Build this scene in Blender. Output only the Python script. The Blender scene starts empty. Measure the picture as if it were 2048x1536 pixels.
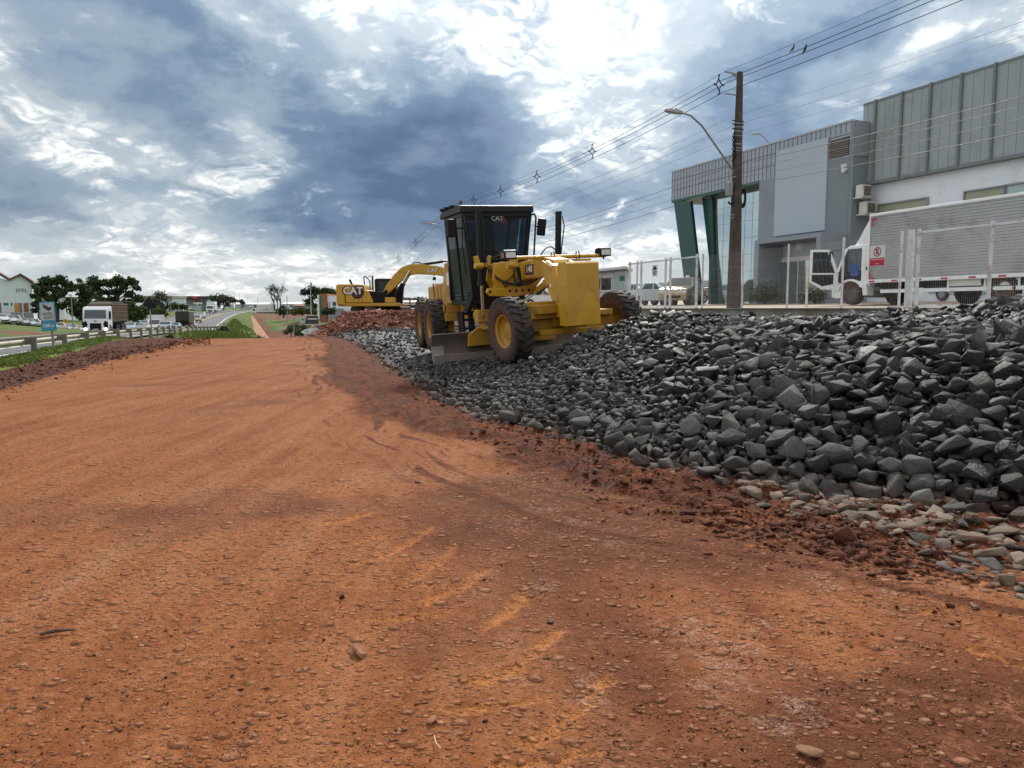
import bpy, bmesh, math, random
import numpy as np
from mathutils import Vector, Matrix, Euler
R = math.radians
random.seed(7)
rng = np.random.default_rng(11)
sc = bpy.context.scene
EXPOSURE = 0.27
COL = sc.collection

# ------------------------------------------------------------------ camera
PITCH = R(5.56); FPX = 1540.0; EYE = 1.6
cam_d = bpy.data.cameras.new('camera')
cam = bpy.data.objects.new('camera', cam_d); COL.objects.link(cam)
cam.location = (0, 0, EYE); cam.rotation_euler = (R(90) - PITCH, 0, 0)
cam_d.sensor_width = 36; cam_d.lens = 36 * FPX / 2048
cam_d.clip_start = 0.05; cam_d.clip_end = 9000
sc.camera = cam
cP, sP = math.cos(PITCH), math.sin(PITCH)

def ray(px, py):
    u = (px - 1024) / FPX; v = (768 - py) / FPX
    return (u, cP + v * sP, -sP + v * cP)
def at(px, py, Y):
    d = ray(px, py); k = Y / d[1]
    return Vector((d[0] * k, Y, EYE + d[2] * k))
def onz(px, py, z):
    d = ray(px, py); k = (z - EYE) / d[2]
    return Vector((d[0] * k, d[1] * k, z))
RD = Vector((-0.349, 0.937, 0)); RN = Vector((0.937, 0.349, 0))     # along the road, and to its right
def ont(px, py, t):
    d = ray(px, py); k = t / (d[0] * RN.x + d[1] * RN.y)
    return Vector((d[0] * k, d[1] * k, EYE + d[2] * k))
def st(s, t, z=0.0):
    return RD * s + RN * t + Vector((0, 0, z))
def st_of(p):
    return p[0] * RD.x + p[1] * RD.y, p[0] * RN.x + p[1] * RN.y
ROAD_ANG = math.atan2(RD.y, RD.x)        # heading of the road

# ------------------------------------------------------------------ noise in numpy
def _hash(ix, iy, seed):
    h = (ix.astype(np.int64) * 374761393 + iy.astype(np.int64) * 668265263 + seed * 974711) & 0xffffffff
    h = ((h ^ (h >> 13)) * 1274126177) & 0xffffffff
    h = (h ^ (h >> 16)) & 0xffffff
    return h / float(0xffffff)
def vnoise(x, y, seed=0):
    x = np.asarray(x, float); y = np.asarray(y, float)
    ix = np.floor(x); iy = np.floor(y); fx = x - ix; fy = y - iy
    fx = fx * fx * fx * (fx * (fx * 6 - 15) + 10); fy = fy * fy * fy * (fy * (fy * 6 - 15) + 10)
    a = _hash(ix, iy, seed); b = _hash(ix + 1, iy, seed); c = _hash(ix, iy + 1, seed); d = _hash(ix + 1, iy + 1, seed)
    return (a + (b - a) * fx) * (1 - fy) + (c + (d - c) * fx) * fy
def fbm(x, y, octv=4, seed=0, gain=0.5):
    s = 0.0; a = 1.0; tot = 0.0
    x = np.asarray(x, float); y = np.asarray(y, float)
    for o in range(octv):
        s = s + a * (vnoise(x, y, seed + o * 17) - 0.5) * 2; tot += a; a *= gain
        x, y = x * 1.63 + y * 1.21 + 3.1, y * 1.63 - x * 1.21 + 7.7
    return s / tot
def sstep(a, b, x):
    t = np.clip((np.asarray(x, float) - a) / (b - a), 0, 1); return t * t * (3 - 2 * t)

# ------------------------------------------------------------------ objects
def tag(o, label=None, cat=None, group=None, kind=None):
    if label: o['label'] = label
    if cat: o['category'] = cat
    if group: o['group'] = group
    if kind: o['kind'] = kind
    return o
def empty(name, loc=(0, 0, 0), rz=0.0, label=None, cat=None, group=None, M=None):
    o = bpy.data.objects.new(name, None); COL.objects.link(o)
    o.empty_display_size = 0.2
    if M is not None: o.matrix_world = M
    else:
        o.location = loc; o.rotation_euler = (0, 0, rz)
    return tag(o, label, cat, group)
def kids(o): return [c for c in bpy.data.objects if c.parent is o]
def copy_tree(o, loc=None, rz=None, label=None, parent=None, _ch=None):
    if _ch is None:
        _ch = {}
        for x in bpy.data.objects:
            if x.parent: _ch.setdefault(x.parent.name, []).append(x)
    c = o.copy(); COL.objects.link(c)
    if parent: c.parent = parent
    if loc is not None: c.location = loc
    if rz is not None: c.rotation_euler = (0, 0, rz)
    if label: c['label'] = label
    for k in _ch.get(o.name, []): copy_tree(k, parent=c, _ch=_ch)
    return c
def recolor(root, old, new):
    "give the parts of a copied thing another paint (object-level slots, mesh data stays shared)"
    st_ = [root]
    while st_:
        o = st_.pop(); st_ += [c for c in bpy.data.objects if c.parent is o]
        if o.type == 'MESH':
            for sl in o.material_slots:
                if sl.material is old: sl.link = 'OBJECT'; sl.material = new

def raw_mesh(name, V, F, mats, parent=None, attrs=None, smooth=False, mi=None):
    "V (n,3) array, F (m,k) int array with k = 3 or 4"
    me = bpy.data.meshes.new(name)
    V = np.asarray(V, np.float32); F = np.asarray(F, np.int32)
    m, k = F.shape
    me.vertices.add(len(V)); me.vertices.foreach_set('co', V.ravel())
    me.loops.add(m * k); me.loops.foreach_set('vertex_index', F.ravel())
    me.polygons.add(m)
    me.polygons.foreach_set('loop_start', np.arange(0, m * k, k, dtype=np.int32))
    me.polygons.foreach_set('loop_total', np.full(m, k, np.int32))
    if smooth: me.polygons.foreach_set('use_smooth', np.ones(m, bool))
    if mi is not None: me.polygons.foreach_set('material_index', np.asarray(mi, np.int32))
    me.update(calc_edges=True)
    if attrs:
        for an, (dom, arr) in attrs.items():
            arr = np.asarray(arr, np.float32)
            if arr.ndim == 2:
                a = me.attributes.new(an, 'FLOAT_COLOR', dom)
                if arr.shape[1] == 3: arr = np.concatenate([arr, np.ones((len(arr), 1), np.float32)], 1)
                a.data.foreach_set('color', arr.ravel())
            else:
                a = me.attributes.new(an, 'FLOAT', dom); a.data.foreach_set('value', arr)
    me.validate()
    o = bpy.data.objects.new(name, me); COL.objects.link(o)
    for mt in (mats if isinstance(mats, (list, tuple)) else [mats]): me.materials.append(mt)
    if parent: o.parent = parent
    return o

class MB:
    "collects shapes and links them as ONE mesh object"
    def __init__(s): s.v = []; s.f = []; s.mi = []; s.M = Matrix.Identity(4)
    def add(s, vs, fs, m=0):
        o = len(s.v); M = s.M
        s.v += [M @ Vector(p) for p in vs]
        for f in fs: s.f.append([o + i for i in f]); s.mi.append(m)
        return s
    def box(s, x0, x1, y0, y1, z0, z1, m=0):
        return s.add([(x0, y0, z0), (x1, y0, z0), (x1, y1, z0), (x0, y1, z0), (x0, y0, z1), (x1, y0, z1), (x1, y1, z1), (x0, y1, z1)],
                     [(0, 3, 2, 1), (4, 5, 6, 7), (0, 1, 5, 4), (1, 2, 6, 5), (2, 3, 7, 6), (3, 0, 4, 7)], m)
    def obox(s, c, size, rot=(0, 0, 0), m=0):
        K = s.M; s.M = K @ Matrix.Translation(c) @ Euler(rot).to_matrix().to_4x4()
        a, b, d = size[0] / 2, size[1] / 2, size[2] / 2
        s.box(-a, a, -b, b, -d, d, m); s.M = K; return s
    def prism(s, pts, axis, c0, c1, m=0):
        "polygon in the two other axes (x: (y,z), y: (x,z), z: (x,y)) extruded from c0 to c1"
        n = len(pts)
        def P(a, b, c): return {'x': (c, a, b), 'y': (a, c, b), 'z': (a, b, c)}[axis]
        vs = [P(a, b, c0) for a, b in pts] + [P(a, b, c1) for a, b in pts]
        fs = [list(range(n))[::-1], list(range(n, 2 * n))] + [[i, (i + 1) % n, n + (i + 1) % n, n + i] for i in range(n)]
        return s.add(vs, fs, m)
    def loft(s, rings, m=0, cap=True, close=True):
        n = len(rings[0]); vs = [p for r in rings for p in r]; fs = []
        for k in range(len(rings) - 1):
            for i in range(n if close else n - 1):
                j = (i + 1) % n
                fs.append([k * n + i, k * n + j, (k + 1) * n + j, (k + 1) * n + i])
        if cap: fs += [list(range(n))[::-1], [(len(rings) - 1) * n + i for i in range(n)]]
        return s.add(vs, fs, m)
    def tube(s, p0, p1, r0, r1=None, n=8, m=0, cap=True):
        return s.path([p0, p1], [r0, r0 if r1 is None else r1], n, m, cap)
    def path(s, pts, r, n=6, m=0, cap=True):
        pts = [Vector(p) for p in pts]
        if not isinstance(r, (list, tuple)): r = [r] * len(pts)
        rings = []; up = None
        for i, p in enumerate(pts):
            d = (pts[min(i + 1, len(pts) - 1)] - pts[max(i - 1, 0)]).normalized()
            if up is None:
                up = Vector((0, 0, 1)) if abs(d.z) < 0.9 else Vector((1, 0, 0))
            a = d.cross(up).normalized(); b = a.cross(d).normalized(); up = b
            rings.append([p + (a * math.cos(2 * math.pi * k / n) + b * math.sin(2 * math.pi * k / n)) * r[i] for k in range(n)])
        return s.loft(rings, m, cap)
    def lathe(s, prof, n=24, o=(0, 0, 0), axis='z', m=0, mf=None):
        "prof: (radius, height) pairs; open ends; mf(k): material of the k-th band"
        vs = []; fs = []; mm = []
        for k, (r, h) in enumerate(prof):
            for i in range(n):
                a = 2 * math.pi * i / n; c, d = r * math.cos(a), r * math.sin(a)
                q = {'z': (c, d, h), 'y': (d, h, c), 'x': (h, c, d)}[axis]
                vs.append((q[0] + o[0], q[1] + o[1], q[2] + o[2]))
        for k in range(len(prof) - 1):
            for i in range(n):
                j = (i + 1) % n
                fs.append([k * n + i, k * n + j, (k + 1) * n + j, (k + 1) * n + i]); mm.append(mf(k) if mf else m)
        b = len(s.mi); s.add(vs, fs, m); s.mi[b:] = mm
        return s
    def disc(s, c, r, axis='y', n=20, m=0):
        q = []
        for i in range(n):
            a = 2 * math.pi * i / n; u, w = r * math.cos(a), r * math.sin(a)
            d = {'z': (u, w, 0), 'y': (u, 0, w), 'x': (0, u, w)}[axis]
            q.append((c[0] + d[0], c[1] + d[1], c[2] + d[2]))
        return s.add(q, [list(range(n))], m)
    def text(s, txt, size, M, m=0, extrude=0.003, bold=0.0, align='CENTER'):
        cu = bpy.data.curves.new('lettering', 'FONT'); cu.body = txt; cu.size = size
        cu.extrude = extrude; cu.offset = bold * size; cu.align_x = align; cu.align_y = 'CENTER'; cu.resolution_u = 3
        ob = bpy.data.objects.new('lettering', cu); COL.objects.link(ob)
        dg = bpy.context.evaluated_depsgraph_get(); dg.update()
        me = bpy.data.meshes.new_from_object(ob.evaluated_get(dg))
        K = s.M; s.M = K @ M
        s.add([v.co.copy() for v in me.vertices], [list(p.vertices) for p in me.polygons], m)
        s.M = K
        bpy.data.objects.remove(ob); bpy.data.curves.remove(cu); bpy.data.meshes.remove(me)
        return s
    def build(s, name, mats, parent=None, smooth=0, bevel=0.0, seg=2):
        me = bpy.data.meshes.new(name)
        me.from_pydata([tuple(p) for p in s.v], [], s.f)
        for mt in (mats if isinstance(mats, (list, tuple)) else [mats]): me.materials.append(mt)
        me.polygons.foreach_set('material_index', s.mi)
        bm = bmesh.new(); bm.from_mesh(me)
        bmesh.ops.recalc_face_normals(bm, faces=bm.faces); bm.to_mesh(me); bm.free()
        if smooth:
            me.polygons.foreach_set('use_smooth', [True] * len(me.polygons)); me.set_sharp_from_angle(angle=R(smooth))
        me.update()
        o = bpy.data.objects.new(name, me); COL.objects.link(o)
        if parent: o.parent = parent
        if bevel:
            b = o.modifiers.new('bevel', 'BEVEL'); b.width = bevel; b.segments = seg; b.limit_method = 'ANGLE'; b.angle_limit = R(40)
            b.harden_normals = False
        return o

# ------------------------------------------------------------------ materials
class NT:
    "short hand for building node trees"
    def __init__(s, nt): s.nt = nt; s.n = nt.nodes; s.l = nt.links
    def node(s, t, **kw):
        n = s.n.new(t)
        for k, v in kw.items(): setattr(n, k, v)
        return n
    def put(s, sock, v):
        if hasattr(v, 'is_output') or isinstance(v, bpy.types.NodeSocket): s.l.new(v, sock)
        else: sock.default_value = v
    def m(s, op, a, b=None, c=None, clamp=False):
        n = s.node('ShaderNodeMath', operation=op, use_clamp=clamp)
        for i, v in enumerate((a, b, c)):
            if v is not None: s.put(n.inputs[i], v)
        return n.outputs[0]
    def vm(s, op, a, b=None, out=0):
        n = s.node('ShaderNodeVectorMath', operation=op)
        s.put(n.inputs[0], a)
        if b is not None: s.put(n.inputs[1], b)
        return n.outputs[out]
    def noise(s, vec, scale, detail=4, rough=0.55, dist=0.0, dim='3D', col=False):
        n = s.node('ShaderNodeTexNoise', noise_dimensions=dim)
        s.put(n.inputs['Vector'], vec); n.inputs['Scale'].default_value = scale; n.inputs['Detail'].default_value = detail
        n.inputs['Roughness'].default_value = rough; n.inputs['Distortion'].default_value = dist
        return n.outputs[1 if col else 0]
    def ramp(s, fac, stops, interp='LINEAR'):
        n = s.node('ShaderNodeValToRGB'); s.put(n.inputs[0], fac); cr = n.color_ramp; cr.interpolation = interp
        while len(cr.elements) < len(stops): cr.elements.new(0.5)
        for e, (p, c) in zip(cr.elements, stops):
            e.position = p; e.color = (c, c, c, 1) if isinstance(c, (int, float)) else (*c, 1)
        return n.outputs[0]
    def mix(s, fac, a, b, blend='MIX'):
        n = s.node('ShaderNodeMix', data_type='RGBA', blend_type=blend)
        s.put(n.inputs[0], fac)
        for i, v in ((6, a), (7, b)):
            s.put(n.inputs[i], (*v, 1) if isinstance(v, tuple) and len(v) == 3 else v)
        return n.outputs[2]
    def attr(s, name, kind='GEOMETRY', out='Color'):
        n = s.node('ShaderNodeAttribute', attribute_name=name, attribute_type=kind); return n.outputs[out]
    def map(s, vec, scale=(1, 1, 1), rot=(0, 0, 0), loc=(0, 0, 0)):
        n = s.node('ShaderNodeMapping'); s.put(n.inputs[0], vec)
        n.inputs['Scale'].default_value = scale; n.inputs['Rotation'].default_value = rot; n.inputs['Location'].default_value = loc
        return n.outputs[0]
    def maprange(s, v, a, b, c=0.0, d=1.0, smooth=False):
        n = s.node('ShaderNodeMapRange', clamp=True)
        if smooth: n.interpolation_type = 'SMOOTHSTEP'
        s.put(n.inputs[0], v)
        for i, x in enumerate((a, b, c, d)): n.inputs[i + 1].default_value = x
        return n.outputs[0]
    def bump(s, h, strength=0.5, dist=0.02, normal=None):
        n = s.node('ShaderNodeBump'); n.inputs['Strength'].default_value = strength; n.inputs['Distance'].default_value = dist
        s.put(n.inputs['Height'], h)
        if normal is not None: s.put(n.inputs['Normal'], normal)
        return n.outputs[0]
def new_mat(name):
    mt = bpy.data.materials.new(name); mt.use_nodes = True
    t = NT(mt.node_tree); b = t.n['Principled BSDF']
    return mt, t, b
def pm(name, col, rough=0.55, metal=0.0, var=0.12, scale=5.0, bump=0.0, bscale=40.0, dirt=None, damt=0.5, dscale=2.0, spec=0.5, coat=0.0, rvar=0.12):
    "painted / plain surface: base colour with soft variation, optional dirt stains and fine bump"
    mt, t, b = new_mat(name)
    co = t.node('ShaderNodeTexCoord').outputs['Object']
    n1 = t.noise(co, scale, 5, 0.6)
    f = t.maprange(n1, 0.25, 0.75, 1 - var, 1 + var)
    c = t.mix(1.0, tuple(col), t.vm('SCALE', (1, 1, 1), None) if False else t.ramp(f, [(0, 0), (1, 1)]), 'MULTIPLY') if False else None
    sc_n = t.node('ShaderNodeVectorMath', operation='SCALE'); sc_n.inputs[0].default_value = tuple(col); t.put(sc_n.inputs['Scale'], f)
    c = sc_n.outputs[0]
    if dirt is not None:
        n2 = t.noise(co, dscale, 8, 0.65, 0.3)
        k = t.maprange(n2, 0.62 - 0.35 * damt, 0.82 - 0.25 * damt, 0, 0.85)
        c = t.mix(k, c, tuple(dirt))
        t.put(b.inputs['Roughness'], t.m('ADD', t.m('MULTIPLY', k, 0.8 - rough), t.maprange(n1, 0.3, 0.7, rough - rvar * 0.5, rough + rvar * 0.5)))
    else:
        t.put(b.inputs['Roughness'], t.maprange(n1, 0.3, 0.7, max(0.02, rough - rvar * 0.5), min(1, rough + rvar * 0.5)))
    t.put(b.inputs['Base Color'], c)
    b.inputs['Metallic'].default_value = metal
    b.inputs['Specular IOR Level'].default_value = spec
    b.inputs['Coat Weight'].default_value = coat
    if bump:
        t.put(b.inputs['Normal'], t.bump(t.noise(co, bscale, 4, 0.6), bump, 0.01))
    return mt
def glass_mat(name, tint, trans=0.3, rough=0.03):
    "dark tinted pane: part see-through, part mirror"
    mt, t, b = new_mat(name)
    b.inputs['Base Color'].default_value = (*[c * 0.25 for c in tint], 1); b.inputs['Roughness'].default_value = rough
    b.inputs['Specular IOR Level'].default_value = 0.3
    tr = t.node('ShaderNodeBsdfTransparent'); tr.inputs[0].default_value = (*tint, 1)
    mx = t.node('ShaderNodeMixShader'); mx.inputs[0].default_value = trans
    t.l.new(b.outputs[0], mx.inputs[1]); t.l.new(tr.outputs[0], mx.inputs[2])
    t.l.new(mx.outputs[0], t.n['Material Output'].inputs[0])
    return mt
def emit_mat(name, col, strength):
    mt, t, b = new_mat(name)
    b.inputs['Base Color'].default_value = (*col, 1); b.inputs['Emission Color'].default_value = (*col, 1); b.inputs['Emission Strength'].default_value = strength
    return mt
RED_EARTH = (0.26, 0.105, 0.055)
# ------------------------------------------------------------------ sky and sun
SUN_EL, SUN_AZ = R(42), R(9)          # azimuth from +Y towards +X: ahead of the camera, a little right
wd = bpy.data.worlds.new('World'); sc.world = wd; wd.use_nodes = True
t = NT(wd.node_tree); bg = t.n['Background']
def build_sky(t, bg):
    D = t.vm('NORMALIZE', t.node('ShaderNodeTexCoord').outputs['Generated'])
    sp = t.node('ShaderNodeSeparateXYZ'); t.put(sp.inputs[0], D); x, y, z = sp.outputs
    sky = t.node('ShaderNodeTexSky', sky_type='NISHITA'); sky.sun_disc = False
    sky.sun_elevation = SUN_EL; sky.sun_rotation = SUN_AZ
    az = t.m('ARCTAN2', x, y); el = t.m('ARCSINE', z)
    # warp so that the cloud masses have ragged edges
    w1 = t.noise(D, 3.2, 7, 0.62, col=True)
    wv = t.vm('SUBTRACT', w1, (0.5, 0.5, 0.5)); sw = t.node('ShaderNodeSeparateXYZ'); t.put(sw.inputs[0], wv)
    azw = t.m('MULTIPLY_ADD', sw.outputs[0], 0.22, az); elw = t.m('MULTIPLY_ADD', sw.outputs[2], 0.13, el)
    cv = t.node('ShaderNodeCombineXYZ'); t.put(cv.inputs[0], azw); t.put(cv.inputs[1], elw); A = cv.outputs[0]
    blobs = [
        (830, 275, 200, 130, -15, -.42), (950, 390, 210, 60, 5, -.30), (1520, 150, 190, 110, -20, -.24), (1480, 400, 280, 80, -8, -.12),
        (1870, 200, 230, 60, -20, -.14), (420, 80, 210, 55, 25, -.20), (420, 250, 160, 50, 35, -.14), (660, 440, 180, 50, 20, -.24),
        (90, 430, 170, 40, 15, -.14), (880, 455, 160, 35, 0, -.16), (1750, 480, 200, 50, 0, -.05), (1700, 60, 120, 40, -30, -.12),
        (1190, 120, 130, 150, -20, .34), (1010, 150, 150, 60, 30, .30), (890, 85, 90, 45, -10, .30), (720, 80, 120, 70, 10, .30),
        (1260, 275, 75, 60, 0, .30), (1060, 370, 65, 50, -30, .34), (600, 285, 85, 18, 15, .34), (1850, 95, 60, 30, -30, .34),
        (60, 200, 130, 50, 35, .14), (160, 330, 160, 28, 30, .18), (440, 365, 170, 26, 12, .28), (270, 460, 95, 24, 10, .38),
        (410, 455, 85, 28, 15, .26), (420, 535, 480, 22, 0, .28), (790, 515, 140, 20, -3, .36), (1190, 505, 190, 45, -5, .36),
        (1010, -20, 320, 70, 0, .22), (460, 25, 55, 22, 25, .28), (10, 70, 160, 90, 0, .12), (1330, 480, 90, 50, 0, .16), (250, 590, 500, 26, 0, .14),
        (1560, 40, 160, 40, -20, .10), (930, 265, 30, 10, -5, .22), (150, 560, 260, 16, 3, -.10), (700, 565, 260, 12, 0, -.08)]
    accp = accn = None
    for px, py, rx, ry, rot, amp in blobs:
        d = Vector(ray(px, py)).normalized()
        a0, e0 = math.atan2(d.x, d.y), math.asin(d.z)
        mp = t.node('ShaderNodeMapping', vector_type='TEXTURE'); t.put(mp.inputs[0], A)
        mp.inputs['Location'].default_value = (a0, e0, 0); mp.inputs['Rotation'].default_value = (0, 0, R(-rot))
        mp.inputs['Scale'].default_value = (rx / FPX * 1.05, ry / FPX * 1.05, 1)
        g = t.m('EXPONENT', t.m('MULTIPLY', t.vm('DOT_PRODUCT', mp.outputs[0], mp.outputs[0], 1), -1.0))
        if amp > 0: accp = t.m('MULTIPLY', g, amp) if accp is None else t.m('MULTIPLY_ADD', g, amp, accp)
        else: accn = t.m('MULTIPLY', g, amp) if accn is None else t.m('MULTIPLY_ADD', g, amp, accn)
    # cloud layer seen in perspective: plane coordinates, squeezed towards the horizon
    k = t.m('DIVIDE', 1.0, t.m('ADD', t.m('MAXIMUM', z, 0.0), 0.34))
    q = t.node('ShaderNodeVectorMath', operation='SCALE'); t.put(q.inputs[0], D); t.put(q.inputs['Scale'], k); Q = q.outputs[0]
    n1 = t.noise(Q, 3.0, 10, 0.58, 0.2)
    n3 = t.noise(Q, 9.0, 8, 0.62, 0.2)
    Qw = t.vm('ADD', Q, t.vm('MULTIPLY', t.vm('SUBTRACT', t.noise(Q, 4.0, 3, .6, col=True), (.5, .5, .5)), (.25, .25, .25)))
    def puff(vec):
        "rounded heaps: folded noise at several sizes"
        r_ = None
        for sc_, w_ in ((5.0, .50), (11.0, .27), (25.0, .15), (55.0, .08)):
            f_ = t.m('MULTIPLY', t.m('ABSOLUTE', t.m('MULTIPLY_ADD', t.noise(vec, sc_, 0.0, .5), 2.0, -1.0)), w_ * 2.2)
            r_ = f_ if r_ is None else t.m('ADD', r_, f_)
        return r_
    p1 = puff(Qw); p2 = puff(t.vm('ADD', Qw, (0.003, 0.014, 0.018)))
    n1b = t.noise(t.vm('ADD', Q, (0.02, 0.07, 0.06)), 3.0, 6, 0.58, 0.2)
    lit = t.m('ADD', t.m('MULTIPLY', t.m('SUBTRACT', p1, p2), 1.0), t.m('MULTIPLY', t.m('SUBTRACT', n1, n1b), 1.1))
    # soft grey under layer
    L0 = t.m('MULTIPLY_ADD', t.m('SUBTRACT', n1, 0.5), 1.05, 0.47)
    L0 = t.m('MULTIPLY_ADD', t.m('SUBTRACT', n3, 0.5), 0.30, L0)
    L0 = t.m('ADD', L0, t.m('MULTIPLY_ADD', accp, .62, t.m('MULTIPLY', accn, 1.05)))
    # heaped clouds with crisp bright rims in front of it
    cov = t.m('MULTIPLY_ADD', t.m('SUBTRACT', n1, .5), 1.35, .455)
    cov = t.m('MULTIPLY_ADD', t.m('SUBTRACT', p1, .45), .45, cov)
    cov = t.m('ADD', cov, t.m('MULTIPLY_ADD', accp, .70, t.m('MULTIPLY', accn, .55)))
    cm = t.maprange(cov, .42, .80, 0, 1, True)
    L1 = t.m('MULTIPLY_ADD', lit, .95, .58)
    L1 = t.m('MULTIPLY_ADD', t.m('SUBTRACT', p1, .45), .28, L1)
    L1 = t.m('ADD', L1, t.m('MULTIPLY_ADD', accp, .26, t.m('MULTIPLY', accn, .45)))
    L1 = t.m('MULTIPLY_ADD', t.m('SUBTRACT', n3, .5), .28, L1)
    L = t.m('ADD', L0, t.m('MULTIPLY', t.m('SUBTRACT', L1, L0), t.m('MULTIPLY', cm, .85)))
    L = t.m('ADD', L, t.maprange(el, R(1.0), R(7.5), 0.12, 0.0, True))
    # brighter round the hidden sun, high above the frame
    sd = Vector((math.sin(SUN_AZ) * math.cos(SUN_EL), math.cos(SUN_AZ) * math.cos(SUN_EL), math.sin(SUN_EL)))
    cs = t.m('MAXIMUM', t.vm('DOT_PRODUCT', D, tuple(sd), 1), 0.0)
    glow = t.m('POWER', cs, 14.0)
    L = t.m('MULTIPLY_ADD', glow, 0.08, L)
    up = t.maprange(el, R(22), R(45), 0.0, 0.22, True)
    L = t.m('ADD', L, up)
    L = t.m('ADD', L, t.maprange(y, -0.55, 0.35, 0.32, 0.0, True))       # clouds behind the camera are lit from the front
    cloud = t.ramp(L, [(0.0, (.085, .138, .228)), (.20, (.140, .205, .305)), (.38, (.255, .330, .415)), (.55, (.410, .475, .535)), (.72, (.60, .645, .675)), (.88, (.82, .835, .84)), (1.0, (1.0, .985, .96))], 'EASE')
    # warm the low band a little, thin the air towards the horizon
    low = t.maprange(el, R(0.0), R(6.5), 1.0, 0.0, True)
    cloud = t.mix(t.m('MULTIPLY', low, 0.30), cloud, (.80, .78, .70))
    gl = t.node('ShaderNodeVectorMath', operation='SCALE'); t.put(gl.inputs[0], cloud)
    upb = t.maprange(el, R(20), R(50), 0.0, .04, True); bk = t.m('ADD', t.maprange(y, -0.6, 0.3, -.10, 0.0, True), t.maprange(x, -.95, -.60, .62, 0.0, True))
    t.put(gl.inputs['Scale'], t.m('ADD', t.m('ADD', upb, bk), t.m('MULTIPLY_ADD', t.m('POWER', cs, 7.0), SKY_GLOW, SKY_GAIN)))
    S = 0.1
    cl = t.node('ShaderNodeVectorMath', operation='SCALE'); t.put(cl.inputs[0], gl.outputs[0]); cl.inputs['Scale'].default_value = 1 / S
    gap = t.maprange(n1, 0.30, 0.48, 0.14, 0.0, True)    # thin places let the blue sky through
    fin = t.mix(gap, cl.outputs[0], sky.outputs[0])
    t.put(bg.inputs[0], fin); bg.inputs[1].default_value = S
SKY_GLOW, SKY_GAIN = 0.9, 0.92
build_sky(t, bg)
sun_d = bpy.data.lights.new('sun', 'SUN'); sun = bpy.data.objects.new('sun', sun_d); COL.objects.link(sun)
sun_d.energy = 3.3; sun_d.angle = R(8); sun_d.color = (1.0, .95, .88)
sun.rotation_euler = (math.pi / 2 - SUN_EL, 0, math.pi - SUN_AZ)
sun.location = (0, 0, 60)
_d = sun.rotation_euler.to_matrix() @ Vector((0, 0, -1))
vs = sc.view_settings; vs.view_transform = 'Standard'; vs.look = 'None'; vs.exposure = EXPOSURE if 'EXPOSURE' in globals() else 0.0; vs.gamma = 1.0
sc.cycles.use_denoising = True
sc.cycles.max_bounces = 6; sc.cycles.diffuse_bounces = 3; sc.cycles.glossy_bounces = 3; sc.cycles.transparent_max_bounces = 12
sc.cycles.caustics_reflective = False; sc.cycles.caustics_refractive = False
# ------------------------------------------------------------------ terrain
def seg_dist(x, y, P):
    "distance of points to polyline P, arc position, and signed side (+ = left of its direction)"
    x = np.asarray(x, float); y = np.asarray(y, float)
    best = np.full(x.shape, 1e9); side = np.zeros(x.shape); arc = np.zeros(x.shape); a0 = 0.0
    for (ax, ay), (bx, by) in zip(P[:-1], P[1:]):
        dx, dy = bx - ax, by - ay; L2 = dx * dx + dy * dy; L = math.sqrt(L2)
        k = np.clip(((x - ax) * dx + (y - ay) * dy) / L2, 0, 1)
        d = np.hypot(x - ax - k * dx, y - ay - k * dy)
        s_ = np.sign(dx * (y - ay) - dy * (x - ax))
        mk = d < best - 1e-9
        best = np.where(mk, d, best); side = np.where(mk, s_, side); arc = np.where(mk, a0 + k * L, arc); a0 += L
    return best, arc, side

FOOT_PX = [(610, 671), (655, 674), (700, 688), (760, 733), (830, 783), (905, 818), (1000, 858), (1100, 878), (1180, 912), (1290, 938), (1400, 966),
           (1500, 982), (1620, 998), (1750, 1008), (1870, 1030), (2048, 1056), (2300, 1090), (2700, 1130), (3700, 1250)]
FOOT = [tuple(onz(px, py, 0.0)[:2]) for px, py in FOOT_PX]
def foot_dist(x, y):
    d, a, sd = seg_dist(x, y, FOOT); return d * np.where(sd >= 0, 1, -1)

CTRL = []
def cp(px, py, Y, dz=0.0):
    p = at(px, py, Y); CTRL.append((p.x, p.y, p.z + dz))
for Y in (4, 12, 25, 40):
    for X in (-3, 3, 8):
        s_, t_ = st_of((X, Y))
        if t_ < 17: CTRL.append((X, Y, 0.0))
for t_, zz in ((-3, -1.3), (4, -1.3), (12, -.8)):
    CTRL.append((*st(62, t_)[:2], zz)); CTRL.append((*st(100, t_ + 3)[:2], zz - 2.4)); CTRL.append((*st(150, t_ + 7)[:2], zz - 3.6))
for i_ in range(8):
    u_ = i_ / 7; px_ = np.interp(u_, [0, .45, .55, 1], [4, 88, 118, 168]); cp(px_, np.interp(px_, [0, 40, 90, 120, 170], [646, 652, 660, 663, 667]), 118 + 42 * u_)
for a in ((517, 677, 188), (505, 655, 228), (492, 633, 268), (545, 652, 220), (545, 634, 268), (590, 660, 200), (620, 640, 230), (575, 640, 250), (640, 628, 250),
          (480, 664, 155), (500, 676, 172), (455, 655, 160), (470, 640, 205), (485, 631, 262), (560, 626, 300), (650, 616, 320), (540, 616, 520),
          (0, 664, 80), (100, 668, 103), (30, 632, 190), (150, 653, 170), (250, 649, 195), (200, 645, 230), (60, 640, 230),
          (289, 648, 150), (400, 625, 262), (330, 631, 236), (460, 617, 430), (300, 612, 420), (150, 620, 330), (0, 615, 330), (800, 617, 330), (1000, 617, 260), (1250, 614, 200), (1500, 610, 160)):
    cp(*a)
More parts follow.
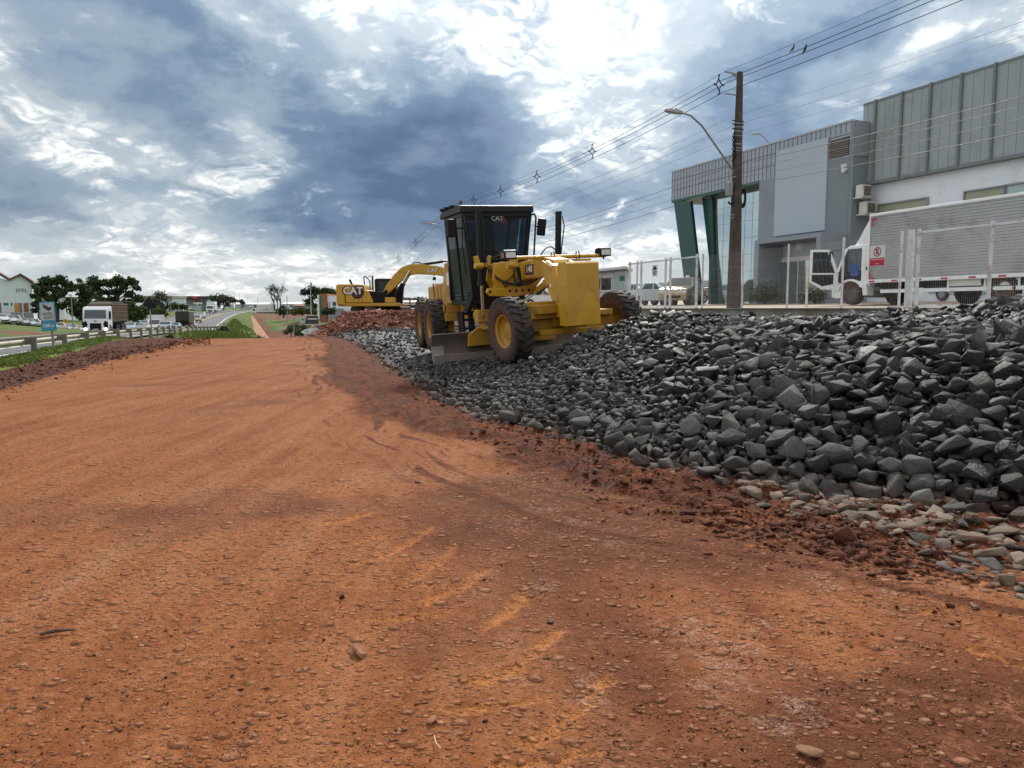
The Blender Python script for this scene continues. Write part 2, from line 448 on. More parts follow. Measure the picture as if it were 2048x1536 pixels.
for s_, z_ in ((20, -.1), (35, -.27), (60, -.55), (86, -.95), (118, -1.85)):
    for t_ in (-8.5, -20): CTRL.append((*st(s_, t_)[:2], z_))
    CTRL.append((*st(s_, -34)[:2], z_ + .3))
for s_ in (-60, -20, 10, 30, 55, 80, 110):
    for t_ in (17.4, 30, 60): CTRL.append((*st(s_, t_)[:2], 1.45 if s_ < 70 else 1.2))
for k in range(24):
    a = 2 * math.pi * k / 24
    for r_, z_ in ((900, 0.6), (4000, 1.0)):
        CTRL.append((r_ * math.sin(a), r_ * math.cos(a), z_))
for X in (-30, 0, 30): CTRL.append((X, -30, 0.0))
CT = np.array(CTRL)
def warp(x, y):
    r = np.hypot(x, y) + 12; return np.arctan2(x, y) * 3.0, np.log(r) * 1.6
_cu, _cv = warp(CT[:, 0], CT[:, 1])
_K = np.hypot(_cu[:, None] - _cu[None], _cv[:, None] - _cv[None]); _n = len(CT)
_A = np.zeros((_n + 1, _n + 1)); _A[:_n, :_n] = _K + np.eye(_n) * 1e-6; _A[:_n, _n] = 1; _A[_n, :_n] = 1
_W = np.linalg.lstsq(_A, np.append(CT[:, 2], 0), rcond=None)[0]
def h_far(x, y):
    x = np.asarray(x, float); y = np.asarray(y, float); sh = x.shape
    u, v = warp(x.ravel(), y.ravel()); out = np.full(u.shape, _W[_n])
    for i in range(_n): out += _W[i] * np.hypot(u - _cu[i], v - _cv[i])
    return out.reshape(sh)
def h_base(x, y):
    "smooth ground height before roads are cut in"
    x = np.asarray(x, float); y = np.asarray(y, float)
    s = x * RD.x + y * RD.y; t = x * RN.x + y * RN.y
    hn = -0.28 * sstep(-6.6, -7.8, t) - 0.0125 * (s - 35) * sstep(-7, -9, t)
    hn = hn - 0.9 * np.clip((s - 43) / 20, 0, 2) ** 1.5 * sstep(-7.5, -4, t)
    hn = hn + 1.40 * sstep(16.9, 17.3, t)
    w = np.maximum(sstep(46, 72, s), np.maximum(sstep(-21, -32, t), sstep(-18, -40, s)))
    w = np.maximum(w, sstep(40, 60, t))
    return hn * (1 - w) + h_far(x, y) * w

# roads: dense centre lines with their own heights
def resample(P, step):
    P = np.array(P, float); d = np.r_[0, np.cumsum(np.linalg.norm(np.diff(P[:, :2], axis=0), axis=1))]
    n = max(2, int(d[-1] / step)); q = np.linspace(0, d[-1], n)
    o = np.stack([np.interp(q, d, P[:, i]) for i in range(P.shape[1])], 1)
    for _ in range(int(12 / step) + 2):                 # smooth the corners
        o[1:-1] = 0.25 * o[:-2] + 0.5 * o[1:-1] + 0.25 * o[2:]
    return o
HW = []                                                 # right edge of the highway -> centre 5.6 m to the left
_e = [(st(-30, -7.9), .1), (st(0, -7.9), 0.05), (st(35, -7.8), -.27), (st(60, -7.7), -.6)] + \
     [((p, p.z)) for p in (at(345, 664, 100), at(430, 661.5, 143), at(457, 637.5, 200), at(478, 627.5, 256), at(508, 622, 330), at(556, 618, 450), at(640, 617.2, 640))]
_e = [(Vector((p.x, p.y, 0)), z) for p, z in _e]
for i, (p, z_) in enumerate(_e):
    d = (_e[min(i + 1, len(_e) - 1)][0] - _e[max(i - 1, 0)][0]).normalized()
    q = p + Vector((-d.y, d.x, 0)) * 5.6; HW.append((q.x, q.y, z_))
ROADS = {'highway': (resample(HW, 2.0), 11.2)}
_tr = [(*st(40, 1.5)[:2], -.6), (*st(55, 3)[:2], -1.3), (*st(75, 6)[:2], -2.6), (*st(110, 9)[:2], -4.0), (*st(150, 11)[:2], -5.0)] + [tuple(at(*a)) for a in ((517, 677, 190), (505, 655, 228), (492, 633, 268), (478, 627, 300))]
ROADS['far_dirt_track'] = (resample(_tr, 3.0), 5.0)
_sr = [tuple(at(*a)) for a in ((262, 657, 122), (290, 650, 150), (345, 639, 185), (400, 627, 255), (470, 619.5, 360), (560, 617.5, 560))]
ROADS['side_road'] = (resample(_sr, 3.0), 6.5)
def h_ground(x, y):
    z = h_base(x, y)
    for nm in ('highway', 'side_road', 'far_dirt_track'):
        P, w = ROADS[nm]
        if nm == 'far_dirt_track': lim = (60, 400)
        else: lim = (-60, 900)
        sh = z.shape; X = x.ravel(); Y = y.ravel(); Z = z.ravel().copy()
        sel = np.where((Y > lim[0]) & (Y < lim[1]) & (X < 60))[0]
        for c in range(0, len(sel), 20000):
            ii = sel[c:c + 20000]
            D2 = (X[ii, None] - P[None, :, 0]) ** 2 + (Y[ii, None] - P[None, :, 1]) ** 2
            j = D2.argmin(1); d = np.sqrt(D2[np.arange(len(ii)), j])
            wide_ = sstep(60, 110, Y[ii])
            k = 1 - sstep(w / 2 + .4 + 2.0 * wide_ * (nm == 'highway'), w / 2 + (2.0 + 8.0 * wide_ + Y[ii] * .010 if nm == 'highway' else 1.6 + .004 * Y[ii]), d)
            s_ = X[ii] * RD.x + Y[ii] * RD.y; t_ = X[ii] * RN.x + Y[ii] * RN.y
            if nm == 'highway': k = k * np.where(s_ < 48, sstep(-6.9, -7.7, t_), 1)
            Z[ii] = Z[ii] * (1 - k) + (P[j, 2] - 0.10 - 0.0006 * Y[ii]) * k
        z = Z.reshape(sh)
    return z

# materials of the ground -------------------------------------------------------------------
def grass_ground_mat():
    mt, t, b = new_mat('grass_ground')
    co = t.node('ShaderNodeTexCoord').outputs['Object']
    n1 = t.noise(co, .045, 6, .6); n2 = t.noise(co, .5, 5, .6); n3 = t.noise(co, 5, 4, .6)
    c = t.ramp(t.m('MULTIPLY_ADD', n2, .5, t.m('MULTIPLY', n1, .5)), [(.36, (.05, .08, .018)), (.48, (.085, .125, .028)), (.58, (.12, .155, .04)), (.68, (.15, .14, .055))])
    c = t.mix(t.maprange(n3, .3, .7, .0, .35), c, (.03, .05, .012))
    g = t.attr('earth', out='Fac')
    e = t.mix(t.maprange(n2, .3, .7), (.10, .042, .026), (.19, .080, .045))
    c = t.mix(t.maprange(t.m('ADD', g, t.m('MULTIPLY', t.m('SUBTRACT', n2, .5), .9)), .42, .58), c, e)
    t.put(b.inputs['Base Color'], c); b.inputs['Roughness'].default_value = .95; b.inputs['Specular IOR Level'].default_value = .2
    t.put(b.inputs['Normal'], t.bump(n3, .5, .08)); return mt
M_GRASSG = grass_ground_mat()

# the big sheet: polar grid round the camera, fine where the camera looks
th = np.concatenate([np.radians(np.arange(-180, -52, 4)), np.radians(np.arange(-52, 50, .4)), np.radians(np.arange(50, 180, 4))])
rr = np.concatenate([[.6], np.geomspace(2, 40, 60), np.geomspace(42, 420, 190), np.geomspace(440, 6000, 34)])
TH, RR = np.meshgrid(th, rr)
GX = RR * np.sin(TH); GY = RR * np.cos(TH); GZ = h_ground(GX, GY)
_s = GX * RD.x + GY * RD.y; _t = GX * RN.x + GY * RN.y
near = (1 - sstep(56, 62, GY)) * sstep(-8.2, -7.9, _t) * (1 - sstep(16.8, 17.2, _t))
near = near * sstep(-30, -20, GY)
GZ = GZ - 0.35 * near - .3 * sstep(17.0, 17.4, _t) * (1 - sstep(75, 90, _s)) * sstep(-40, -30, _s)
_dh = np.minimum(seg_dist(GX, GY, ROADS['highway'][0][::5, :2])[0], np.minimum(seg_dist(GX, GY, ROADS['side_road'][0][::4, :2])[0] + 2, seg_dist(GX, GY, ROADS['far_dirt_track'][0][::4, :2])[0] + 4))
GZ = GZ + .25 * sstep(8.5, 16, _dh) * fbm(GX * .06, GY * .06, 3, 5) * sstep(60, 120, RR) * (1 - sstep(400, 800, RR)) * (1 - near)
nr, nc = TH.shape
idx = np.arange(nr * nc).reshape(nr, nc)
jn = np.r_[1:nc, 0]
F = np.stack([idx[:-1, :].ravel(), idx[1:, :].ravel(), idx[1:, jn].ravel(), idx[:-1, jn].ravel()], 1)[:, ::-1]
earth = np.zeros(GX.shape)
for px, py, Y, r_ in ((10, 650, 95, 13), (590, 632, 262, 16), (552, 628, 285, 16), (600, 668, 185, 16), (625, 655, 205, 9), (560, 672, 190, 12), (585, 655, 222, 7)):
    p = at(px, py, Y); earth = np.maximum(earth, 1 - np.hypot(GX - p.x, GY - p.y) / r_ / 1.6)
earth = np.maximum(earth, near); earth = np.maximum(earth, .75 * sstep(-2, 3, _t) * (1 - sstep(9, 16, _t)) * sstep(40, 46, _s) * (1 - sstep(66, 90, _s)))
d_tr = seg_dist(GX, GY, ROADS['far_dirt_track'][0][::4, :2])[0]
earth = np.maximum(earth, .95 * (1 - sstep(2.8, 5.2, d_tr))); earth = np.maximum(earth, .8 * sstep(60, 300, np.abs(GX) * 0 + 0))
o = raw_mesh('ground', np.stack([GX, GY, GZ], -1).reshape(-1, 3), F, M_GRASSG, attrs={'earth': ('POINT', earth.ravel())}, smooth=True)
tag(o, kind='structure')

# road sheets
def asphalt_mat(name, col, wet=.0):
    mt, t, b = new_mat(name); co = t.node('ShaderNodeTexCoord').outputs['Object']
    n1 = t.noise(co, .25, 6, .6); n2 = t.noise(co, 14, 3, .6); n3 = t.noise(t.map(co, (1, .12, 1), (0, 0, -ROAD_ANG + math.pi / 2)), 1.4, 4, .6)
    v = t.m('MULTIPLY_ADD', t.m('SUBTRACT', n3, .5), .5, t.m('MULTIPLY_ADD', t.m('SUBTRACT', n1, .5), .6, 1.0))
    sn = t.node('ShaderNodeVectorMath', operation='SCALE'); sn.inputs[0].default_value = col; t.put(sn.inputs['Scale'], v)
    t.put(b.inputs['Base Color'], t.mix(t.maprange(n2, .55, .8, 0, .25), sn.outputs[0], (.16, .15, .14)))
    b.inputs['Roughness'].default_value = .75; t.put(b.inputs['Normal'], t.bump(n2, .3, .01)); return mt
M_ASPH = asphalt_mat('asphalt', (.082, .083, .09)); M_ASPH2 = asphalt_mat('side_asphalt', (.11, .105, .10))
M_TRACK = pm('track_earth', (.36, .165, .085), .95, var=.2, scale=.15, dirt=(.22, .10, .06), damt=.5, dscale=.2)
M_LINEW = pm('white_road_paint', (.72, .72, .70), .7, var=.2, scale=1.5); M_LINEY = pm('yellow_road_paint', (.62, .42, .05), .7, var=.2, scale=1.5)
def road_frame(P):
    T = np.gradient(P[:, :2], axis=0); T /= np.linalg.norm(T, axis=1)[:, None]
    return np.stack([T[:, 1], -T[:, 0]], 1)              # to the right
def strip(name, P, o0, o1, lift, mat, parent=None, dash=None):
    Nn = road_frame(P); n = len(P)
    V = np.concatenate([np.c_[P[:, :2] + Nn * o0, P[:, 2] + lift], np.c_[P[:, :2] + Nn * o1, P[:, 2] + lift]])
    i = np.arange(n - 1)
    if dash: i = i[(i // dash) % 3 == 0]
    return raw_mesh(name, V, np.stack([i, i + n, i + n + 1, i + 1], 1), mat, parent, smooth=True)
hw = tag(strip('highway', ROADS['highway'][0], -5.6, 5.6, 0.0, M_ASPH), kind='structure')
Ph = resample(HW, 2.0)
for nm, o0, o1, mt, ds in (('edge_line', 4.75, 4.93, M_LINEW, None), ('edge_line', -4.93, -4.75, M_LINEW, None), ('centre_line', -.26, -.12, M_LINEY, None), ('centre_line', .12, .26, M_LINEY, None)):
    strip(nm, Ph, o0, o1, 0.012, mt, hw, ds)
_hp = ROADS['highway'][0]; _hp = _hp[_hp[:, 1] > 90]; _hn = road_frame(_hp); _V = []
for o_, dz_ in ((5.6, -.015), (6.6, -.08), (8.2, -.9), (10.0, -2.3), (12.0, -4.6)): _V.append(np.c_[_hp[:, :2] + _hn * o_, _hp[:, 2] + dz_])
_nb = len(_hp); _i = np.arange(_nb - 1); _F = np.concatenate([np.stack([_i + k * _nb, _i + (k + 1) * _nb, _i + (k + 1) * _nb + 1, _i + k * _nb + 1], 1) for k in range(4)])
tag(raw_mesh('highway_bank', np.concatenate(_V), _F, M_GRASSG, attrs={'earth': ('POINT', np.zeros(5 * _nb))}, smooth=True), kind='structure')
tag(strip('far_dirt_track', ROADS['far_dirt_track'][0][6:], -2.5, 2.5, 0.0, M_TRACK), kind='structure')
tag(strip('side_road', ROADS['side_road'][0], -3.25, 3.25, 0.0, M_ASPH2), kind='structure')

# ------------------------------------------------------------------ the dirt road in front of the camera
def road_edge_t(s): return -4.05 + (s - 17) * .085
TREADS = [((750, 1122), (862, 1060), 22), ((818, 1165), (906, 1096), 22), ((850, 1205), (970, 1142), 26), ((690, 1175), (862, 1172), 14), ((960, 1262), (1040, 1192), 30), ((960, 1372), (1112, 1262), 34),
          ((1060, 1490), (1216, 1350), 44), ((660, 1050), (740, 1030), 30), ((700, 1090), (770, 1075), 14), ((720, 1235), (900, 1225), 24), ((880, 1420), (1080, 1400), 34), ((1000, 1530), (1180, 1500), 40),
          ((700, 1128), (800, 1122), 10), ((640, 985), (700, 970), 12), ((610, 1000), (680, 992), 8), ((1740, 1075), (1800, 1090), 14), ((1880, 1130), (2000, 1180), 26), ((1500, 1090), (1580, 1105), 14), ((1700, 1230), (1900, 1215), 10), ((1930, 1300), (2048, 1330), 18)]
def make_dirt():
    ys = [1.25]
    while ys[-1] < 62: ys.append(ys[-1] + min(max(ys[-1] ** 2 / 1150, .006), .28))
    ys = np.array(ys); us = np.concatenate([np.linspace(-2.0, -.81, 130), np.linspace(-.80, .82, 800), np.linspace(.83, 2.0, 130)])
    U, Y = np.meshgrid(us, ys); X = U * Y
    s = X * RD.x + Y * RD.y; t = X * RN.x + Y * RN.y
    Z = h_base(X, Y)
    fd = -foot_dist(X, Y)                                  # >0 outside the stone heap
    te = road_edge_t(s)
    # broad shape: wheel paths, crown
    Z += .035 * fbm(X * .35, Y * .35, 3, 2) + .014 * fbm(X * 1.6, Y * 1.6, 4, 3)
    rut = fbm((t + .3 * fbm(s * .15, t * .15, 2, 8)) * 2.6, s * .16, 3, 21)
    wide = sstep(.2, .8, fbm(s * .1 + 4, t * .3, 2, 6) + .5)
    Z += .016 * rut * wide
    fine = np.clip(9.0 / Y, .15, 1)
    scrape = fbm(fd * 5.5 + .8 * fbm(s * .4, t * .4, 2, 14), s * .35, 4, 15) * (1 - sstep(3.2, 5.5, fd)) * sstep(.5, 1.2, fd)
    Z += .014 * scrape
    Z += .010 * fine * np.abs(fbm(X * 3.0 + 7, Y * 3.0, 3, 16))
    # torn earth along the foot of the heap
    band_w = .55 + .5 * (fbm(s * .6, t * .2, 3, 31) + .4) + .55 * sstep(6, 12, X * .0 + Y) * (1 - .55 * sstep(24, 36, Y))
    mud = (1 - sstep(band_w * .7, band_w * 1.5, fd)) * sstep(-1.0, -.2, fd)
    clod = np.abs(fbm(X * 3.2, Y * 3.2, 4, 41)) ; clod2 = fbm(X * 9, Y * 9, 4, 43)
    lines = fbm(fd * 7.5 + 1.2 * fbm(s * .7, t * .7, 2, 9), s * .55, 4, 51)
    Z += mud * (.035 + .10 * clod + .035 * clod2 * fine + .03 * lines)
    # pushed-up ridge further out on the right, scraped streaks parallel to the heap
    rd = fd - (1.25 + .35 * fbm(s * .5, t * .1, 2, 61))
    ridge = np.exp(-(rd / .28) ** 2) * (1 - sstep(9, 13, Y)) * sstep(1.2, 3.0, X) * sstep(-.15, .25, fbm(s * .55 + 2, t * .4, 3, 63))
    Z += ridge * (.035 + .12 * np.abs(fbm(X * 4.5, Y * 4.5, 4, 65)) + .03 * fbm(X * 14, Y * 14, 3, 66))
    scr = (1 - sstep(1.4, 3.2, fd)) * sstep(-.2, .2, fd)
    Z += scr * .022 * lines
    # berm of loose soil on the left, grass verge
    berm = sstep(te + .15, te - .45, t) * (1 - sstep(-5.0, -5.6, t + .35 * fbm(s * .7, t * .5, 3, 77)))
    bn = np.abs(fbm(X * 2.2, Y * 2.2, 5, 71))
    Z += berm * (.01 + .13 * bn + .03 * fbm(X * 8, Y * 8, 3, 72)) * sstep(2, 6, s) * (1 - .5 * sstep(38, 46, s))
    hump = np.exp(-((s - 41) / 5.0) ** 2 - ((t + 3.3) / .9) ** 2); Z += hump * (.05 + .18 * bn)
    verge = sstep(-5.1, -5.6, t + .35 * fbm(s * .5, t * .5, 3, 74)) * (1 - sstep(-7.6, -7.9, t) * 0)
    # tread prints of a wheel loader pressed into the damp earth
    tread = np.zeros(X.shape)
    for a, b, wpx in TREADS:
        A = onz(*a, 0); B = onz(*b, 0)
        r_ = 1.4 * wpx / FPX * .5 * (A.y + B.y) * .5
        sel = (np.abs(X - (A.x + B.x) / 2) < 1.5) & (np.abs(Y - (A.y + B.y) / 2) < 1.6)
        if not sel.any(): continue
        mid = ((A.x + B.x) / 2 + .06 * (B.y - A.y), (A.y + B.y) / 2 - .10 * (B.x - A.x))
        d, _, _ = seg_dist(X[sel], Y[sel], [tuple(A[:2]), mid, tuple(B[:2])])
        d = d + .035 * fbm(X[sel] * 11, Y[sel] * 11, 3, 81)
        tread[sel] = np.maximum(tread[sel], 1 - sstep(r_ * .25, r_ * 1.15, d))
    Z += -.010 * tread + .005 * np.clip(tread * (1 - tread) * 4, 0, 1)
    tz = (1 - sstep(6.0, 8.0, Y)) * sstep(-2.4, -1.6, X) * (1 - sstep(.6, 1.4, X))
    # slight ripples of a tyre in the damp zone
    Z += tz * .006 * fbm(X * 7, Y * 7, 4, 83)
    Z += fine * (.0075 * fbm(X * 20, Y * 20, 4, 85))
    # pale scabs of dried crust, lower right
    pale = sstep(.0, .4, fbm(X * .9 + 5, Y * .9, 3, 91)) * sstep(-.05, .4, fbm(X * 6, Y * 6, 4, 92)) * sstep(-.2, 1.2, X + .12 * Y) * (1 - sstep(7, 11, Y))
    pale = np.maximum(pale, .7 * sstep(.1, .5, fbm(X * .5 + 2, Y * .5, 3, 93)) * sstep(6, 9, Y) * (1 - sstep(16, 24, Y)) * sstep(-4, -1, X))
    damp = sstep(-.35, .5, fbm(X * .5 + 9, Y * .5, 4, 95) + .75 * sstep(-1.6, .6, X + .10 * (Y - 4)) * (1 - sstep(5.5, 10, Y)) - .42 + .25 * sstep(-1.5, .5, X))
    n_r, n_c = X.shape; ix = np.arange(n_r * n_c).reshape(n_r, n_c)
    Fq = np.stack([ix[:-1, :-1], ix[:-1, 1:], ix[1:, 1:], ix[1:, :-1]], -1).reshape(-1, 4)
    tc = (t[:-1, :-1] + t[1:, 1:]).ravel() / 2; fc = fd[:-1, :-1].ravel()
    keep = (tc > -8.05) & (tc < 17.2) & (fc > -2.5)
    Fq = Fq[keep]; used = np.unique(Fq); re = np.zeros(n_r * n_c, int); re[used] = np.arange(len(used))
    za = np.stack([np.maximum(np.maximum(mud, ridge * .9), .62 * np.clip(scr * 1.2, 0, 1) * sstep(.02, .35, lines)), tread, pale], -1).reshape(-1, 3)[used]
    zb = np.stack([verge, np.maximum(berm, hump), damp], -1).reshape(-1, 3)[used]
    V = np.stack([X, Y, Z], -1).reshape(-1, 3)[used]
    return V, re[Fq], za, zb
def dirt_mat():
    mt, t, b = new_mat('red_earth'); co = t.node('ShaderNodeTexCoord').outputs['Object']
    a = t.node('ShaderNodeSeparateColor'); t.put(a.inputs[0], t.attr('za')); mud, tread, pale = a.outputs[:3]
    a2 = t.node('ShaderNodeSeparateColor'); t.put(a2.inputs[0], t.attr('zb')); verge, berm, damp = a2.outputs[:3]
    n1 = t.noise(co, .55, 6, .6); n2 = t.noise(co, 3.2, 6, .65); n3 = t.noise(co, 22, 6, .70); n4 = t.noise(co, 95, 4, .65)
    along = t.noise(t.map(co, (3.6, .28, 1), (0, 0, math.pi / 2 - ROAD_ANG)), 1.0, 6, .6)
    c = t.ramp(t.m('MULTIPLY_ADD', along, .55, t.m('MULTIPLY', n1, .45)), [(.34, (.165, .048, .016)), (.44, (.236, .079, .028)), (.54, (.296, .111, .044)), (.66, (.322, .147, .073))])
    dm = t.ramp(n2, [(.3, (.070, .022, .010)), (.5, (.118, .038, .018)), (.75, (.180, .068, .036))])
    dk = t.m('ADD', damp, t.m('ADD', t.m('MULTIPLY', t.m('SUBTRACT', n2, .5), 1.1), t.m('MULTIPLY', t.m('SUBTRACT', n3, .5), .9)))
    c = t.mix(t.maprange(dk, .30, .95, 0, .92), c, dm)
    c = t.mix(t.maprange(t.m('MULTIPLY_ADD', n3, .6, t.m('MULTIPLY', n2, .4)), .52, .66, 0, .55), c, (.33, .155, .085))
    # small stones pressed into the surface
    hs = None
    for scl, th_, seed in ((9.0, .30, 0.0), (19.0, .33, 3.3), (42.0, .34, 7.7)):
        v = t.node('ShaderNodeTexVoronoi', voronoi_dimensions='2D', feature='F1'); t.put(v.inputs['Vector'], t.map(co, (1, 1.25, 1), (0, 0, .4 + seed), (seed, seed * 2, 0)))
        v.inputs['Scale'].default_value = scl
        dd = t.m('ADD', v.outputs['Distance'], t.m('MULTIPLY', t.m('SUBTRACT', n3, .5), .42))
        sp = t.node('ShaderNodeSeparateColor'); t.put(sp.inputs[0], v.outputs['Color'])
        rad = t.m('MULTIPLY', sp.outputs[0], th_ * 1.25)
        pick = t.m('GREATER_THAN', t.m('ADD', sp.outputs[1], t.m('MULTIPLY', t.m('SUBTRACT', n1, .5), 1.6)), .60 if scl < 12 else .42)
        k = t.m('MULTIPLY', t.m('SUBTRACT', 1.0, t.m('SMOOTH_MIN', t.m('DIVIDE', dd, t.m('ADD', rad, .02)), 1.0, .1), clamp=True), pick)
        k = t.m('MULTIPLY', k, t.m('SUBTRACT', 1.0, t.m('MAXIMUM', mud, t.m('MULTIPLY', berm, .7)), clamp=True))
        mk = t.maprange(k, .10, .42)
        sc_ = t.mix(sp.outputs[2], (.31, .13, .062), (.44, .22, .12)) if scl < 30 else t.mix(sp.outputs[2], (.10, .035, .020), (.42, .21, .12))
        c = t.mix(t.m('MULTIPLY', mk, .75 if scl < 30 else .6), c, sc_)
        hh = t.m('MULTIPLY', t.m('POWER', k, .6), .9 / scl)
        hs = hh if hs is None else t.m('MAXIMUM', hs, hh)
    c = t.mix(t.m('MULTIPLY', tread, t.maprange(t.m('MULTIPLY_ADD', n4, .4, t.m('MULTIPLY', n3, .6)), .36, .60, .18, .78)), c, t.mix(n2, (.40, .145, .036), (.47, .190, .068)))
    c = t.mix(t.m('MULTIPLY', pale, t.maprange(t.m('MULTIPLY_ADD', n4, .5, t.m('MULTIPLY', n3, .5)), .47, .60, .0, .62)), c, t.mix(n2, (.33, .20, .155), (.48, .36, .31)))
    mc = t.ramp(t.m('MULTIPLY_ADD', n3, .45, t.m('MULTIPLY', n2, .55)), [(.36, (.036, .012, .008)), (.48, (.085, .027, .013)), (.57, (.150, .047, .020)), (.68, (.27, .09, .036))])
    c = t.mix(t.maprange(t.m('ADD', mud, t.m('ADD', t.m('MULTIPLY', t.m('SUBTRACT', n3, .5), .9), t.m('MULTIPLY', t.m('SUBTRACT', n2, .5), .8))), .30, .62), c, mc)
    bc = t.ramp(t.m('MULTIPLY_ADD', n3, .5, t.m('MULTIPLY', n2, .5)), [(.36, (.045, .020, .013)), (.5, (.090, .038, .024)), (.62, (.14, .066, .044)), (.72, (.23, .135, .10))])
    c = t.mix(t.maprange(berm, .2, .6), c, bc)
    gc = t.ramp(n3, [(.3, (.07, .13, .018)), (.7, (.20, .27, .045))])
    c = t.mix(t.maprange(t.m('ADD', verge, t.m('MULTIPLY', t.m('SUBTRACT', n2, .5), .5)), .4, .6), c, gc)
    sn = t.node('ShaderNodeVectorMath', operation='SCALE'); t.put(sn.inputs[0], c); t.put(sn.inputs['Scale'], t.m('MULTIPLY', t.maprange(n4, .25, .75, .62, 1.38), t.maprange(n3, .25, .75, .72, 1.28)))
    t.put(b.inputs['Base Color'], sn.outputs[0])
    t.put(b.inputs['Roughness'], t.maprange(n2, .3, .7, .78, .95)); b.inputs['Specular IOR Level'].default_value = .10
    h = t.m('ADD', hs, t.m('ADD', t.m('MULTIPLY', n3, .028), t.m('MULTIPLY', n4, .007)))
    t.put(b.inputs['Normal'], t.bump(h, .85, 1.0)); return mt
M_DIRT = dirt_mat()
_V, _F, _za, _zb = make_dirt()
tag(raw_mesh('dirt_road', _V, _F, M_DIRT, attrs={'za': ('POINT', _za), 'zb': ('POINT', _zb)}, smooth=True), kind='structure')
_gk = {}
for v in _V[_V[:, 1] < 14][::2]: _gk[(round(v[0] * 12), round(v[1] * 12))] = v[2]
def dirt_z(x, y): return _gk.get((round(x * 12), round(y * 12)), float(h_base(np.array([x]), np.array([y]))[0]))
# ------------------------------------------------------------------ stones
G_HEAD = R(25.5)                                       # grader: heading, origin under the front axle
G_F = Vector((math.sin(G_HEAD), -math.cos(G_HEAD), 0)); G_L = Vector((math.cos(G_HEAD), math.sin(G_HEAD), 0)); G_O = Vector((1.05, 16.05, .555))
def g_local(x, y):
    dx, dy = x - G_O.x, y - G_O.y
    return dx * G_F.x + dy * G_F.y, dx * G_L.x + dy * G_L.y
def heap_z(x, y):
    x = np.asarray(x, float); y = np.asarray(y, float)
    fd = foot_dist(x, y); gx, gy = g_local(x, y)
    s = x * RD.x + y * RD.y; t = x * RN.x + y * RN.y
    hi = sstep(.15, 1.35, gx - .25 * np.clip(gy, -2, 0)) * sstep(-2.4, 1.2, gy + .35 * (gx - 1))
    hi = np.maximum(hi, sstep(1.9, 3.2, gy) * sstep(-9, 0, gx) * .75)
    P = .50 + hi * (.88 + .08 * sstep(5, 9, x))
    Lr = .85 + hi * .85
    z = P * (1 - np.exp(-np.clip(fd, 0, 50) / Lr))
    z = z + sstep(.3, 1.2, fd) * (.09 * fbm(x * .9, y * .9, 3, 101) + .05 * fbm(x * 2.6, y * 2.6, 2, 102)) * (.35 + .65 * hi)
    # the tip rises again in the far right corner by the fence
    z = z + .17 * np.exp(-((gx - 1.6) / 1.1) ** 2 - ((gy - 1.2) / 1.9) ** 2)
    z = z + .34 * np.exp(-((x - 9.4) / 1.7) ** 2 - ((y - 12.6) / 2.4) ** 2)
    return np.where(fd > 0, z, h_base(x, y))
M_DUST = None
def stone_mat(name, dark, mid, light, rough0, rough1, spec, dust=(.30, .22, .16), damt=.25, red=False):
    mt, t, b = new_mat(name); g = t.node('ShaderNodeNewGeometry'); co = g.outputs['Position']
    tone = t.attr('tone', out='Fac'); sz_ = t.node('ShaderNodeSeparateXYZ'); t.put(sz_.inputs[0], co); zz = sz_.outputs[2]
    n1 = t.noise(co, 4.5, 5, .62); n2 = t.noise(co, 38, 5, .65); n3 = t.noise(co, 130, 3, .6)
    c = t.ramp(tone, [(0, dark), (.5, mid), (1, light)])
    sn = t.node('ShaderNodeVectorMath', operation='SCALE'); t.put(sn.inputs[0], c)
    t.put(sn.inputs['Scale'], t.m('MULTIPLY', t.maprange(n1, .3, .7, .72, 1.3), t.maprange(n2, .3, .7, .82, 1.18)))
    c = t.mix(t.maprange(t.m('MULTIPLY_ADD', n1, .6, t.m('MULTIPLY', n2, .4)), .56, .70, 0, damt), sn.outputs[0], dust)
    t.put(b.inputs['Base Color'], c)
    t.put(b.inputs['Roughness'], t.maprange(t.m('ADD', tone, t.m('MULTIPLY', t.m('SUBTRACT', n1, .5), .9)), .1, .8, rough0, rough1)); b.inputs['Specular IOR Level'].default_value = spec
    n4 = t.noise(co, 13, 6, .68)
    if red: c = t.mix(t.maprange(t.m('ADD', t.m('MULTIPLY', t.m('SUBTRACT', n4, .5), 1.2), t.maprange(zz, .0, .45, .55, .0)), .28, .60, 0, .55), c, (.13, .055, .032)); t.put(b.inputs['Base Color'], c)
    t.put(b.inputs['Normal'], t.bump(t.m('MULTIPLY_ADD', n4, 2.6, t.m('MULTIPLY_ADD', n2, .8, t.m('MULTIPLY', n3, .25))), .75, .022)); return mt
M_STONE = stone_mat('basalt', (.0085, .0088, .0093), (.040, .0415, .041), (.145, .148, .137), .46, .88, .30, (.17, .17, .155), .3, red=True)
M_RUBBLE = stone_mat('red_rubble', (.16, .065, .042), (.27, .118, .080), (.42, .235, .175), .85, .95, .25, (.34, .16, .10), .4)
M_TAN = stone_mat('tan_stone', (.060, .052, .048), (.165, .115, .082), (.27, .205, .150), .75, .9, .35, (.33, .16, .09), .45)
M_CLOD = stone_mat('earth_clod', (.05, .018, .010), (.13, .045, .023), (.26, .10, .05), .9, .97, .2, (.3, .12, .06), .3)
M_PEB = stone_mat('road_pebble', (.09, .034, .02), (.24, .105, .058), (.40, .23, .15), .85, .95, .25, (.34, .14, .07), .5)

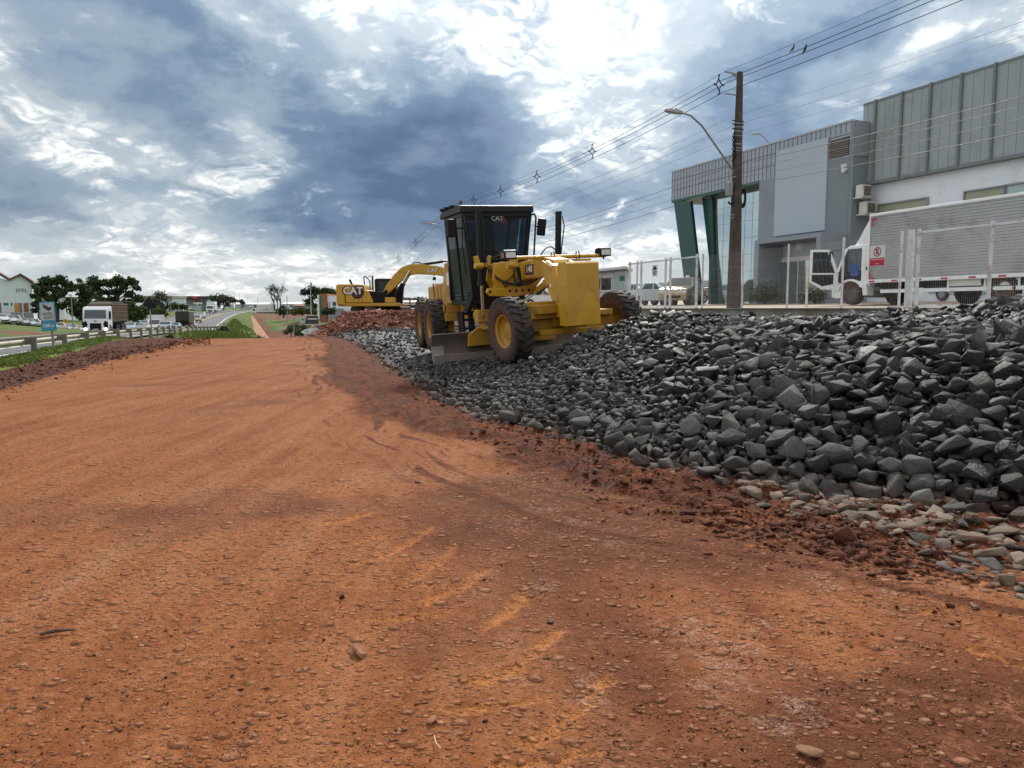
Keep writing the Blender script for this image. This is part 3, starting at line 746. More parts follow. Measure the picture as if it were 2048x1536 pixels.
def rock_shape(n, flat=1.0, bev=0.0, rs=None, angular=1.0):
    rs = rs or random
    bm = bmesh.new()
    for _ in range(n):
        v = Vector((rs.gauss(0, 1), rs.gauss(0, 1), rs.gauss(0, 1))).normalized()
        # push towards a box so that facets get broad and edges hard
        m_ = max(abs(v.x), abs(v.y), abs(v.z)); v = v.lerp(v / m_, .55 * angular) * rs.uniform(.72, 1.12)
        bm.verts.new((v.x * 1.12, v.y * .88, v.z * .72 * flat))
    r = bmesh.ops.convex_hull(bm, input=bm.verts)
    bmesh.ops.delete(bm, geom=list({g for g in r['geom_unused'] + r['geom_interior'] if isinstance(g, bmesh.types.BMVert)}), context='VERTS')
    bmesh.ops.dissolve_limit(bm, angle_limit=R(15), verts=bm.verts, edges=bm.edges)
    if bev: bmesh.ops.bevel(bm, geom=list(bm.edges), offset=bev, segments=1, affect='EDGES', profile=.6, clamp_overlap=True)
    bmesh.ops.triangulate(bm, faces=bm.faces)
    bm.verts.ensure_lookup_table()
    V = np.array([v.co[:] for v in bm.verts]); F = np.array([[v.index for v in f.verts] for f in bm.faces]); bm.free()
    V -= V.mean(0); V /= np.abs(V).max(); return V, F
_r = random.Random(5)
ROCK_HI = [rock_shape(_r.randint(10, 15), _r.uniform(.72, 1.2), .022, _r, 1.1) for _ in range(26)]
ROCK_LO = [rock_shape(_r.randint(9, 13), _r.uniform(.7, 1.15), 0, _r, 1.1) for _ in range(26)]
SLAB = [rock_shape(_r.randint(9, 13), _r.uniform(.42, .8), .025, _r) for _ in range(14)]
PEB = [rock_shape(9, _r.uniform(.4, .7), 0, _r, .3) for _ in range(10)]
def rot_mats(n, tilt, rs):
    "random spin about z, then a tilt of up to tilt radians about a random horizontal axis"
    a = rs.uniform(0, 2 * np.pi, n); b = rs.uniform(0, 2 * np.pi, n); c = np.abs(rs.normal(0, tilt * .55, n)).clip(0, 1.5)
    ca, sa = np.cos(a), np.sin(a); Z0 = np.zeros(n); O = np.ones(n)
    Rz = np.stack([np.stack([ca, -sa, Z0], -1), np.stack([sa, ca, Z0], -1), np.stack([Z0, Z0, O], -1)], 1)
    ux, uy = np.cos(b), np.sin(b); cc, sc_ = np.cos(c), np.sin(c)
    K = np.stack([np.stack([Z0, Z0, uy], -1), np.stack([Z0, Z0, -ux], -1), np.stack([-uy, ux, Z0], -1)], 1)
    T = np.eye(3)[None] + sc_[:, None, None] * K + (1 - cc)[:, None, None] * (K @ K)
    return T @ Rz
def cluster(name, pos, rad, rm, tone, shapes, mat, rs, parent=None):
    Vs = []; Fs = []; Ts = []; off = 0
    w = rs.integers(0, len(shapes), len(pos)); str_ = rs.uniform(.8, 1.25, (len(pos), 3))
    for i in range(len(pos)):
        V, F = shapes[w[i]]; v = (V * str_[i] * rad[i]) @ rm[i].T + pos[i]
        Vs.append(v); Fs.append(F + off); Ts.append(np.full(len(V), tone[i])); off += len(V)
    return raw_mesh(name, np.concatenate(Vs), np.concatenate(Fs), mat, parent, attrs={'tone': ('POINT', np.concatenate(Ts))})
def single(name, pos, rad, rm, tone, shape, mat, label, cat, group=None, stretch=(1, 1, 1)):
    V, F = shape
    o = raw_mesh(name, V * np.array(stretch) * rad, F, mat, attrs={'tone': ('POINT', np.full(len(V), tone))})
    M = Matrix(rm.tolist()).to_4x4(); M.translation = Vector(pos); o.matrix_world = M
    return tag(o, label, cat, group)
def darts(cands, frac):
    "greedy Poisson packing, big ones first: cands rows (x, y, r)"
    grid = {}; keep = []
    for i in np.argsort(-cands[:, 2]):
        x, y, r = cands[i]; gx, gy = int(math.floor(x / .4)), int(math.floor(y / .4)); ok = True
        for a in range(gx - 1, gx + 2):
            for b in range(gy - 1, gy + 2):
                for (X, Y, R_) in grid.get((a, b), ()):
                    if (X - x) ** 2 + (Y - y) ** 2 < (frac * (r + R_)) ** 2: ok = False; break
                if not ok: break
            if not ok: break
        if ok: grid.setdefault((gx, gy), []).append((x, y, r)); keep.append(i)
    return np.array(keep)
def pix(P):
    P = np.asarray(P, float); dz = P[:, 2] - EYE; dep = P[:, 1] * cP - dz * sP
    return 1024 + FPX * P[:, 0] / dep, 768 - FPX * (P[:, 1] * sP + dz * cP) / dep, dep

# the dark stone heap: bed, then packed stones
def heap_bed():
    gx, gy = np.meshgrid(np.arange(-13, 19, .16), np.arange(2.6, 50, .16))
    z = heap_z(gx, gy) - .10; fd = foot_dist(gx, gy); t = gx * RN.x + gy * RN.y
    z = np.where(fd < .12, z - .25, z)
    ix = np.arange(gx.size).reshape(gx.shape)
    Fq = np.stack([ix[:-1, :-1], ix[:-1, 1:], ix[1:, 1:], ix[1:, :-1]], -1).reshape(-1, 4)
    keep = (fd[:-1, :-1].ravel() > -.1) & (t[:-1, :-1].ravel() < 17.0)
    Fq = Fq[keep]; used = np.unique(Fq); re = np.zeros(gx.size, int); re[used] = np.arange(len(used))
    return np.stack([gx, gy, z], -1).reshape(-1, 3)[used], re[Fq]
rs = np.random.default_rng(21)
def sample_heap():
    N_ = 100000
    Yc = 1 / rs.uniform(1 / 50, 1 / 3.4, N_); uc = rs.uniform(-.30, 1.15, N_); Xc = uc * Yc
    # thin the far field by choosing points with a density that falls off more slowly than 1/Y^2
    fd = foot_dist(Xc, Yc); t = Xc * RN.x + Yc * RN.y; gx, gy = g_local(Xc, Yc)
    ok = (fd > -.05) & (t < 16.9) & ((Yc < 26) | (fd < 17))
    ok &= ~((gx < -3.0) & (gx > -9.5) & (gy > 3.4) & (Yc < 30))          # hidden behind the grader
    Xc, Yc, fd, gx, gy = Xc[ok], Yc[ok], fd[ok], gx[ok], gy[ok]
    right = sstep(.5, 4.0, Xc + .10 * (Yc - 7))
    med = .038 + .023 * right + .012 * (1 - sstep(0, .8, fd))
    r = med * np.exp(rs.normal(0, .40, len(Xc)))
    r = np.clip(r, .022, .158); r = np.maximum(r, .0026 * Yc)
    return np.stack([Xc, Yc, r], 1), right
C1, right1 = sample_heap(); k1 = darts(C1, .62); P1, R1 = C1[k1], right1[k1]
C2, right2 = sample_heap(); C2[:, 2] *= .62; k2 = darts(C2, .60); P2, R2 = C2[k2], right2[k2]
far2 = P2[:, 1] < 18; P2, R2 = P2[far2], R2[far2]
def finish(Pn, Rt, lift):
    z = heap_z(Pn[:, 0], Pn[:, 1]); fdn = foot_dist(Pn[:, 0], Pn[:, 1])
    pos = np.stack([Pn[:, 0], Pn[:, 1], z + Pn[:, 2] * lift], 1)
    low = fdn < .25; pos[low, 2] = np.maximum(pos[low, 2], Pn[low, 2] * .45)
    wet = sstep(-.15, .45, fbm(Pn[:, 0] * .55, Pn[:, 1] * .55, 3, 131) + .9 * (sstep(1.0, 4.5, Pn[:, 0] + .05 * Pn[:, 1]) - .62) - .30 * sstep(10, 16, Pn[:, 1]))
    tone = np.clip(.66 - .56 * wet + rs.normal(0, .19, len(Pn)), 0, 1)
    return pos, Pn[:, 2], tone
pos1, rad1, tone1 = finish(P1, R1, .30); pos2, rad2, tone2 = finish(P2, R2, -.15)
rm1 = rot_mats(len(pos1), 1.15, rs); rm2 = rot_mats(len(pos2), 1.2, rs)
px1, py1, dep1 = pix(pos1); size1 = rad1 * FPX / dep1
g1x, g1y = g_local(pos1[:, 0], pos1[:, 1])
vis = (px1 > -10) & (px1 < 2058) & (py1 > 560) & (py1 < 1540) & (dep1 < 17)
order = np.argsort(-np.where(vis, size1, -1)); big = order[:299]; rest = np.setdiff1d(np.arange(len(pos1)), big)
GR_ST = 'dark stones of the heap beside the dirt road'
def stone_label(i):
    x, y, s, tn = px1[i], py1[i], size1[i], tone1[i]
    sh = 'pale grey' if tn > .62 else 'mid grey' if tn > .4 else 'charcoal' if tn > .2 else 'near-black damp'
    sz = 'biggest' if s > 62 else 'large' if s > 48 else 'middling'
    fdv = float(foot_dist(pos1[i:i + 1, 0], pos1[i:i + 1, 1])[0])
    if fdv < .3: w = 'at the heap\'s foot ' + ('on tan rubble' if x > 1480 else 'on red earth')
    elif y < 700: w = 'on the heap\'s crest ' + ('below the white fence' if x > 1290 else 'near the grader')
    elif fdv < 1.0: w = 'low on the heap ' + ('at the picture\'s right edge' if x > 1900 else 'above the tan rubble' if x > 1480 else 'by the road')
    else: w = 'midway up the heap ' + ('at the picture\'s right edge' if x > 1900 else 'below the parked box truck' if x > 1600 else 'below the leaning grey pole' if x > 1380 else 'between grader and road')
    return f'{sz} {sh} angular stone {w}'
for i in big:
    single('stone', pos1[i], rad1[i], rm1[i], tone1[i], ROCK_HI[i % len(ROCK_HI)], M_STONE, stone_label(i), 'stone', GR_ST, (rs.uniform(.85, 1.2), rs.uniform(.85, 1.15), rs.uniform(.8, 1.15)))
posr = np.concatenate([pos1[rest], pos2]); radr = np.concatenate([rad1[rest], rad2]); tr_ = np.concatenate([tone1[rest], tone2]); rmr = np.concatenate([rm1[rest], rm2])
nearr = posr[:, 1] < 11
Vb, Fb = heap_bed()
hb = raw_mesh('stone_heap', Vb, Fb, M_STONE, attrs={'tone': ('POINT', np.full(len(Vb), .12))})
tag(hb, 'long heap of smaller dark crushed stones beside the red dirt road', 'stone heap', GR_ST, 'stuff')
c_ = cluster('packed_stones', posr[nearr], radr[nearr], rmr[nearr], tr_[nearr], ROCK_HI, M_STONE, rs, hb); c_['kind'] = 'stuff'
c_ = cluster('packed_stones', posr[~nearr], radr[~nearr], rmr[~nearr], tr_[~nearr], ROCK_LO, M_STONE, rs, hb); c_['kind'] = 'stuff'
print('heap stones', len(pos1), len(pos2))

# tan rubble along the heap's foot, right
def tan_rubble():
    n = 0; res = []
    cand = []
    for _ in range(9000):
        px = rs.uniform(1480, 2120); lo = np.interp(px, [p[0] for p in FOOT_PX], [p[1] for p in FOOT_PX])
        w_ = np.interp(px, [1480, 1600, 1750, 1900, 2100], [30, 45, 70, 105, 130]); py = lo - 14 + abs(rs.normal(0, .42)) * w_
        p = onz(px, py, 0); cand.append((p.x, p.y, np.clip(.034 * math.exp(rs.normal(0, .48)), .014, .11)))
    cand = np.array(cand); k = darts(cand, .70); return cand[k]
TR = tan_rubble(); TR = TR[np.argsort(-TR[:, 2])]
trm = rot_mats(len(TR), .35, rs); tpx, tpy, tdep = pix(np.c_[TR[:, :2], np.zeros(len(TR))])
n_ind = 0; rest_t = []
for i in range(len(TR)):
    x, y, r = TR[i]; tone = np.clip(rs.normal(.5, .32), 0, 1); pz = dirt_z(x, y) + r * .02
    if 1480 < tpx[i] < 2046 and n_ind < 260:
        n_ind += 1
        colr = 'dark brownish grey' if tone < .3 else 'tan' if tone < .65 else 'pale buff'
        wh = 'at the right edge' if tpx[i] > 1900 else 'by the earth ridge end' if tpx[i] > 1720 else 'where the tan rubble starts'
        sz = 'largest' if r > .1 else 'broad' if r > .065 else 'small'
        single('flat_stone', (x, y, pz), r * 1.15, trm[i], tone, SLAB[i % len(SLAB)], M_TAN, f'{sz} {colr} flat stone below the dark heap {wh}', 'flat stone', 'tan flat stones at the foot of the dark heap')
    else: rest_t.append((x, y, pz, r, tone, i))
if rest_t:
    a = np.array(rest_t); tag(cluster('tan_gravel', a[:, :3], a[:, 3], trm[a[:, 5].astype(int)], a[:, 4], SLAB, M_TAN, rs), 'thin scatter of small tan stone chips under the dark heap', 'gravel', kind='stuff')

# the reddish rubble mound under the excavator
MO = at(742, 640, 47.5); MO.z = 0
def mound_z(x, y):
    dx, dy = x - MO.x, y - MO.y; a = np.where(dx < 0, 3.6, 7.0)
    e = np.sqrt((dx / a) ** 2 + (dy / 4.2) ** 2)
    return h_base(x, y) * 0 + 1.42 * (1 - sstep(.35, 1.08, e)) + .10 * fbm(x * .8, y * .8, 3, 141) * (1 - sstep(.9, 1.1, e)) - .05
def mound():
    gx, gy = np.meshgrid(np.arange(MO.x - 5, MO.x + 9, .3), np.arange(MO.y - 5.5, MO.y + 5.5, .3)); z = mound_z(gx, gy) - .12 - .3 * (mound_z(gx, gy) < .05)
    ix = np.arange(gx.size).reshape(gx.shape); Fq = np.stack([ix[:-1, :-1], ix[:-1, 1:], ix[1:, 1:], ix[1:, :-1]], -1).reshape(-1, 4)
    V = np.stack([gx, gy, z], -1).reshape(-1, 3)
    mb = raw_mesh('rubble_mound', V, Fq, M_RUBBLE, attrs={'tone': ('POINT', np.full(len(V), .2))})
    tag(mb, 'mound of reddish brown broken stone carrying the excavator', 'rubble mound', 'red rubble under the excavator', 'stuff')
    C = np.stack([rs.uniform(MO.x - 4.4, MO.x + 8.4, 6000), rs.uniform(MO.y - 5.0, MO.y + 2.5, 6000), np.clip(.078 * np.exp(rs.normal(0, .5, 6000)), .05, .26)], 1)
    C = C[mound_z(C[:, 0], C[:, 1]) > -.02]; k = darts(C, .60); C = C[k]
    z = np.maximum(mound_z(C[:, 0], C[:, 1]), 0.0) + C[:, 2] * .2; rm = rot_mats(len(C), .9, rs); tn = np.clip(rs.normal(.45, .25, len(C)), 0, 1)
    vis_ = C[:, 1] < MO.y + .5
    o_ = np.argsort(-np.where(vis_, C[:, 2], -1)); ind, rst = o_[:220], o_[220:]
    for i in ind:
        colr = 'dark red' if tn[i] < .35 else 'rust brown' if tn[i] < .62 else 'pale pinkish'
        wh = 'high on the mound under the excavator' if z[i] > 1.0 else 'on the front slope of the excavator mound' if z[i] > .35 else 'at the base of the excavator mound'
        wh += ', left end' if C[i, 0] < MO.x - 1.6 else ', beside the grader' if C[i, 0] > MO.x + 3 else ''
        single('rubble_block', (C[i, 0], C[i, 1], z[i]), C[i, 2], rm[i], tn[i], ROCK_LO[i % 26], M_RUBBLE, f'{colr} broken block {wh}', 'rubble block', 'red rubble under the excavator')
    c = cluster('broken_stone', np.c_[C[rst, :2], z[rst]], C[rst, 2], rm[rst], tn[rst], ROCK_LO, M_RUBBLE, rs, mb); c['kind'] = 'stuff'
mound()

# loose things on the dirt road: pebbles, earth clods, a few single stones
def scatter_pebbles():
    N_ = 10000
    Yc = 1 / rs.uniform(1 / 13, 1 / 1.9, N_); Xc = rs.uniform(-.72, .76, N_) * Yc; fd = -foot_dist(Xc, Yc)
    s_, t_ = st_of((Xc, Yc)); dens = .45 + .8 * fbm(Xc * .8, Yc * .8, 3, 151) + .35 * sstep(5, 2, Yc)
    ok = (fd > .6) & (t_ > -3.8) & (rs.uniform(0, 1, N_) < dens)
    Xc, Yc = Xc[ok], Yc[ok]; r = np.clip((.0075 * np.exp(rs.normal(0, .55, len(Xc)))), .004, .026)
    z = np.array([dirt_z(a, b) for a, b in zip(Xc, Yc)]) - r * .35
    tag(cluster('pebbles', np.c_[Xc, Yc, z], r, rot_mats(len(Xc), .35, rs), np.clip(rs.normal(.45, .25, len(Xc)), 0, 1), PEB, M_PEB, rs), 'pebbles pressed into the red dirt road', 'pebbles', kind='stuff')
    n_c = 16000; Yc = 1 / rs.uniform(1 / 9, 1 / 1.9, n_c); Xc = rs.uniform(-.72, .76, n_c) * Yc; fd = -foot_dist(Xc, Yc); ok = (fd > .3) & (fbm(Xc * 1.3, Yc * 1.3, 3, 153) + .1 > rs.uniform(-.3, .6, n_c)); Xc, Yc = Xc[ok], Yc[ok]
    r = np.clip(.0038 * np.exp(rs.normal(0, .5, len(Xc))), .002, .014); z = np.array([dirt_z(a, b) for a, b in zip(Xc, Yc)]) + r * .2
    tag(cluster('earth_crumbs', np.c_[Xc, Yc, z], r, rot_mats(len(Xc), .8, rs), np.clip(rs.normal(.4, .3, len(Xc)), 0, 1), PEB, M_CLOD, rs), 'fine dark crumbs of earth strewn over the dirt road', 'earth crumbs', kind='stuff')
    # clods: torn edge, ridge, berm
    P = []
    for _ in range(6500):
        k = rs.choice(3, p=(.50, .15, .35))
        if k == 0:
            j = rs.uniform(0, 1); px = 640 + 1300 * j; py = np.interp(px, [p[0] for p in FOOT_PX], [p[1] for p in FOOT_PX]) + abs(rs.normal(0, 1)) * np.interp(px, [640, 900, 1300, 2000], [6, 22, 45, 90])
        elif k == 1: px, py = rs.normal(1640, 150), 0; py = np.interp(px, [1250, 1500, 1700, 1950], [1012, 1050, 1095, 1150]) + rs.normal(0, 17)
        else: px = rs.uniform(0, 420); py = np.interp(px, [0, 350, 430], [755, 688, 680]) + rs.normal(0, 1) * np.interp(px, [0, 350], [20, 5])
        p = onz(px, py, 0); P.append((p.x, p.y, np.clip((.015 + .006 * (k == 1)) * math.exp(rs.normal(0, .55)), .006, .07) * (1 + .05 * max(0, p.y - 8)), k))
    P = np.array(P); gx = P[:, 3] == 2
    z = np.array([dirt_z(a, b) for a, b in P[:, :2]]); z = np.where(gx, h_base(P[:, 0], P[:, 1]) + .07, z)
    tn = np.clip(rs.normal(.42, .24, len(P)), 0, 1)
    tag(cluster('earth_clods', np.c_[P[:, :2], z], P[:, 2], rot_mats(len(P), .8, rs), tn, PEB, M_CLOD, rs), 'dark red clods of torn earth along both road edges', 'earth clods', kind='stuff')
scatter_pebbles()
for nm, px, py, r, tn, sh, mt, lb in (
    ('stone', 837, 968, .034, .45, ROCK_HI[2], M_STONE, 'small grey stone lying alone in the middle of the dirt road'),
    ('stone', 1190, 962, .05, .8, SLAB[1], M_STONE, 'pale grey chip lying on red earth short of the heap'),
    ('stone', 1100, 1243, .022, .35, ROCK_HI[5], M_STONE, 'tiny dark grey stone among the orange tread prints'),
    ('earth_clod', 718, 1309, .052, .75, ROCK_HI[7], M_PEB, 'fist-sized reddish brown clod on the dirt road near the camera'),
    ('earth_clod', 685, 1196, .022, .3, ROCK_HI[8], M_CLOD, 'small dark red clod beside the orange tread prints'),
    ('earth_clod', 1690, 1085, .11, .35, ROCK_HI[9], M_CLOD, 'big brown clod on top of the torn earth ridge'),
    ('stone', 865, 1446, .03, .8, SLAB[3], M_PEB, 'peach coloured flat stone at the bottom of the dirt road'),
    ('stone', 1620, 1505, .05, .7, SLAB[4], M_PEB, 'pinkish flat stone at the lower right of the dirt road')):
    p = onz(px, py, 0.0); single(nm, (p.x, p.y, dirt_z(p.x, p.y) + r * .3), r, rot_mats(1, .3, rs)[0], tn, sh, mt, lb, 'clod' if 'clod' in nm else 'stone')
mb = MB(); p = onz(100, 1270, 0); q = onz(128, 1262, 0)
zz = dirt_z(p.x, p.y) + .012
mb.path([(p.x - .05, p.y, zz), ((p.x + q.x) / 2, p.y + .02, zz + .012), (q.x + .06, q.y, zz + .004)], [.006, .011, .004], 6)
tag(mb.build('stick', pm('bark', (.09, .045, .025), .9, var=.3, scale=30), smooth=60), 'short dark stick lying on the dirt road at lower left', 'stick')
mb = MB(); p = onz(872, 1495, 0); zz = dirt_z(p.x, p.y) + .01
mb.path([(p.x - .012, p.y + .05, zz + .006), (p.x, p.y, zz + .008), (p.x + .02, p.y - .025, zz)], [.0022, .003, .0018], 5)
tag(mb.build('twig', pm('straw', (.55, .38, .22), .8), smooth=60), 'thin pale straw twig on the dirt at the bottom', 'twig')
# ------------------------------------------------------------------ motor grader
def face_M(loc, n, up=(0, 0, 1)):
    n = Vector(n).normalized(); up = Vector(up); r = up.cross(n).normalized(); u = n.cross(r)
    return Matrix(((r.x, u.x, n.x, loc[0]), (r.y, u.y, n.y, loc[1]), (r.z, u.z, n.z, loc[2]), (0, 0, 0, 1)))
M_YEL = pm('machine_yellow', (.54, .300, .018), .40, var=.10, scale=2.0, dirt=(.28, .14, .06), damt=.36, dscale=1.8, coat=.15)
M_YEL2 = pm('dusty_machine_yellow', (.48, .27, .020), .5, var=.15, scale=2.5, dirt=(.28, .13, .06), damt=.55, dscale=2.4)
M_BLK = pm('black_paint', (.006, .006, .0065), .42, var=.2, scale=4, dirt=(.035, .02, .014), damt=.2, dscale=3, spec=.3)
M_BLKM = pm('matt_black', (.008, .008, .0085), .7, var=.2, spec=.25)
M_RUB = pm('tyre_rubber', (.030, .029, .029), .8, var=.3, scale=6, bump=.3, bscale=60, dirt=(.12, .055, .035), damt=.45, dscale=3)
M_RUBD = pm('muddy_tyre_side', (.105, .048, .034), .85, var=.3, scale=5, bump=.3, bscale=50, dirt=(.045, .030, .026), damt=.6, dscale=4)
M_STEEL = pm('worn_steel', (.115, .108, .105), .55, metal=.25, var=.22, scale=2.2, dirt=(.20, .105, .07), damt=.55, dscale=1.5, bump=.15, bscale=60)
M_STEELB = pm('bright_worn_steel', (.34, .31, .29), .5, metal=.3, var=.25, scale=3, dirt=(.25, .14, .10), damt=.45, dscale=3)
M_CHROME = pm('polished_rod', (.62, .63, .65), .14, metal=1.0, var=.05)
M_GLASS = glass_mat('tinted_cab_glass', (.13, .18, .22), .70, .03)
M_GLASSD = glass_mat('dark_side_glass', (.18, .25, .28), .35, .02)
M_LENS = pm('lamp_glass', (.62, .64, .66), .12, var=.25, scale=30, spec=.8)
M_WHITE = pm('white_label', (.72, .72, .70), .5, var=.06)
M_REDL = pm('red_label', (.45, .02, .025), .5, var=.1)
M_GREYT = pm('grey_lettering', (.30, .34, .31), .5, var=.05)
M_HOSE = pm('hydraulic_hose', (.018, .016, .016), .5, var=.2)
M_DECAL = pm('dark_red_decal', (.07, .012, .016), .45, var=.1)

def wheel_meshes(Rt=.68, W=.40, rim=.33, lugs=20, cv=.13):
    ty = MB(); h = W / 2
    prof = [(rim, -h * .72), (rim + .06, -h * .96), (rim + .16, -h * 1.06), (Rt - .10, -h * .99), (Rt - .045, -h * .86), (Rt - .038, -h * .4), (Rt - .036, 0), (Rt - .038, h * .4), (Rt - .045, h * .86), (Rt - .10, h * .99), (rim + .16, h * 1.06), (rim + .06, h * .96), (rim, h * .72)]
    ty.lathe(prof, 48, axis='y', mf=lambda k: 1 if k < 3 or k > 8 else 0)
    for i in range(lugs):
        for sd in (-1, 1):
            a0 = 2 * math.pi * (i + (.5 if sd > 0 else 0)) / lugs
            rings = []
            for y_, da, w_, rt_ in ((-.04, 0, .085, Rt), (h * .45, .045, .085, Rt), (h * .88, cv, .105, Rt - .008), (h * 1.04, cv + .02, .10, Rt - .06), (h * 1.05, cv + .03, .085, Rt - .13)):
                y = sd * y_; a = a0 + da; q = []
                lo = .05 if y_ < h else .03
                for rr_, w2 in ((rt_ - lo, w_ * 1.25), (rt_, w_), (rt_, -w_), (rt_ - lo, -w_ * 1.25)):
                    q.append((rr_ * math.cos(a + w2 * .62), y, rr_ * math.sin(a + w2 * .62)))
                rings.append(q)
            ty.loft(rings, 0)
    rm = MB()
    for sd in (-1, 1):
        rm.lathe([(rim + .012, sd * h * .80), (rim + .005, sd * h * .74), (rim - .025, sd * h * .70), (rim - .035, sd * h * .35), (rim - .07, sd * h * .22), (.17, sd * h * .08)] + [(.165, sd * h * .20), (.13, sd * h * .24), (.0, sd * h * .24)], 40, axis='y')
        for k in range(10):
            a = 2 * math.pi * k / 10; rm.tube((.20 * math.cos(a), sd * h * .10, .20 * math.sin(a)), (.20 * math.cos(a), sd * h * .20, .20 * math.sin(a)), .017, n=6)
    return ty, rm
def grader():
    Mg = Matrix.Translation(G_O) @ Matrix(((G_F.x, G_L.x, 0, 0), (G_F.y, G_L.y, 0, 0), (0, 0, 1, 0), (0, 0, 0, 1))) @ Matrix.Rotation(R(3.2), 4, 'X')
    root = empty('motor_grader', M=Mg, label='yellow motor grader with black cab parked on the grey stone heap', cat='grader')
    # wheels: one built, five copied
    ty, rm = wheel_meshes(lugs=23); w0 = ty.build('wheel', [M_RUB, M_RUBD], root, smooth=50); r0 = rm.build('rim', M_YEL2, w0, smooth=40)
    ART = Matrix.Translation((-4.3, 0, 0)) @ Matrix.Rotation(R(-9.0), 4, 'Z') @ Matrix.Translation((4.3, 0, 0))     # the rear frame is steered at the joint
    spots = [(0, -1.17, 0), (0, 1.42, 0), (-4.95, -1.03, 0), (-6.42, -1.03, 0), (-4.95, 1.03, 0), (-6.42, 1.03, 0)]
    for i, (x, y, a) in enumerate(spots):
        o = w0 if i == 0 else w0.copy()
        if i: COL.objects.link(o); o.parent = root; rr_ = r0.copy(); COL.objects.link(rr_); rr_.parent = o
        o.location = (x, y, .68); o.rotation_euler = (R(2) if i < 2 else 0, .37 * i, R(3) if i < 2 else R(-9.0))
        if i > 1: o.location = ART @ Vector((x, y, .68))
    # front axle and the parts over it
    b = MB(); b.box(-.16, .16, -.95, 1.2, .62, .86); b.box(-.24, .24, -.30, .36, .70, 1.12); b.box(-.20, .30, -.85, 1.1, .88, 1.0)
    b.box(-.12, .42, -.75, -.30, .98, 1.16); b.box(-.30, .05, -.80, -.1, 1.12, 1.22); b.tube((0, -1.02, .68), (0, 1.28, .68), .13, n=12); b.box(.28, .42, -.7, .9, .55, .66)
    b.box(-.1, .1, -1.0, -.85, .50, .95); b.box(-.1, .1, 1.05, 1.2, .5, .95)
    b.build('front_axle', M_YEL2, root, bevel=.015)
    # main frame: arched box beam from the cab to the axle
    b = MB()
    side = [(-3.5, 1.55), (-3.5, 1.92), (-2.6, 2.02), (-1.2, 2.10), (-.25, 2.13), (.12, 2.06), (.40, 1.80), (.55, 1.42), (.55, .95), (.20, .95), (.20, 1.28), (-.02, 1.56), (-.35, 1.72), (-1.0, 1.72), (-1.55, 1.66), (-2.2, 1.62), (-2.8, 1.40)]
    b.prism(side, 'y', -.20, .20)
    b.build('main_frame', M_YEL, root, bevel=.02)
    b = MB()                                     # front gusset plates with the slanting cover
    for y in (-.33, .30): b.prism([(-.10, 2.06), (.30, 1.92), (.62, 1.46), (.62, 1.22), (.28, 1.22), (.10, 1.45), (-.06, 1.80)], 'y', y, y + .03)
    b.prism([(.02, 2.045), (.32, 1.93), (.66, 1.43), (.66, 1.36), (.28, 1.86), (.0, 1.98)], 'y', -.30, .30)
    b.box(.36, .60, -.30, -.22, .9, 1.24); b.box(.36, .60, .22, .30, .9, 1.24); b.box(.56, .62, -.24, .24, .95, 1.5)
    b.build('front_bracket', M_YEL, root, bevel=.008)
    lb = MB(); lb.box(.20, .28, -.338, -.333, 1.50, 1.57, 0); lb.box(.10, .19, -.338, -.333, 1.50, 1.57, 1)
    lb.build('warning_label', [M_WHITE, M_REDL], root)
    b = MB(); b.prism([(.70, .74), (.70, 1.93), (.74, 1.965), (1.02, 1.965), (1.06, 1.93), (1.06, .74)], 'y', -.41, .31)
    b.box(.60, .72, -.25, .2, .7, 1.0)
    b.box(1.06, 1.066, -.415, -.40, .75, 1.93); b.box(.695, 1.065, -.418, -.41, 1.50, 1.52)
    for y in (-.28, .16): b.tube((.88, y, 1.96), (.88, y, 2.02), .018, n=6)
    b.build('counterweight_block', M_YEL, root, bevel=.012)
    # light bar
    b = MB(); b.tube((-.3, -1.0, 2.13), (-.3, 1.34, 2.13), .042, n=12); b.box(-.34, -.26, -.05, .95, 2.03, 2.075); b.tube((-.3, -.9, 2.0), (-.3, -1.02, 2.0), .085, n=14); b.tube((-.3, -1.03, 2.0), (-.3, -.88, 2.0), .04, n=10)
    b.box(-.36, -.24, -.98, -.8, 1.96, 2.14)
    b.build('light_bar', M_YEL, root, smooth=40, bevel=.006)
    for y in (-.97, 1.30):
        h = MB(); h.prism([(-.22, 2.11), (-.22, 2.27), (-.26, 2.30), (-.42, 2.28), (-.46, 2.20), (-.42, 2.11)], 'y', y - .14, y + .14); h.tube((-.32, y, 2.05), (-.32, y, 2.12), .02, n=6)
        hd = h.build('headlight', M_BLK, root, bevel=.015)
        g = MB(); g.box(-.225, -.212, y - .105, y + .115, 2.135, 2.25); g.build('lens', M_LENS, hd, bevel=.01)
        if y < 0: g = MB(); g.box(-.34, -.235, y - .148, y - .143, 2.14, 2.24); g.build('indicator', pm('amber_red_lens', (.35, .06, .03), .25), hd)
    for y in (.02, .62):                          # bar clamps
        g = MB(); g.path([(-.3, y, 2.06), (-.34, y, 2.13), (-.3, y, 2.24)], .014, 6); g.path([(-.3, y + .05, 2.05), (-.26, y + .05, 2.13), (-.3, y + .05, 2.24)], .014, 6); g.build('clamp', M_BLK, root)
    # saddle round the frame with the link bar
    b = MB()
    for x0 in (-1.98, -1.66):
        b.prism([(-.72, 2.06), (-.55, 2.12), (-.26, 2.10), (-.26, 1.66), (.26, 1.66), (.26, 2.06), (.50, 2.08), (.62, 1.98), (.52, 1.78), (.30, 1.52), (.05, 1.36), (-.35, 1.34), (-.62, 1.44), (-.78, 1.72)], 'x', x0, x0 + .05)
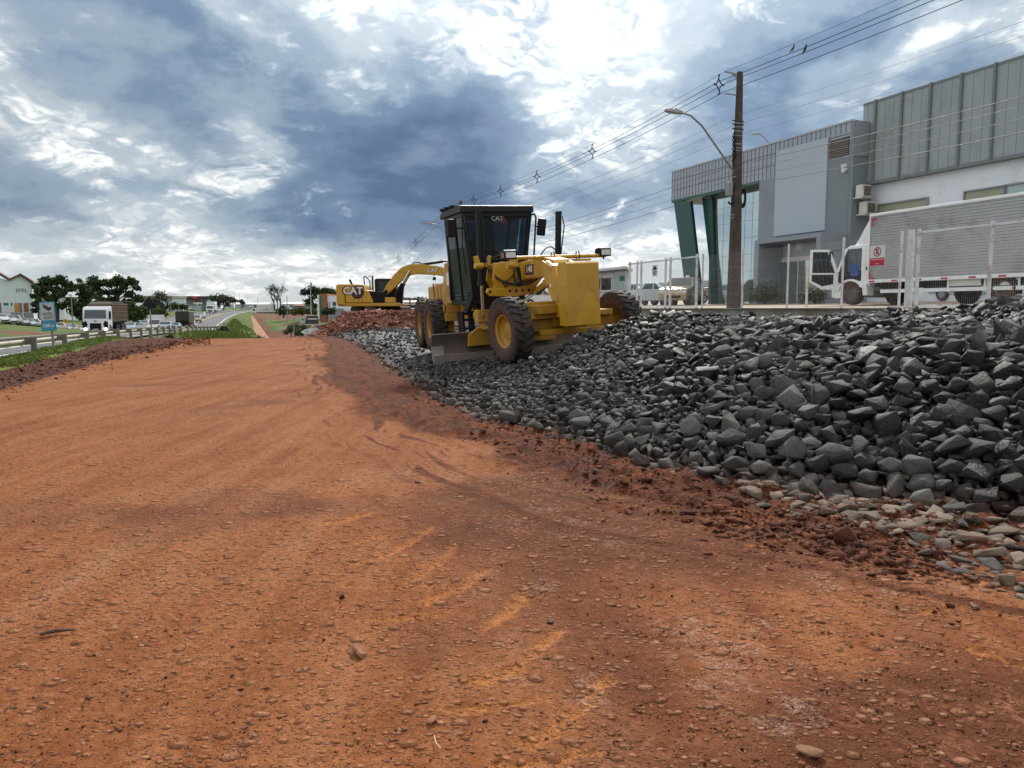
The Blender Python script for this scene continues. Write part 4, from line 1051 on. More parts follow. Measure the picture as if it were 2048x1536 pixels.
    b.box(-1.94, -1.62, -.68, -.30, 1.96, 2.08); b.box(-1.94, -1.62, -.66, -.52, 1.5, 1.96)
    b.box(-1.95, -1.60, -.5, .4, 1.40, 1.50)
    b.build('saddle', M_YEL, root, bevel=.012)
    b = MB(); b.prism([(-.98, 1.46), (-.94, 1.55), (-.82, 1.56), (-.76, 1.53), (-.5, 1.55), (.10, 1.57), (.20, 1.50), (.12, 1.40), (-.30, 1.34), (-.62, 1.36), (-.90, 1.38)], 'x', -1.58, -1.50)
    lk = b.build('link_bar', M_YEL, root, bevel=.008)
    h = MB()
    for y in (-.9, -.42, -.26, -.10, .05): h.disc((-1.497, y, 1.47), .032, 'x', 14)
    h.build('bolt_hole', M_BLKM, lk)
    for (y0, y1, z0, z1) in ((.30, .44, 1.50, 1.86), ):
        a = MB(); a.path([(-1.3, .12, 1.44), (-1.3, .42, 1.62), (-1.2, .60, 1.90), (-1.2, .40, 2.0)], [.06, .08, .07, .05], 8); a.build('curved_arm', M_YEL, root, smooth=50)
    # blade lift cylinders
    for y, yt in ((-.92, -.90), (1.02, 1.12)):
        c = MB(); c.tube((-1.9, y, 1.66), (-1.9, yt, 3.22), .072, n=16); c.tube((-1.9, y, 1.62), (-1.9, y, 1.72), .09, n=16); c.tube((-1.9, yt, 3.18), (-1.9, yt, 3.24), .078, n=16)
        c.path([(-1.82, yt + .05, 3.12), (-1.80, yt + .08, 2.9), (-1.80, y + .07, 2.3), (-1.82, y + .05, 1.8)], .016, 6)
        cy = c.build('lift_cylinder', M_BLK, root, smooth=40)
        c = MB(); c.tube((-1.9, y, 1.66), (-1.95, y * .98, .92), .038, n=12); c.build('rod', M_CHROME, cy, smooth=40)
        c = MB(); c.box(-2.0, -1.8, y - .13, y + .13, 2.02, 2.12); c.obox((-1.78, y - .13, 2.14), (.12, .09, .26), (R(12), 0, 0)); c.obox((-1.80, y + .16, 2.16), (.10, .07, .22), (R(-10), 0, 0)); c.tube((-1.75, y - .2, 2.05), (-1.75, y - .02, 2.05), .07, n=12); c.build('yoke', M_YEL, root, bevel=.01)
    c = MB(); c.tube((-1.50, .52, 1.60), (-1.42, .20, 1.42), .085, n=14); c.tube((-1.5, .58, 1.63), (-1.48, .48, 1.58), .11, n=14); sc_ = c.build('side_shift_cylinder', M_BLK, root, smooth=40)
    c = MB(); c.tube((-1.44, .26, 1.455), (-1.15, -.55, 1.08), .036, n=12); c.build('rod', M_CHROME, sc_, smooth=40)
    # drawbar, circle and blade
    b = MB(); b.prism([(-.32, -.12), (-2.2, -.62), (-2.5, -.62), (-2.5, .62), (-2.2, .62), (-.32, .12)], 'z', .78, .92); b.box(-2.3, -2.05, -1.0, 1.0, .88, 1.02); b.box(-2.2, -1.95, -1.02, -.72, .80, 1.08)
    b.build('drawbar', M_YEL2, root, bevel=.01)
    b = MB(); b.lathe([(.74, .62), (.80, .62), (.80, .74), (.62, .74), (.62, .62), (.74, .62)], 40, (-2.30, 0, 0)); b.prism([(-1.15, .26), (-1.12, .52), (-.90, .66), (-.45, .68), (-.3, .26)], 'x', -2.40, -2.32); b.prism([(1.15, .26), (1.1, .52), (.90, .66), (.45, .68), (.3, .26)], 'x', -2.40, -2.32)
    b.build('circle', M_YEL2, root, bevel=.006)
    b = MB(); n = 9; prof = []
    for i in range(n + 1):
        a = R(-38 + 76 * i / n); prof.append((-2.98 + .42 * math.cos(a) * 1.0, .30 + .46 * math.sin(a)))
    pts = [(x, z) for x, z in prof] + [(x - .035, z) for x, z in prof[::-1]]
    # curved moldboard, hollow side to the front
    pr = [(-2.50 + .55 * (1 - math.cos(R(-34 + 68 * i / n))) * .8, .27 + .60 * (i / n - .5)) for i in range(n + 1)]
    pts = [(x, z) for x, z in pr] + [(x - .03, z) for x, z in pr[::-1]]
    b.prism(pts, 'y', -1.98, 1.70); bl = b.build('blade', M_STEEL, root, smooth=50)
    e = MB(); e.prism([(pr[0][0] + .012, -.06), (pr[0][0] + .03, .10), (pr[0][0] - .01, .11), (pr[0][0] - .03, -.06)], 'y', -1.97, 1.69)
    e.build('cutting_edge', M_STEELB, bl)
    e = MB(); e.prism([(x + .018, z) for x, z in pr[:6]] + [(x + .005, z) for x, z in pr[:6][::-1]], 'y', -1.99, -1.70, 0); e.prism([(pr[0][0] + .02, -.10), (pr[0][0] + .04, .02), (pr[0][0], .02), (pr[0][0] - .01, -.10)], 'y', -1.96, -1.72, 0)
    e.build('end_bit', M_STEELB, bl)
    e = MB(); e.box(pr[-1][0] - .04, pr[-1][0] + .012, -1.98, 1.70, .565, .585); e.build('top_rib', M_STEELB, bl)
    # cab
    z0, z1, z2 = 1.28, 2.28, 3.34
    def ring(z):
        k = (z - z0) / (z2 - z0); yl, yr = -.80 - .10 * k, .56 + .36 * k
        xf, xb = -2.72 - .16 * k, -4.12 + .04 * k
        return xf, xb, yl, yr
    cabm = MB()
    xf0, xb0, yl0, yr0 = ring(z0); xf2, xb2, yl2, yr2 = ring(z2)
    P4 = lambda z: [(ring(z)[0], ring(z)[2], z), (ring(z)[0], ring(z)[3], z), (ring(z)[1], ring(z)[3], z), (ring(z)[1], ring(z)[2], z)]
    for i in range(4):
        a, c = P4(z0)[i], P4(z2)[i]; sx = .045 if i in (0, 1) else -.045; sy = -1 if i in (0, 3) else 1
        cabm.loft([[(p[0] - sx * (1 + u), p[1] - sy * .04 * (1 + v_), p[2]) for u, v_ in ((-1, -1), (1, -1), (1, 1), (-1, 1))] for p in (a, c)])
    for z, th in ((z0, .09), (z2, .10)):
        xf, xb, yl, yr = ring(z); cabm.box(xb, xf, yl, yr, z - th, z)
    for z in (z1 - .05,):
        xf, xb, yl, yr = ring(z); cabm.box(xf - .05, xf + .012, yl, yr, z - .035, z + .035)
    xf, xb, yl, yr = ring(z1); cabm.box(xb, xb + .06, yl, yr, z1 - .25, z1 - .15)
    xq = -3.42                                     # door post on the near side
    cabm.loft([[(xq + u, ring(z)[2] + v_, z) for u, v_ in ((-.035, -.012), (.035, -.012), (.035, .04), (-.035, .04))] for z in (z0, z2)])
    cab_o = cabm.build('cab', M_BLK, root, bevel=.008)
    xfz = lambda z: ring(z)
    def pane(name, pts, mat):
        g = MB(); g.add(pts, [[0, 1, 2, 3]]); return g.build(name, mat, cab_o)
    def front(za, zb, off=-.03):
        a, c = ring(za), ring(zb); return [(a[0] + off, a[2] + .06, za), (a[0] + off, a[3] - .06, za), (c[0] + off, c[3] - .06, zb), (c[0] + off, c[2] + .06, zb)]
    pane('windscreen', front(z1, z2 - .1), M_GLASS); pane('lower_front_panel', front(z0, z1 - .08), M_BLKM)
    def sidep(x0, x1, za, zb, sd, mt, nm):
        def yy(z): return ring(z)[2] + .02 if sd < 0 else ring(z)[3] - .02
        pane(nm, [(x0, yy(za), za), (x1, yy(za), za), (x1, yy(zb), zb), (x0, yy(zb), zb)], mt)
    sidep(-4.05, -3.46, z0, z2 - .1, -1, M_GLASSD, 'side_window'); sidep(-3.38, -2.80, z0 + .0, z2 - .1, -1, M_GLASSD, 'door_window')
    sidep(-4.05, -3.46, z0 + .3, z2 - .1, 1, M_GLASS, 'side_window'); sidep(-3.38, -2.80, z0 + .3, z2 - .1, 1, M_GLASS, 'door_window')
    a, c = ring(z1 - .15), ring(z2 - .12); pane('rear_window', [(a[1] + .05, a[2] + .1, z1 - .15), (a[1] + .05, a[3] - .1, z1 - .15), (c[1] + .05, c[3] - .1, z2 - .12), (c[1] + .05, c[2] + .1, z2 - .12)], M_GLASS)
    g = MB(); g.box(-4.1, -4.04, -.85, .75, 1.3, 2.15); g.box(-4.09, -4.03, .12, .42, 2.1, 3.3); g.build('rear_panel', M_BLKM, cab_o)
    g = MB(); g.box(-3.9, -3.35, -.34, .22, 1.75, 1.92); g.obox((-3.88, -.06, 2.35), (.12, .5, .85), (0, R(-8), 0)); g.obox((-3.95, -.06, 2.86), (.10, .28, .22), (0, R(-8), 0)); g.build('seat', M_BLKM, cab_o, bevel=.03)
    g = MB(); g.tube((-2.95, .0, 1.4), (-3.05, .0, 2.2), .05); g.obox((-3.0, 0, 2.28), (.22, .5, .12), (0, R(-20), 0)); g.box(-3.6, -2.95, .36, .55, 1.9, 2.42); g.build('console', M_BLKM, cab_o, bevel=.02)
    # roof with overhang and lamps
    rf = MB(); rf.prism([(-2.84, 3.33), (-2.86, 3.49), (-3.05, 3.52), (-4.05, 3.47), (-4.22, 3.40), (-4.22, 3.30), (-4.0, 3.31), (-3.0, 3.33)], 'y', -.95, .97)
    ro = rf.build('roof', M_BLK, root, bevel=.02)
    for (x, y) in ((-4.1, -.90), (-3.75, -.93), (-3.4, -.93)):
        l_ = MB(); l_.obox((x, y, 3.52), (.13, .12, .07)); l_.tube((x, y, 3.46), (x, y, 3.52), .02); l_.build('roof_lamp', M_BLKM, ro, bevel=.012)
    l_ = MB(); l_.tube((-3.4, .4, 3.46), (-3.4, .4, 3.55), .09, n=12); l_.build('beacon_base', M_BLKM, ro, smooth=40)
    tx = MB(); tx.text('CAT', .155, face_M((ring(3.19)[0] - .012, .0, 3.19), (1, 0, .13)), 0, .002, .018)
    tx.build('lettering', M_GREYT, cab_o)
    tx = MB(); tx.lathe([(.085, 0), (0.0, 0)], 24, (ring(3.16)[0] - .022, .145, 3.15), 'x', 0); tx.build('round_mark', M_DECAL, cab_o)
    # mirrors on brackets
    for sd in (-1, 1):
        y0 = -.90 if sd < 0 else .93; yc = -1.24 if sd < 0 else 1.06
        br = MB()
        if sd < 0: br.path([(-2.82, y0, 2.97), (-2.72, y0 - .12, 2.96), (-2.70, yc, 2.96)], .018, 8); br.path([(-2.82, -.92, 3.28), (-2.80, -.96, 2.6), (-2.82, -.9, 1.9)], .016, 6)
        else: br.path([(-2.88, y0 - .05, 3.28), (-2.74, y0, 3.27), (-2.72, y0 + .02, 3.18), (-2.74, y0 - .08, 2.2), (-2.78, .72, 1.5)], .022, 8); br.path([(-2.72, y0, 2.98), (-2.72, yc, 2.98)], .018, 8)
        m_ = br.build('mirror_bracket', M_BLK, root, smooth=50)
        q = MB(); M0 = q.M; q.M = Matrix.Translation((-2.70, yc + .02 * sd, 2.96)) @ Euler((R(-8 * sd) if sd > 0 else 0, R(4), R(-24 * sd if sd > 0 else 12))).to_matrix().to_4x4()
        q.box(-.05, .05, -.105, .105, -.205, .205); q.build('mirror', M_BLK, m_, bevel=.035, seg=3)
    # engine hood and rear
    b = MB(); b.M = ART;  b.prism([(-4.18, 1.22), (-4.18, 2.52), (-4.5, 2.50), (-5.1, 2.40), (-5.6, 2.24), (-5.85, 2.06), (-5.98, 1.8), (-8.3, 1.72), (-8.35, 1.0), (-5.6, 1.0)], 'y', -.56, .56)
    hd = b.build('engine_hood', M_YEL, root, bevel=.06, seg=3)
    lb = MB(); lb.M = ART;  lb.obox((-5.25, -.568, 1.86), (.30, .006, .34)); lb.build('paper_notice', M_WHITE, hd)
    lb = MB(); lb.M = ART
    for i in range(7): lb.obox((-4.82 + .055 * i, -.566, 2.12), (.032, .008, .40))
    lb.build('vent_grille', pm('grey_vent', (.34, .33, .30), .5), hd)
    lb = MB(); lb.M = ART;  lb.obox((-5.30, -.564, 1.86), (.62, .006, .86)); lb.build('service_door', M_YEL2, hd, bevel=.003)
    b = MB(); b.M = ART;  b.box(-4.95, -4.2, -.86, -.5, 1.0, 1.26); b.box(-4.6, -4.2, -.90, -.6, .78, 1.0); b.box(-4.4, -2.9, -.5, .5, .80, 1.25); b.box(-8.2, -4.3, -.4, .4, .75, 1.1); b.box(-4.2, -3.1, .4, .75, .9, 1.25)
    b.build('rear_frame', M_YEL2, root, bevel=.015)
    b = MB(); b.M = ART;  b.box(-4.62, -4.24, -.905, -.895, 1.02, 1.2); b.build('battery_cover', M_YEL2, root)
    for sd in (-1, 1):
        b = MB(); b.M = ART;  b.prism([(-4.5, .5), (-4.5, .85), (-4.8, .95), (-6.6, .95), (-6.9, .8), (-6.9, .5), (-6.6, .4), (-4.8, .4)], 'y', sd * .62, sd * .82); b.build('tandem_case', M_YEL2, root, bevel=.02)
    b = MB(); b.M = ART;  b.path([(-5.05, -.88, 1.22), (-5.05, -.90, 1.74), (-5.7, -.88, 1.76), (-5.75, -.86, 1.22)], .02, 6); b.path([(-5.9, -.62, 1.1), (-5.95, -.66, 1.75)], .018, 6)
    b.build('handrail', M_YEL2, root, smooth=60)
    # steps under the cab door
    b = MB(); b.box(-3.02, -2.70, -1.10, -1.05, .42, 1.05); b.box(-3.02, -2.70, -.84, -.80, .42, 1.05)
    for z in (.42, .62, .84): b.box(-3.02, -2.70, -1.08, -.80, z, z + .03)
    b.obox((-2.86, -.86, 1.16), (.26, .10, .42), (R(-28), 0, 0)); b.tube((-2.72, -.93, .45), (-2.72, -.93, 1.1), .012)
    b.build('steps', M_BLKM, root, bevel=.006)
    b = MB(); b.box(-3.4, -2.75, -.6, .5, .95, 1.25); b.tube((-2.72, -.45, 1.14), (-2.70, -.45, 1.14), .07); b.tube((-2.75, -.2, 1.1), (-2.68, -.2, 1.1), .05); b.build('belly_box', M_BLKM, root, bevel=.02)
    # hoses
    def hose(pts, r=.017):
        # smooth through the points
        P = [Vector(p) for p in pts]; out = []
        for i in range(len(P) - 1):
            p0, p1, p2, p3 = P[max(i - 1, 0)], P[i], P[i + 1], P[min(i + 2, len(P) - 1)]
            for k in range(6):
                u = k / 6; out.append(.5 * ((2 * p1) + (p2 - p0) * u + (2 * p0 - 5 * p1 + 4 * p2 - p3) * u * u + (3 * p1 - p0 - 3 * p2 + p3) * u ** 3))
        out.append(P[-1]); b = MB(); b.path(out, r, 6); b.build('hydraulic_hose', M_HOSE, root, smooth=60)
    hose([(-1.85, -.80, 2.15), (-1.6, -.55, 2.26), (-1.45, -.25, 2.12), (-1.5, -.35, 1.78), (-1.65, -.6, 1.62)])
    hose([(-1.8, -.80, 2.0), (-1.5, -.62, 1.72), (-1.4, -.25, 1.62), (-1.2, .05, 1.72), (-1.0, .1, 1.98)]); hose([(-1.8, -.78, 1.95), (-1.5, -.60, 1.68), (-1.35, -.2, 1.58), (-1.15, .1, 1.7), (-.95, .12, 1.9)], .02)
    hose([(-1.7, -.62, 1.85), (-1.6, -.5, 1.6), (-1.58, -.42, 1.42)], .014); hose([(-1.7, -.5, 1.85), (-1.6, -.44, 1.6), (-1.58, -.5, 1.42)], .014)
    hose([(.05, .26, 1.5), (.02, .10, 1.2), (-.25, -.2, 1.02), (-.5, -.45, 1.08), (-.4, -.65, 1.0)], .024); hose([(.10, .30, 1.5), (.10, .16, 1.22), (-.15, -.1, 1.03), (-.4, -.35, 1.06)], .024); hose([(.14, .1, 1.4), (.1, .0, 1.1), (-.05, -.15, .98)], .018)
    hose([(-1.8, 1.0, 2.3), (-1.65, .75, 2.42), (-1.5, .5, 2.36), (-1.4, .3, 2.16)], .016); hose([(-.3, 1.18, 2.13), (-.34, 1.2, 2.27), (-.36, 1.28, 2.26)], .010)
    hose([(.50, -.10, 1.25), (.62, -.12, 1.0), (.60, -.05, .75)], .018)
    b = MB(); b.tube((-1.2, -.34, 1.98), (-1.2, -.30, 1.66), .045, n=10); b.tube((-1.22, -.36, 1.70), (-1.12, -.36, 1.60), .07, n=12); b.build('work_lamp', M_BLK, root, smooth=40)
    tx = MB(); tx.text('140', .20, face_M((-.93, -.206, 1.91), (0, -1, 0)), 0, .002, .02); tx.build('lettering', M_WHITE, root)
    tx = MB(); tx.obox((-.93, -.203, 1.905), (.40, .003, .22)); tx.build('number_plate', M_DECAL, root)
    return root
grader()

# ------------------------------------------------------------------ excavator
def excavator():
    E = at(742, 640, 48.5); k = FPX / 48.5
    root = empty('excavator', (E.x, E.y + 1.35, E.z), 0, 'yellow tracked excavator with raised boom on the red rubble mound', 'excavator')
    X = lambda px: (px - 742) / k
    Z = lambda py: (640 - py) / k
    b = MB(); b.prism([(X(692), Z(606)), (X(692), Z(569)), (X(727), Z(570)), (X(731), Z(580)), (X(738), Z(582)), (X(748), Z(606))], 'y', -1.35, 1.35); b.prism([(X(676), Z(606)), (X(798), Z(606)), (X(797), Z(613)), (X(676), Z(613))], 'y', -1.3, 1.3)
    b.build('house', M_YEL, root, bevel=.05)
    b = MB(); b.prism([(X(674), Z(610)), (X(673), Z(573)), (X(676), Z(569)), (X(691), Z(569)), (X(691), Z(611))], 'y', -1.36, 1.36); b.build('counterweight', M_YEL, root, bevel=.08, seg=3)
    b = MB(); b.box(X(708.5), X(709), -1.357, -1.352, Z(605), Z(570)); b.box(X(725), X(725.6), -1.357, -1.352, Z(605), Z(570)); b.obox((X(716), -1.355, Z(596)), (.28, .006, .06)); b.build('panel_gap', M_BLKM, root)
    b = MB(); b.prism([(X(737), Z(582)), (X(741), Z(605)), (X(771), Z(605)), (X(772), Z(580)), (X(766), Z(585))], 'y', -1.3, -.3); b.build('step_bay', M_BLKM, root, bevel=.02)
    b = MB(); b.prism([(X(770), Z(595)), (X(770), Z(606)), (X(789), Z(606)), (X(789), Z(598)), (X(786), Z(595))], 'y', -1.32, -.35); b.build('tool_box', M_YEL, root, bevel=.03)
    b = MB(); b.text('CAT', .62, face_M((X(707), -1.362, Z(582.5)), (0, -1, 0)), 0, .004, .03); lt = b.build('lettering', M_WHITE, root)
    b = MB(); b.text('CAT', .66, face_M((X(707) - .01, -1.358, Z(582.5)), (0, -1, 0)), 0, .002, .075); b.lathe([(.42, 0), (0, 0)], 24, (X(716), -1.356, Z(585)), 'y'); b.build('round_mark', M_DECAL, root)
    b = MB(); b.prism([(X(742), Z(606)), (X(741), Z(560)), (X(744), Z(556)), (X(777), Z(556)), (X(781), Z(559)), (X(795), Z(606))], 'y', .25, 1.3); cb = b.build('cab', M_BLK, root, bevel=.04)
    b = MB(); b.add([(X(747), .24, Z(590)), (X(768), .24, Z(590)), (X(768), .24, Z(561)), (X(747), .24, Z(561))], [[0, 1, 2, 3]]); b.build('side_window', M_GLASSD, cb)
    b = MB(); b.prism([(X(781), Z(607)), (X(799), Z(607)), (X(803), Z(570)), (X(797), Z(567))], 'y', -.3, .2); b.build('boom_bracket', M_BLKM, root, bevel=.03)
    b = MB(); b.path([(X(729), -1.2, Z(570)), (X(728.5), -1.2, Z(553)), (X(731), -1.2, Z(553)), (X(740), -1.2, Z(562)), (X(741), -1.2, Z(579))], .035, 6); b.path([(X(728), -1.0, Z(579)), (X(741), -1.0, Z(579))], .03, 6); b.build('handrail', M_BLKM, root, smooth=60)
    b = MB(); b.obox((X(697), -.4, Z(564)), (.12, .12, .35), (0, R(-25), 0)); b.build('exhaust', M_BLKM, root)
    # boom
    cl = [(764, 590, 8), (775, 576, 15), (793, 555, 19), (806, 544, 21), (819, 539, 21), (836, 538, 20), (869, 541, 18), (905, 547, 16), (930, 554, 11)]
    rings = []
    for i, (px, py, w) in enumerate(cl):
        q0, q1 = cl[max(i - 1, 0)], cl[min(i + 1, len(cl) - 1)]; d = Vector((q1[0] - q0[0], -(q1[1] - q0[1]))).normalized(); nx, nz = -d.y, d.x; h = w / 2 / k
        rings.append([(X(px) + nx * h, -.62, Z(py) + nz * h), (X(px) + nx * h, -.12, Z(py) + nz * h), (X(px) - nx * h, -.12, Z(py) - nz * h), (X(px) - nx * h, -.62, Z(py) - nz * h)])
    b = MB(); b.loft(rings); bo = b.build('boom', M_YEL, root, smooth=30, bevel=.02)
    b = MB(); b.text('CAT', .36, face_M((X(863), -.632, Z(541)), (0, -1, 0), (-.09, 0, 1)), 0, .004, .02); b.build('lettering', M_WHITE, bo)
    b = MB(); b.text('CAT', .38, face_M((X(863), -.627, Z(541)), (0, -1, 0), (-.09, 0, 1)), 0, .002, .07); b.build('round_mark', M_DECAL, bo)
    b = MB(); b.obox((X(866), -.4, Z(557)), (.2, .2, .2)); b.tube((X(866), -.4, Z(552)), (X(866), -.4, Z(548)), .03); b.build('work_lamp', M_BLK, bo, bevel=.03)
    b = MB(); b.path([(X(820), -.37, Z(530)), (X(826), -.37, Z(525)), (X(836), -.37, Z(525)), (X(842), -.37, Z(529))], .04, 6); b.build('hydraulic_hose', M_HOSE, bo)
    for y in (-.78, .02):
        b = MB(); b.tube((X(787), y, Z(594)), (X(803), y, Z(567)), .11, n=10); cy = b.build('boom_cylinder', M_BLK, root, smooth=40)
        b = MB(); b.tube((X(802), y, Z(569)), (X(818), y, Z(542)), .065, n=10); b.build('rod', M_CHROME, cy, smooth=40)
    b = MB(); b.tube((X(841), -.37, Z(529)), (X(884), -.37, Z(523)), .085, n=10); b.tube((X(884), -.37, Z(523)), (X(935), -.37, Z(519)), .05, n=8); b.build('stick_cylinder', M_BLK, root, smooth=40)
    b = MB(); b.prism([(X(918), Z(560)), (X(918), Z(532)), (X(934), Z(516)), (X(940), Z(520)), (X(985), Z(612)), (X(978), Z(616))], 'y', -.58, -.16); b.build('stick', M_YEL, root, bevel=.02)
    b = MB(); b.prism([(X(972), Z(612)), (X(990), Z(606)), (X(1002), Z(622)), (X(992), Z(638)), (X(965), Z(630))], 'y', -.95, .2); b.build('bucket', M_STEEL, root, bevel=.02)
    # undercarriage: tracks turned towards the camera
    uc = MB(); uc.box(-.7, .9, -.9, .9, .25, .88); uc.tube((.1, 0, .7), (.1, 0, .95), .6, n=20); uc.build('undercarriage', M_BLKM, root)
    for cx in (X(716), X(785)):
        t_ = MB(); t_.M = Matrix.Translation((cx, .4, 0)) @ Matrix.Rotation(R(-64), 4, 'Z')
        L, r = 1.7, .40; pts = [(-L + r * math.cos(a), .42 + r * math.sin(a)) for a in np.linspace(math.pi / 2, 3 * math.pi / 2, 9)] + [(L + r * math.cos(a), .42 + r * math.sin(a)) for a in np.linspace(-math.pi / 2, math.pi / 2, 9)]
        t_.prism(pts, 'y', -.26, .26, 0)
        P = [Vector((a, 0, c)) for a, c in pts]; P.append(P[0]); d = [0]
        for i in range(len(P) - 1): d.append(d[-1] + (P[i + 1] - P[i]).length)
        for j in range(int(d[-1] / .19)):
            s_ = j * .19; i = max(q for q in range(len(d) - 1) if d[q] <= s_); u = (s_ - d[i]) / max(d[i + 1] - d[i], 1e-6); p = P[i].lerp(P[i + 1], u); e = (P[i + 1] - P[i]).normalized()
            t_.obox(p, (.15, .62, .06), (0, math.atan2(-e.z, e.x), 0), 1)
        t_.build('track', [M_BLKM, M_RUBD], root)
    return root
excavator()
# ------------------------------------------------------------------ the yard on the right: slab, wall, fence, buildings
M_CONC = pm('concrete', (.30, .285, .26), .85, var=.16, scale=1.2, bump=.3, bscale=30, dirt=(.17, .12, .085), damt=.55, dscale=.8)
M_YARD = pm('yard_paving', (.33, .27, .205), .85, var=.14, scale=.6, bump=.15, bscale=30, dirt=(.36, .20, .12), damt=.4, dscale=.4)
M_WPAINT = pm('white_metal', (.66, .67, .68), .4, var=.10, scale=3, dirt=(.34, .22, .15), damt=.34, dscale=4)
M_WWALL = pm('white_wall', (.74, .79, .86), .7, var=.05, scale=.5, dirt=(.42, .43, .43), damt=.2, dscale=.5)
M_WPANEL = pm('pale_panel', (.41, .465, .54), .55, var=.05, scale=.4)
M_GWALL = pm('grey_wall', (.25, .285, .33), .65, var=.06, scale=.5, dirt=(.16, .18, .19), damt=.25, dscale=.5)
M_GWALL2 = pm('slate_wall', (.20, .235, .262), .65, var=.06, scale=.5)
M_CLAD = pm('grey_cladding', (.30, .335, .355), .5, var=.07, scale=.8, dirt=(.20, .225, .235), damt=.25, dscale=.7)
M_CLADD = pm('cladding_batten', (.17, .19, .20), .55, var=.08)
M_FASC = pm('fascia_panel', (.33, .35, .40), .35, metal=.25, var=.10, scale=.9)
M_FASCD = pm('fascia_joint', (.11, .115, .13), .5)
M_GREEN = pm('green_panel', (.006, .058, .050), .35, var=.08, scale=1)
M_GREEND = pm('dark_green_trim', (.010, .085, .066), .45, var=.08)
M_MIRG = None
def mirror_glass():
    mt, t, b = new_mat('reflective_glass'); co = t.node('ShaderNodeTexCoord').outputs['Object']
    b.inputs['Base Color'].default_value = (.46, .53, .53, 1); b.inputs['Metallic'].default_value = .85; b.inputs['Roughness'].default_value = .07
    t.put(b.inputs['Normal'], t.bump(t.noise(co, .35, 2, .5), .06, .3)); return mt
M_MIRG = mirror_glass()
M_DARKW = pm('dark_window', (.03, .036, .04), .12, var=.15, spec=.7)
M_GREENW = pm('blind_window', (.30, .31, .22), .35, var=.12, scale=2)
M_PALEW = pm('pale_window', (.36, .46, .46), .25, var=.1)
M_ALU = pm('corrugated_aluminium', (.50, .50, .51), .38, metal=.45, var=.10, scale=1.5, dirt=(.36, .33, .30), damt=.3, dscale=1.0)
M_WTRUCK = pm('white_truck_paint', (.80, .83, .86), .28, var=.05, coat=.4)
M_POLE = pm('weathered_pole', (.060, .044, .035), .88, var=.35, scale=3, bump=.5, bscale=14, dirt=(.14, .11, .085), damt=.4, dscale=2.5)
M_CABLE = pm('cable', (.02, .022, .026), .6, var=.1)
M_GALV = pm('galvanised', (.28, .29, .30), .45, metal=.5, var=.12)
M_AC = pm('ac_casing', (.62, .60, .55), .5, var=.08)

YT0 = 17.4
def yard_z(t): return 1.60 + .027 * max(0.0, t - YT0)
b = MB()
for i in range(16):
    t0_, t1_ = YT0 + i * 4, YT0 + (i + 1) * 4
    q = [st(-12, t0_, yard_z(t0_)), st(-12, t1_, yard_z(t1_)), st(92, t1_, yard_z(t1_)), st(92, t0_, yard_z(t0_))]; b.add(q, [[0, 1, 2, 3]])
tag(b.build('yard', M_YARD), kind='structure')
ROADM = Matrix(((RD.x, -RN.x, 0, 0), (RD.y, -RN.y, 0, 0), (0, 0, 1, 0), (0, 0, 0, 1)))       # x along the road, y to its left
b = MB(); b.M = ROADM; b.box(-12, 92, -YT0, -(YT0 - .32), .1, 1.603)
tag(b.build('retaining_wall', M_CONC, bevel=.02), 'low grey concrete kerb wall under the white fence behind the stones', 'wall')
b = MB(); b.M = ROADM; b.box(-12, 92, -(YT0 - .02), -(YT0 - .42), 1.606, 1.64)
tag(b.build('wall_coping', M_CONC, bevel=.01), 'pale strip of coping along the top of the kerb wall', 'coping')

def s_px(px, t=YT0 - .1): return st_of(ont(px, 618, t))[0]
FT = YT0 - .15                                                 # fence line
# fence: posts, mesh panels
def mesh_panel(s0, s1, z0, z1, step=.055, rows=(0, .25, .5, .75, 1.0), r=.0009):
    b = MB(); b.M = ROADM
    n = max(2, int(abs(s1 - s0) / step)); lo, hi = min(s0, s1), max(s0, s1)
    for i in range(n + 1):
        s_ = lo + (hi - lo) * i / n; b.box(s_ - r, s_ + r, -FT - r, -FT + r, z0, z1)
    for k in rows:
        z = z0 + (z1 - z0) * k; b.box(lo, hi, -FT + r + .001, -FT + 3 * r, z - r, z + r)
        if 0 < k < 1:
            b.box(lo, hi, -FT + r + .012, -FT + 3 * r + .012, z - r - .05, z + r - .05)
    return b
fz = 1.62
fence = empty('mesh_fence', st(s_px(1620), FT, fz), 0, 'white welded mesh fence with thin posts in front of the office building', 'fence')
def rel(o, root):
    o.parent = root; o.matrix_parent_inverse = Matrix.Translation(-root.location); return o
posts = [1406, 1486, 1576, 1685, 1800]
for px in posts:
    s_ = s_px(px); b = MB(); b.M = ROADM; b.box(s_ - .027, s_ + .027, -FT - .027, -FT + .027, fz - .02, fz + 2.08); rel(b.build('post', M_WPAINT, bevel=.006), fence)
for a, c in zip(posts[:-1], posts[1:]):
    rel(mesh_panel(s_px(a) - .05, s_px(c) + .05, fz + .06, fz + 1.98).build('mesh_panel', M_WPAINT), fence)
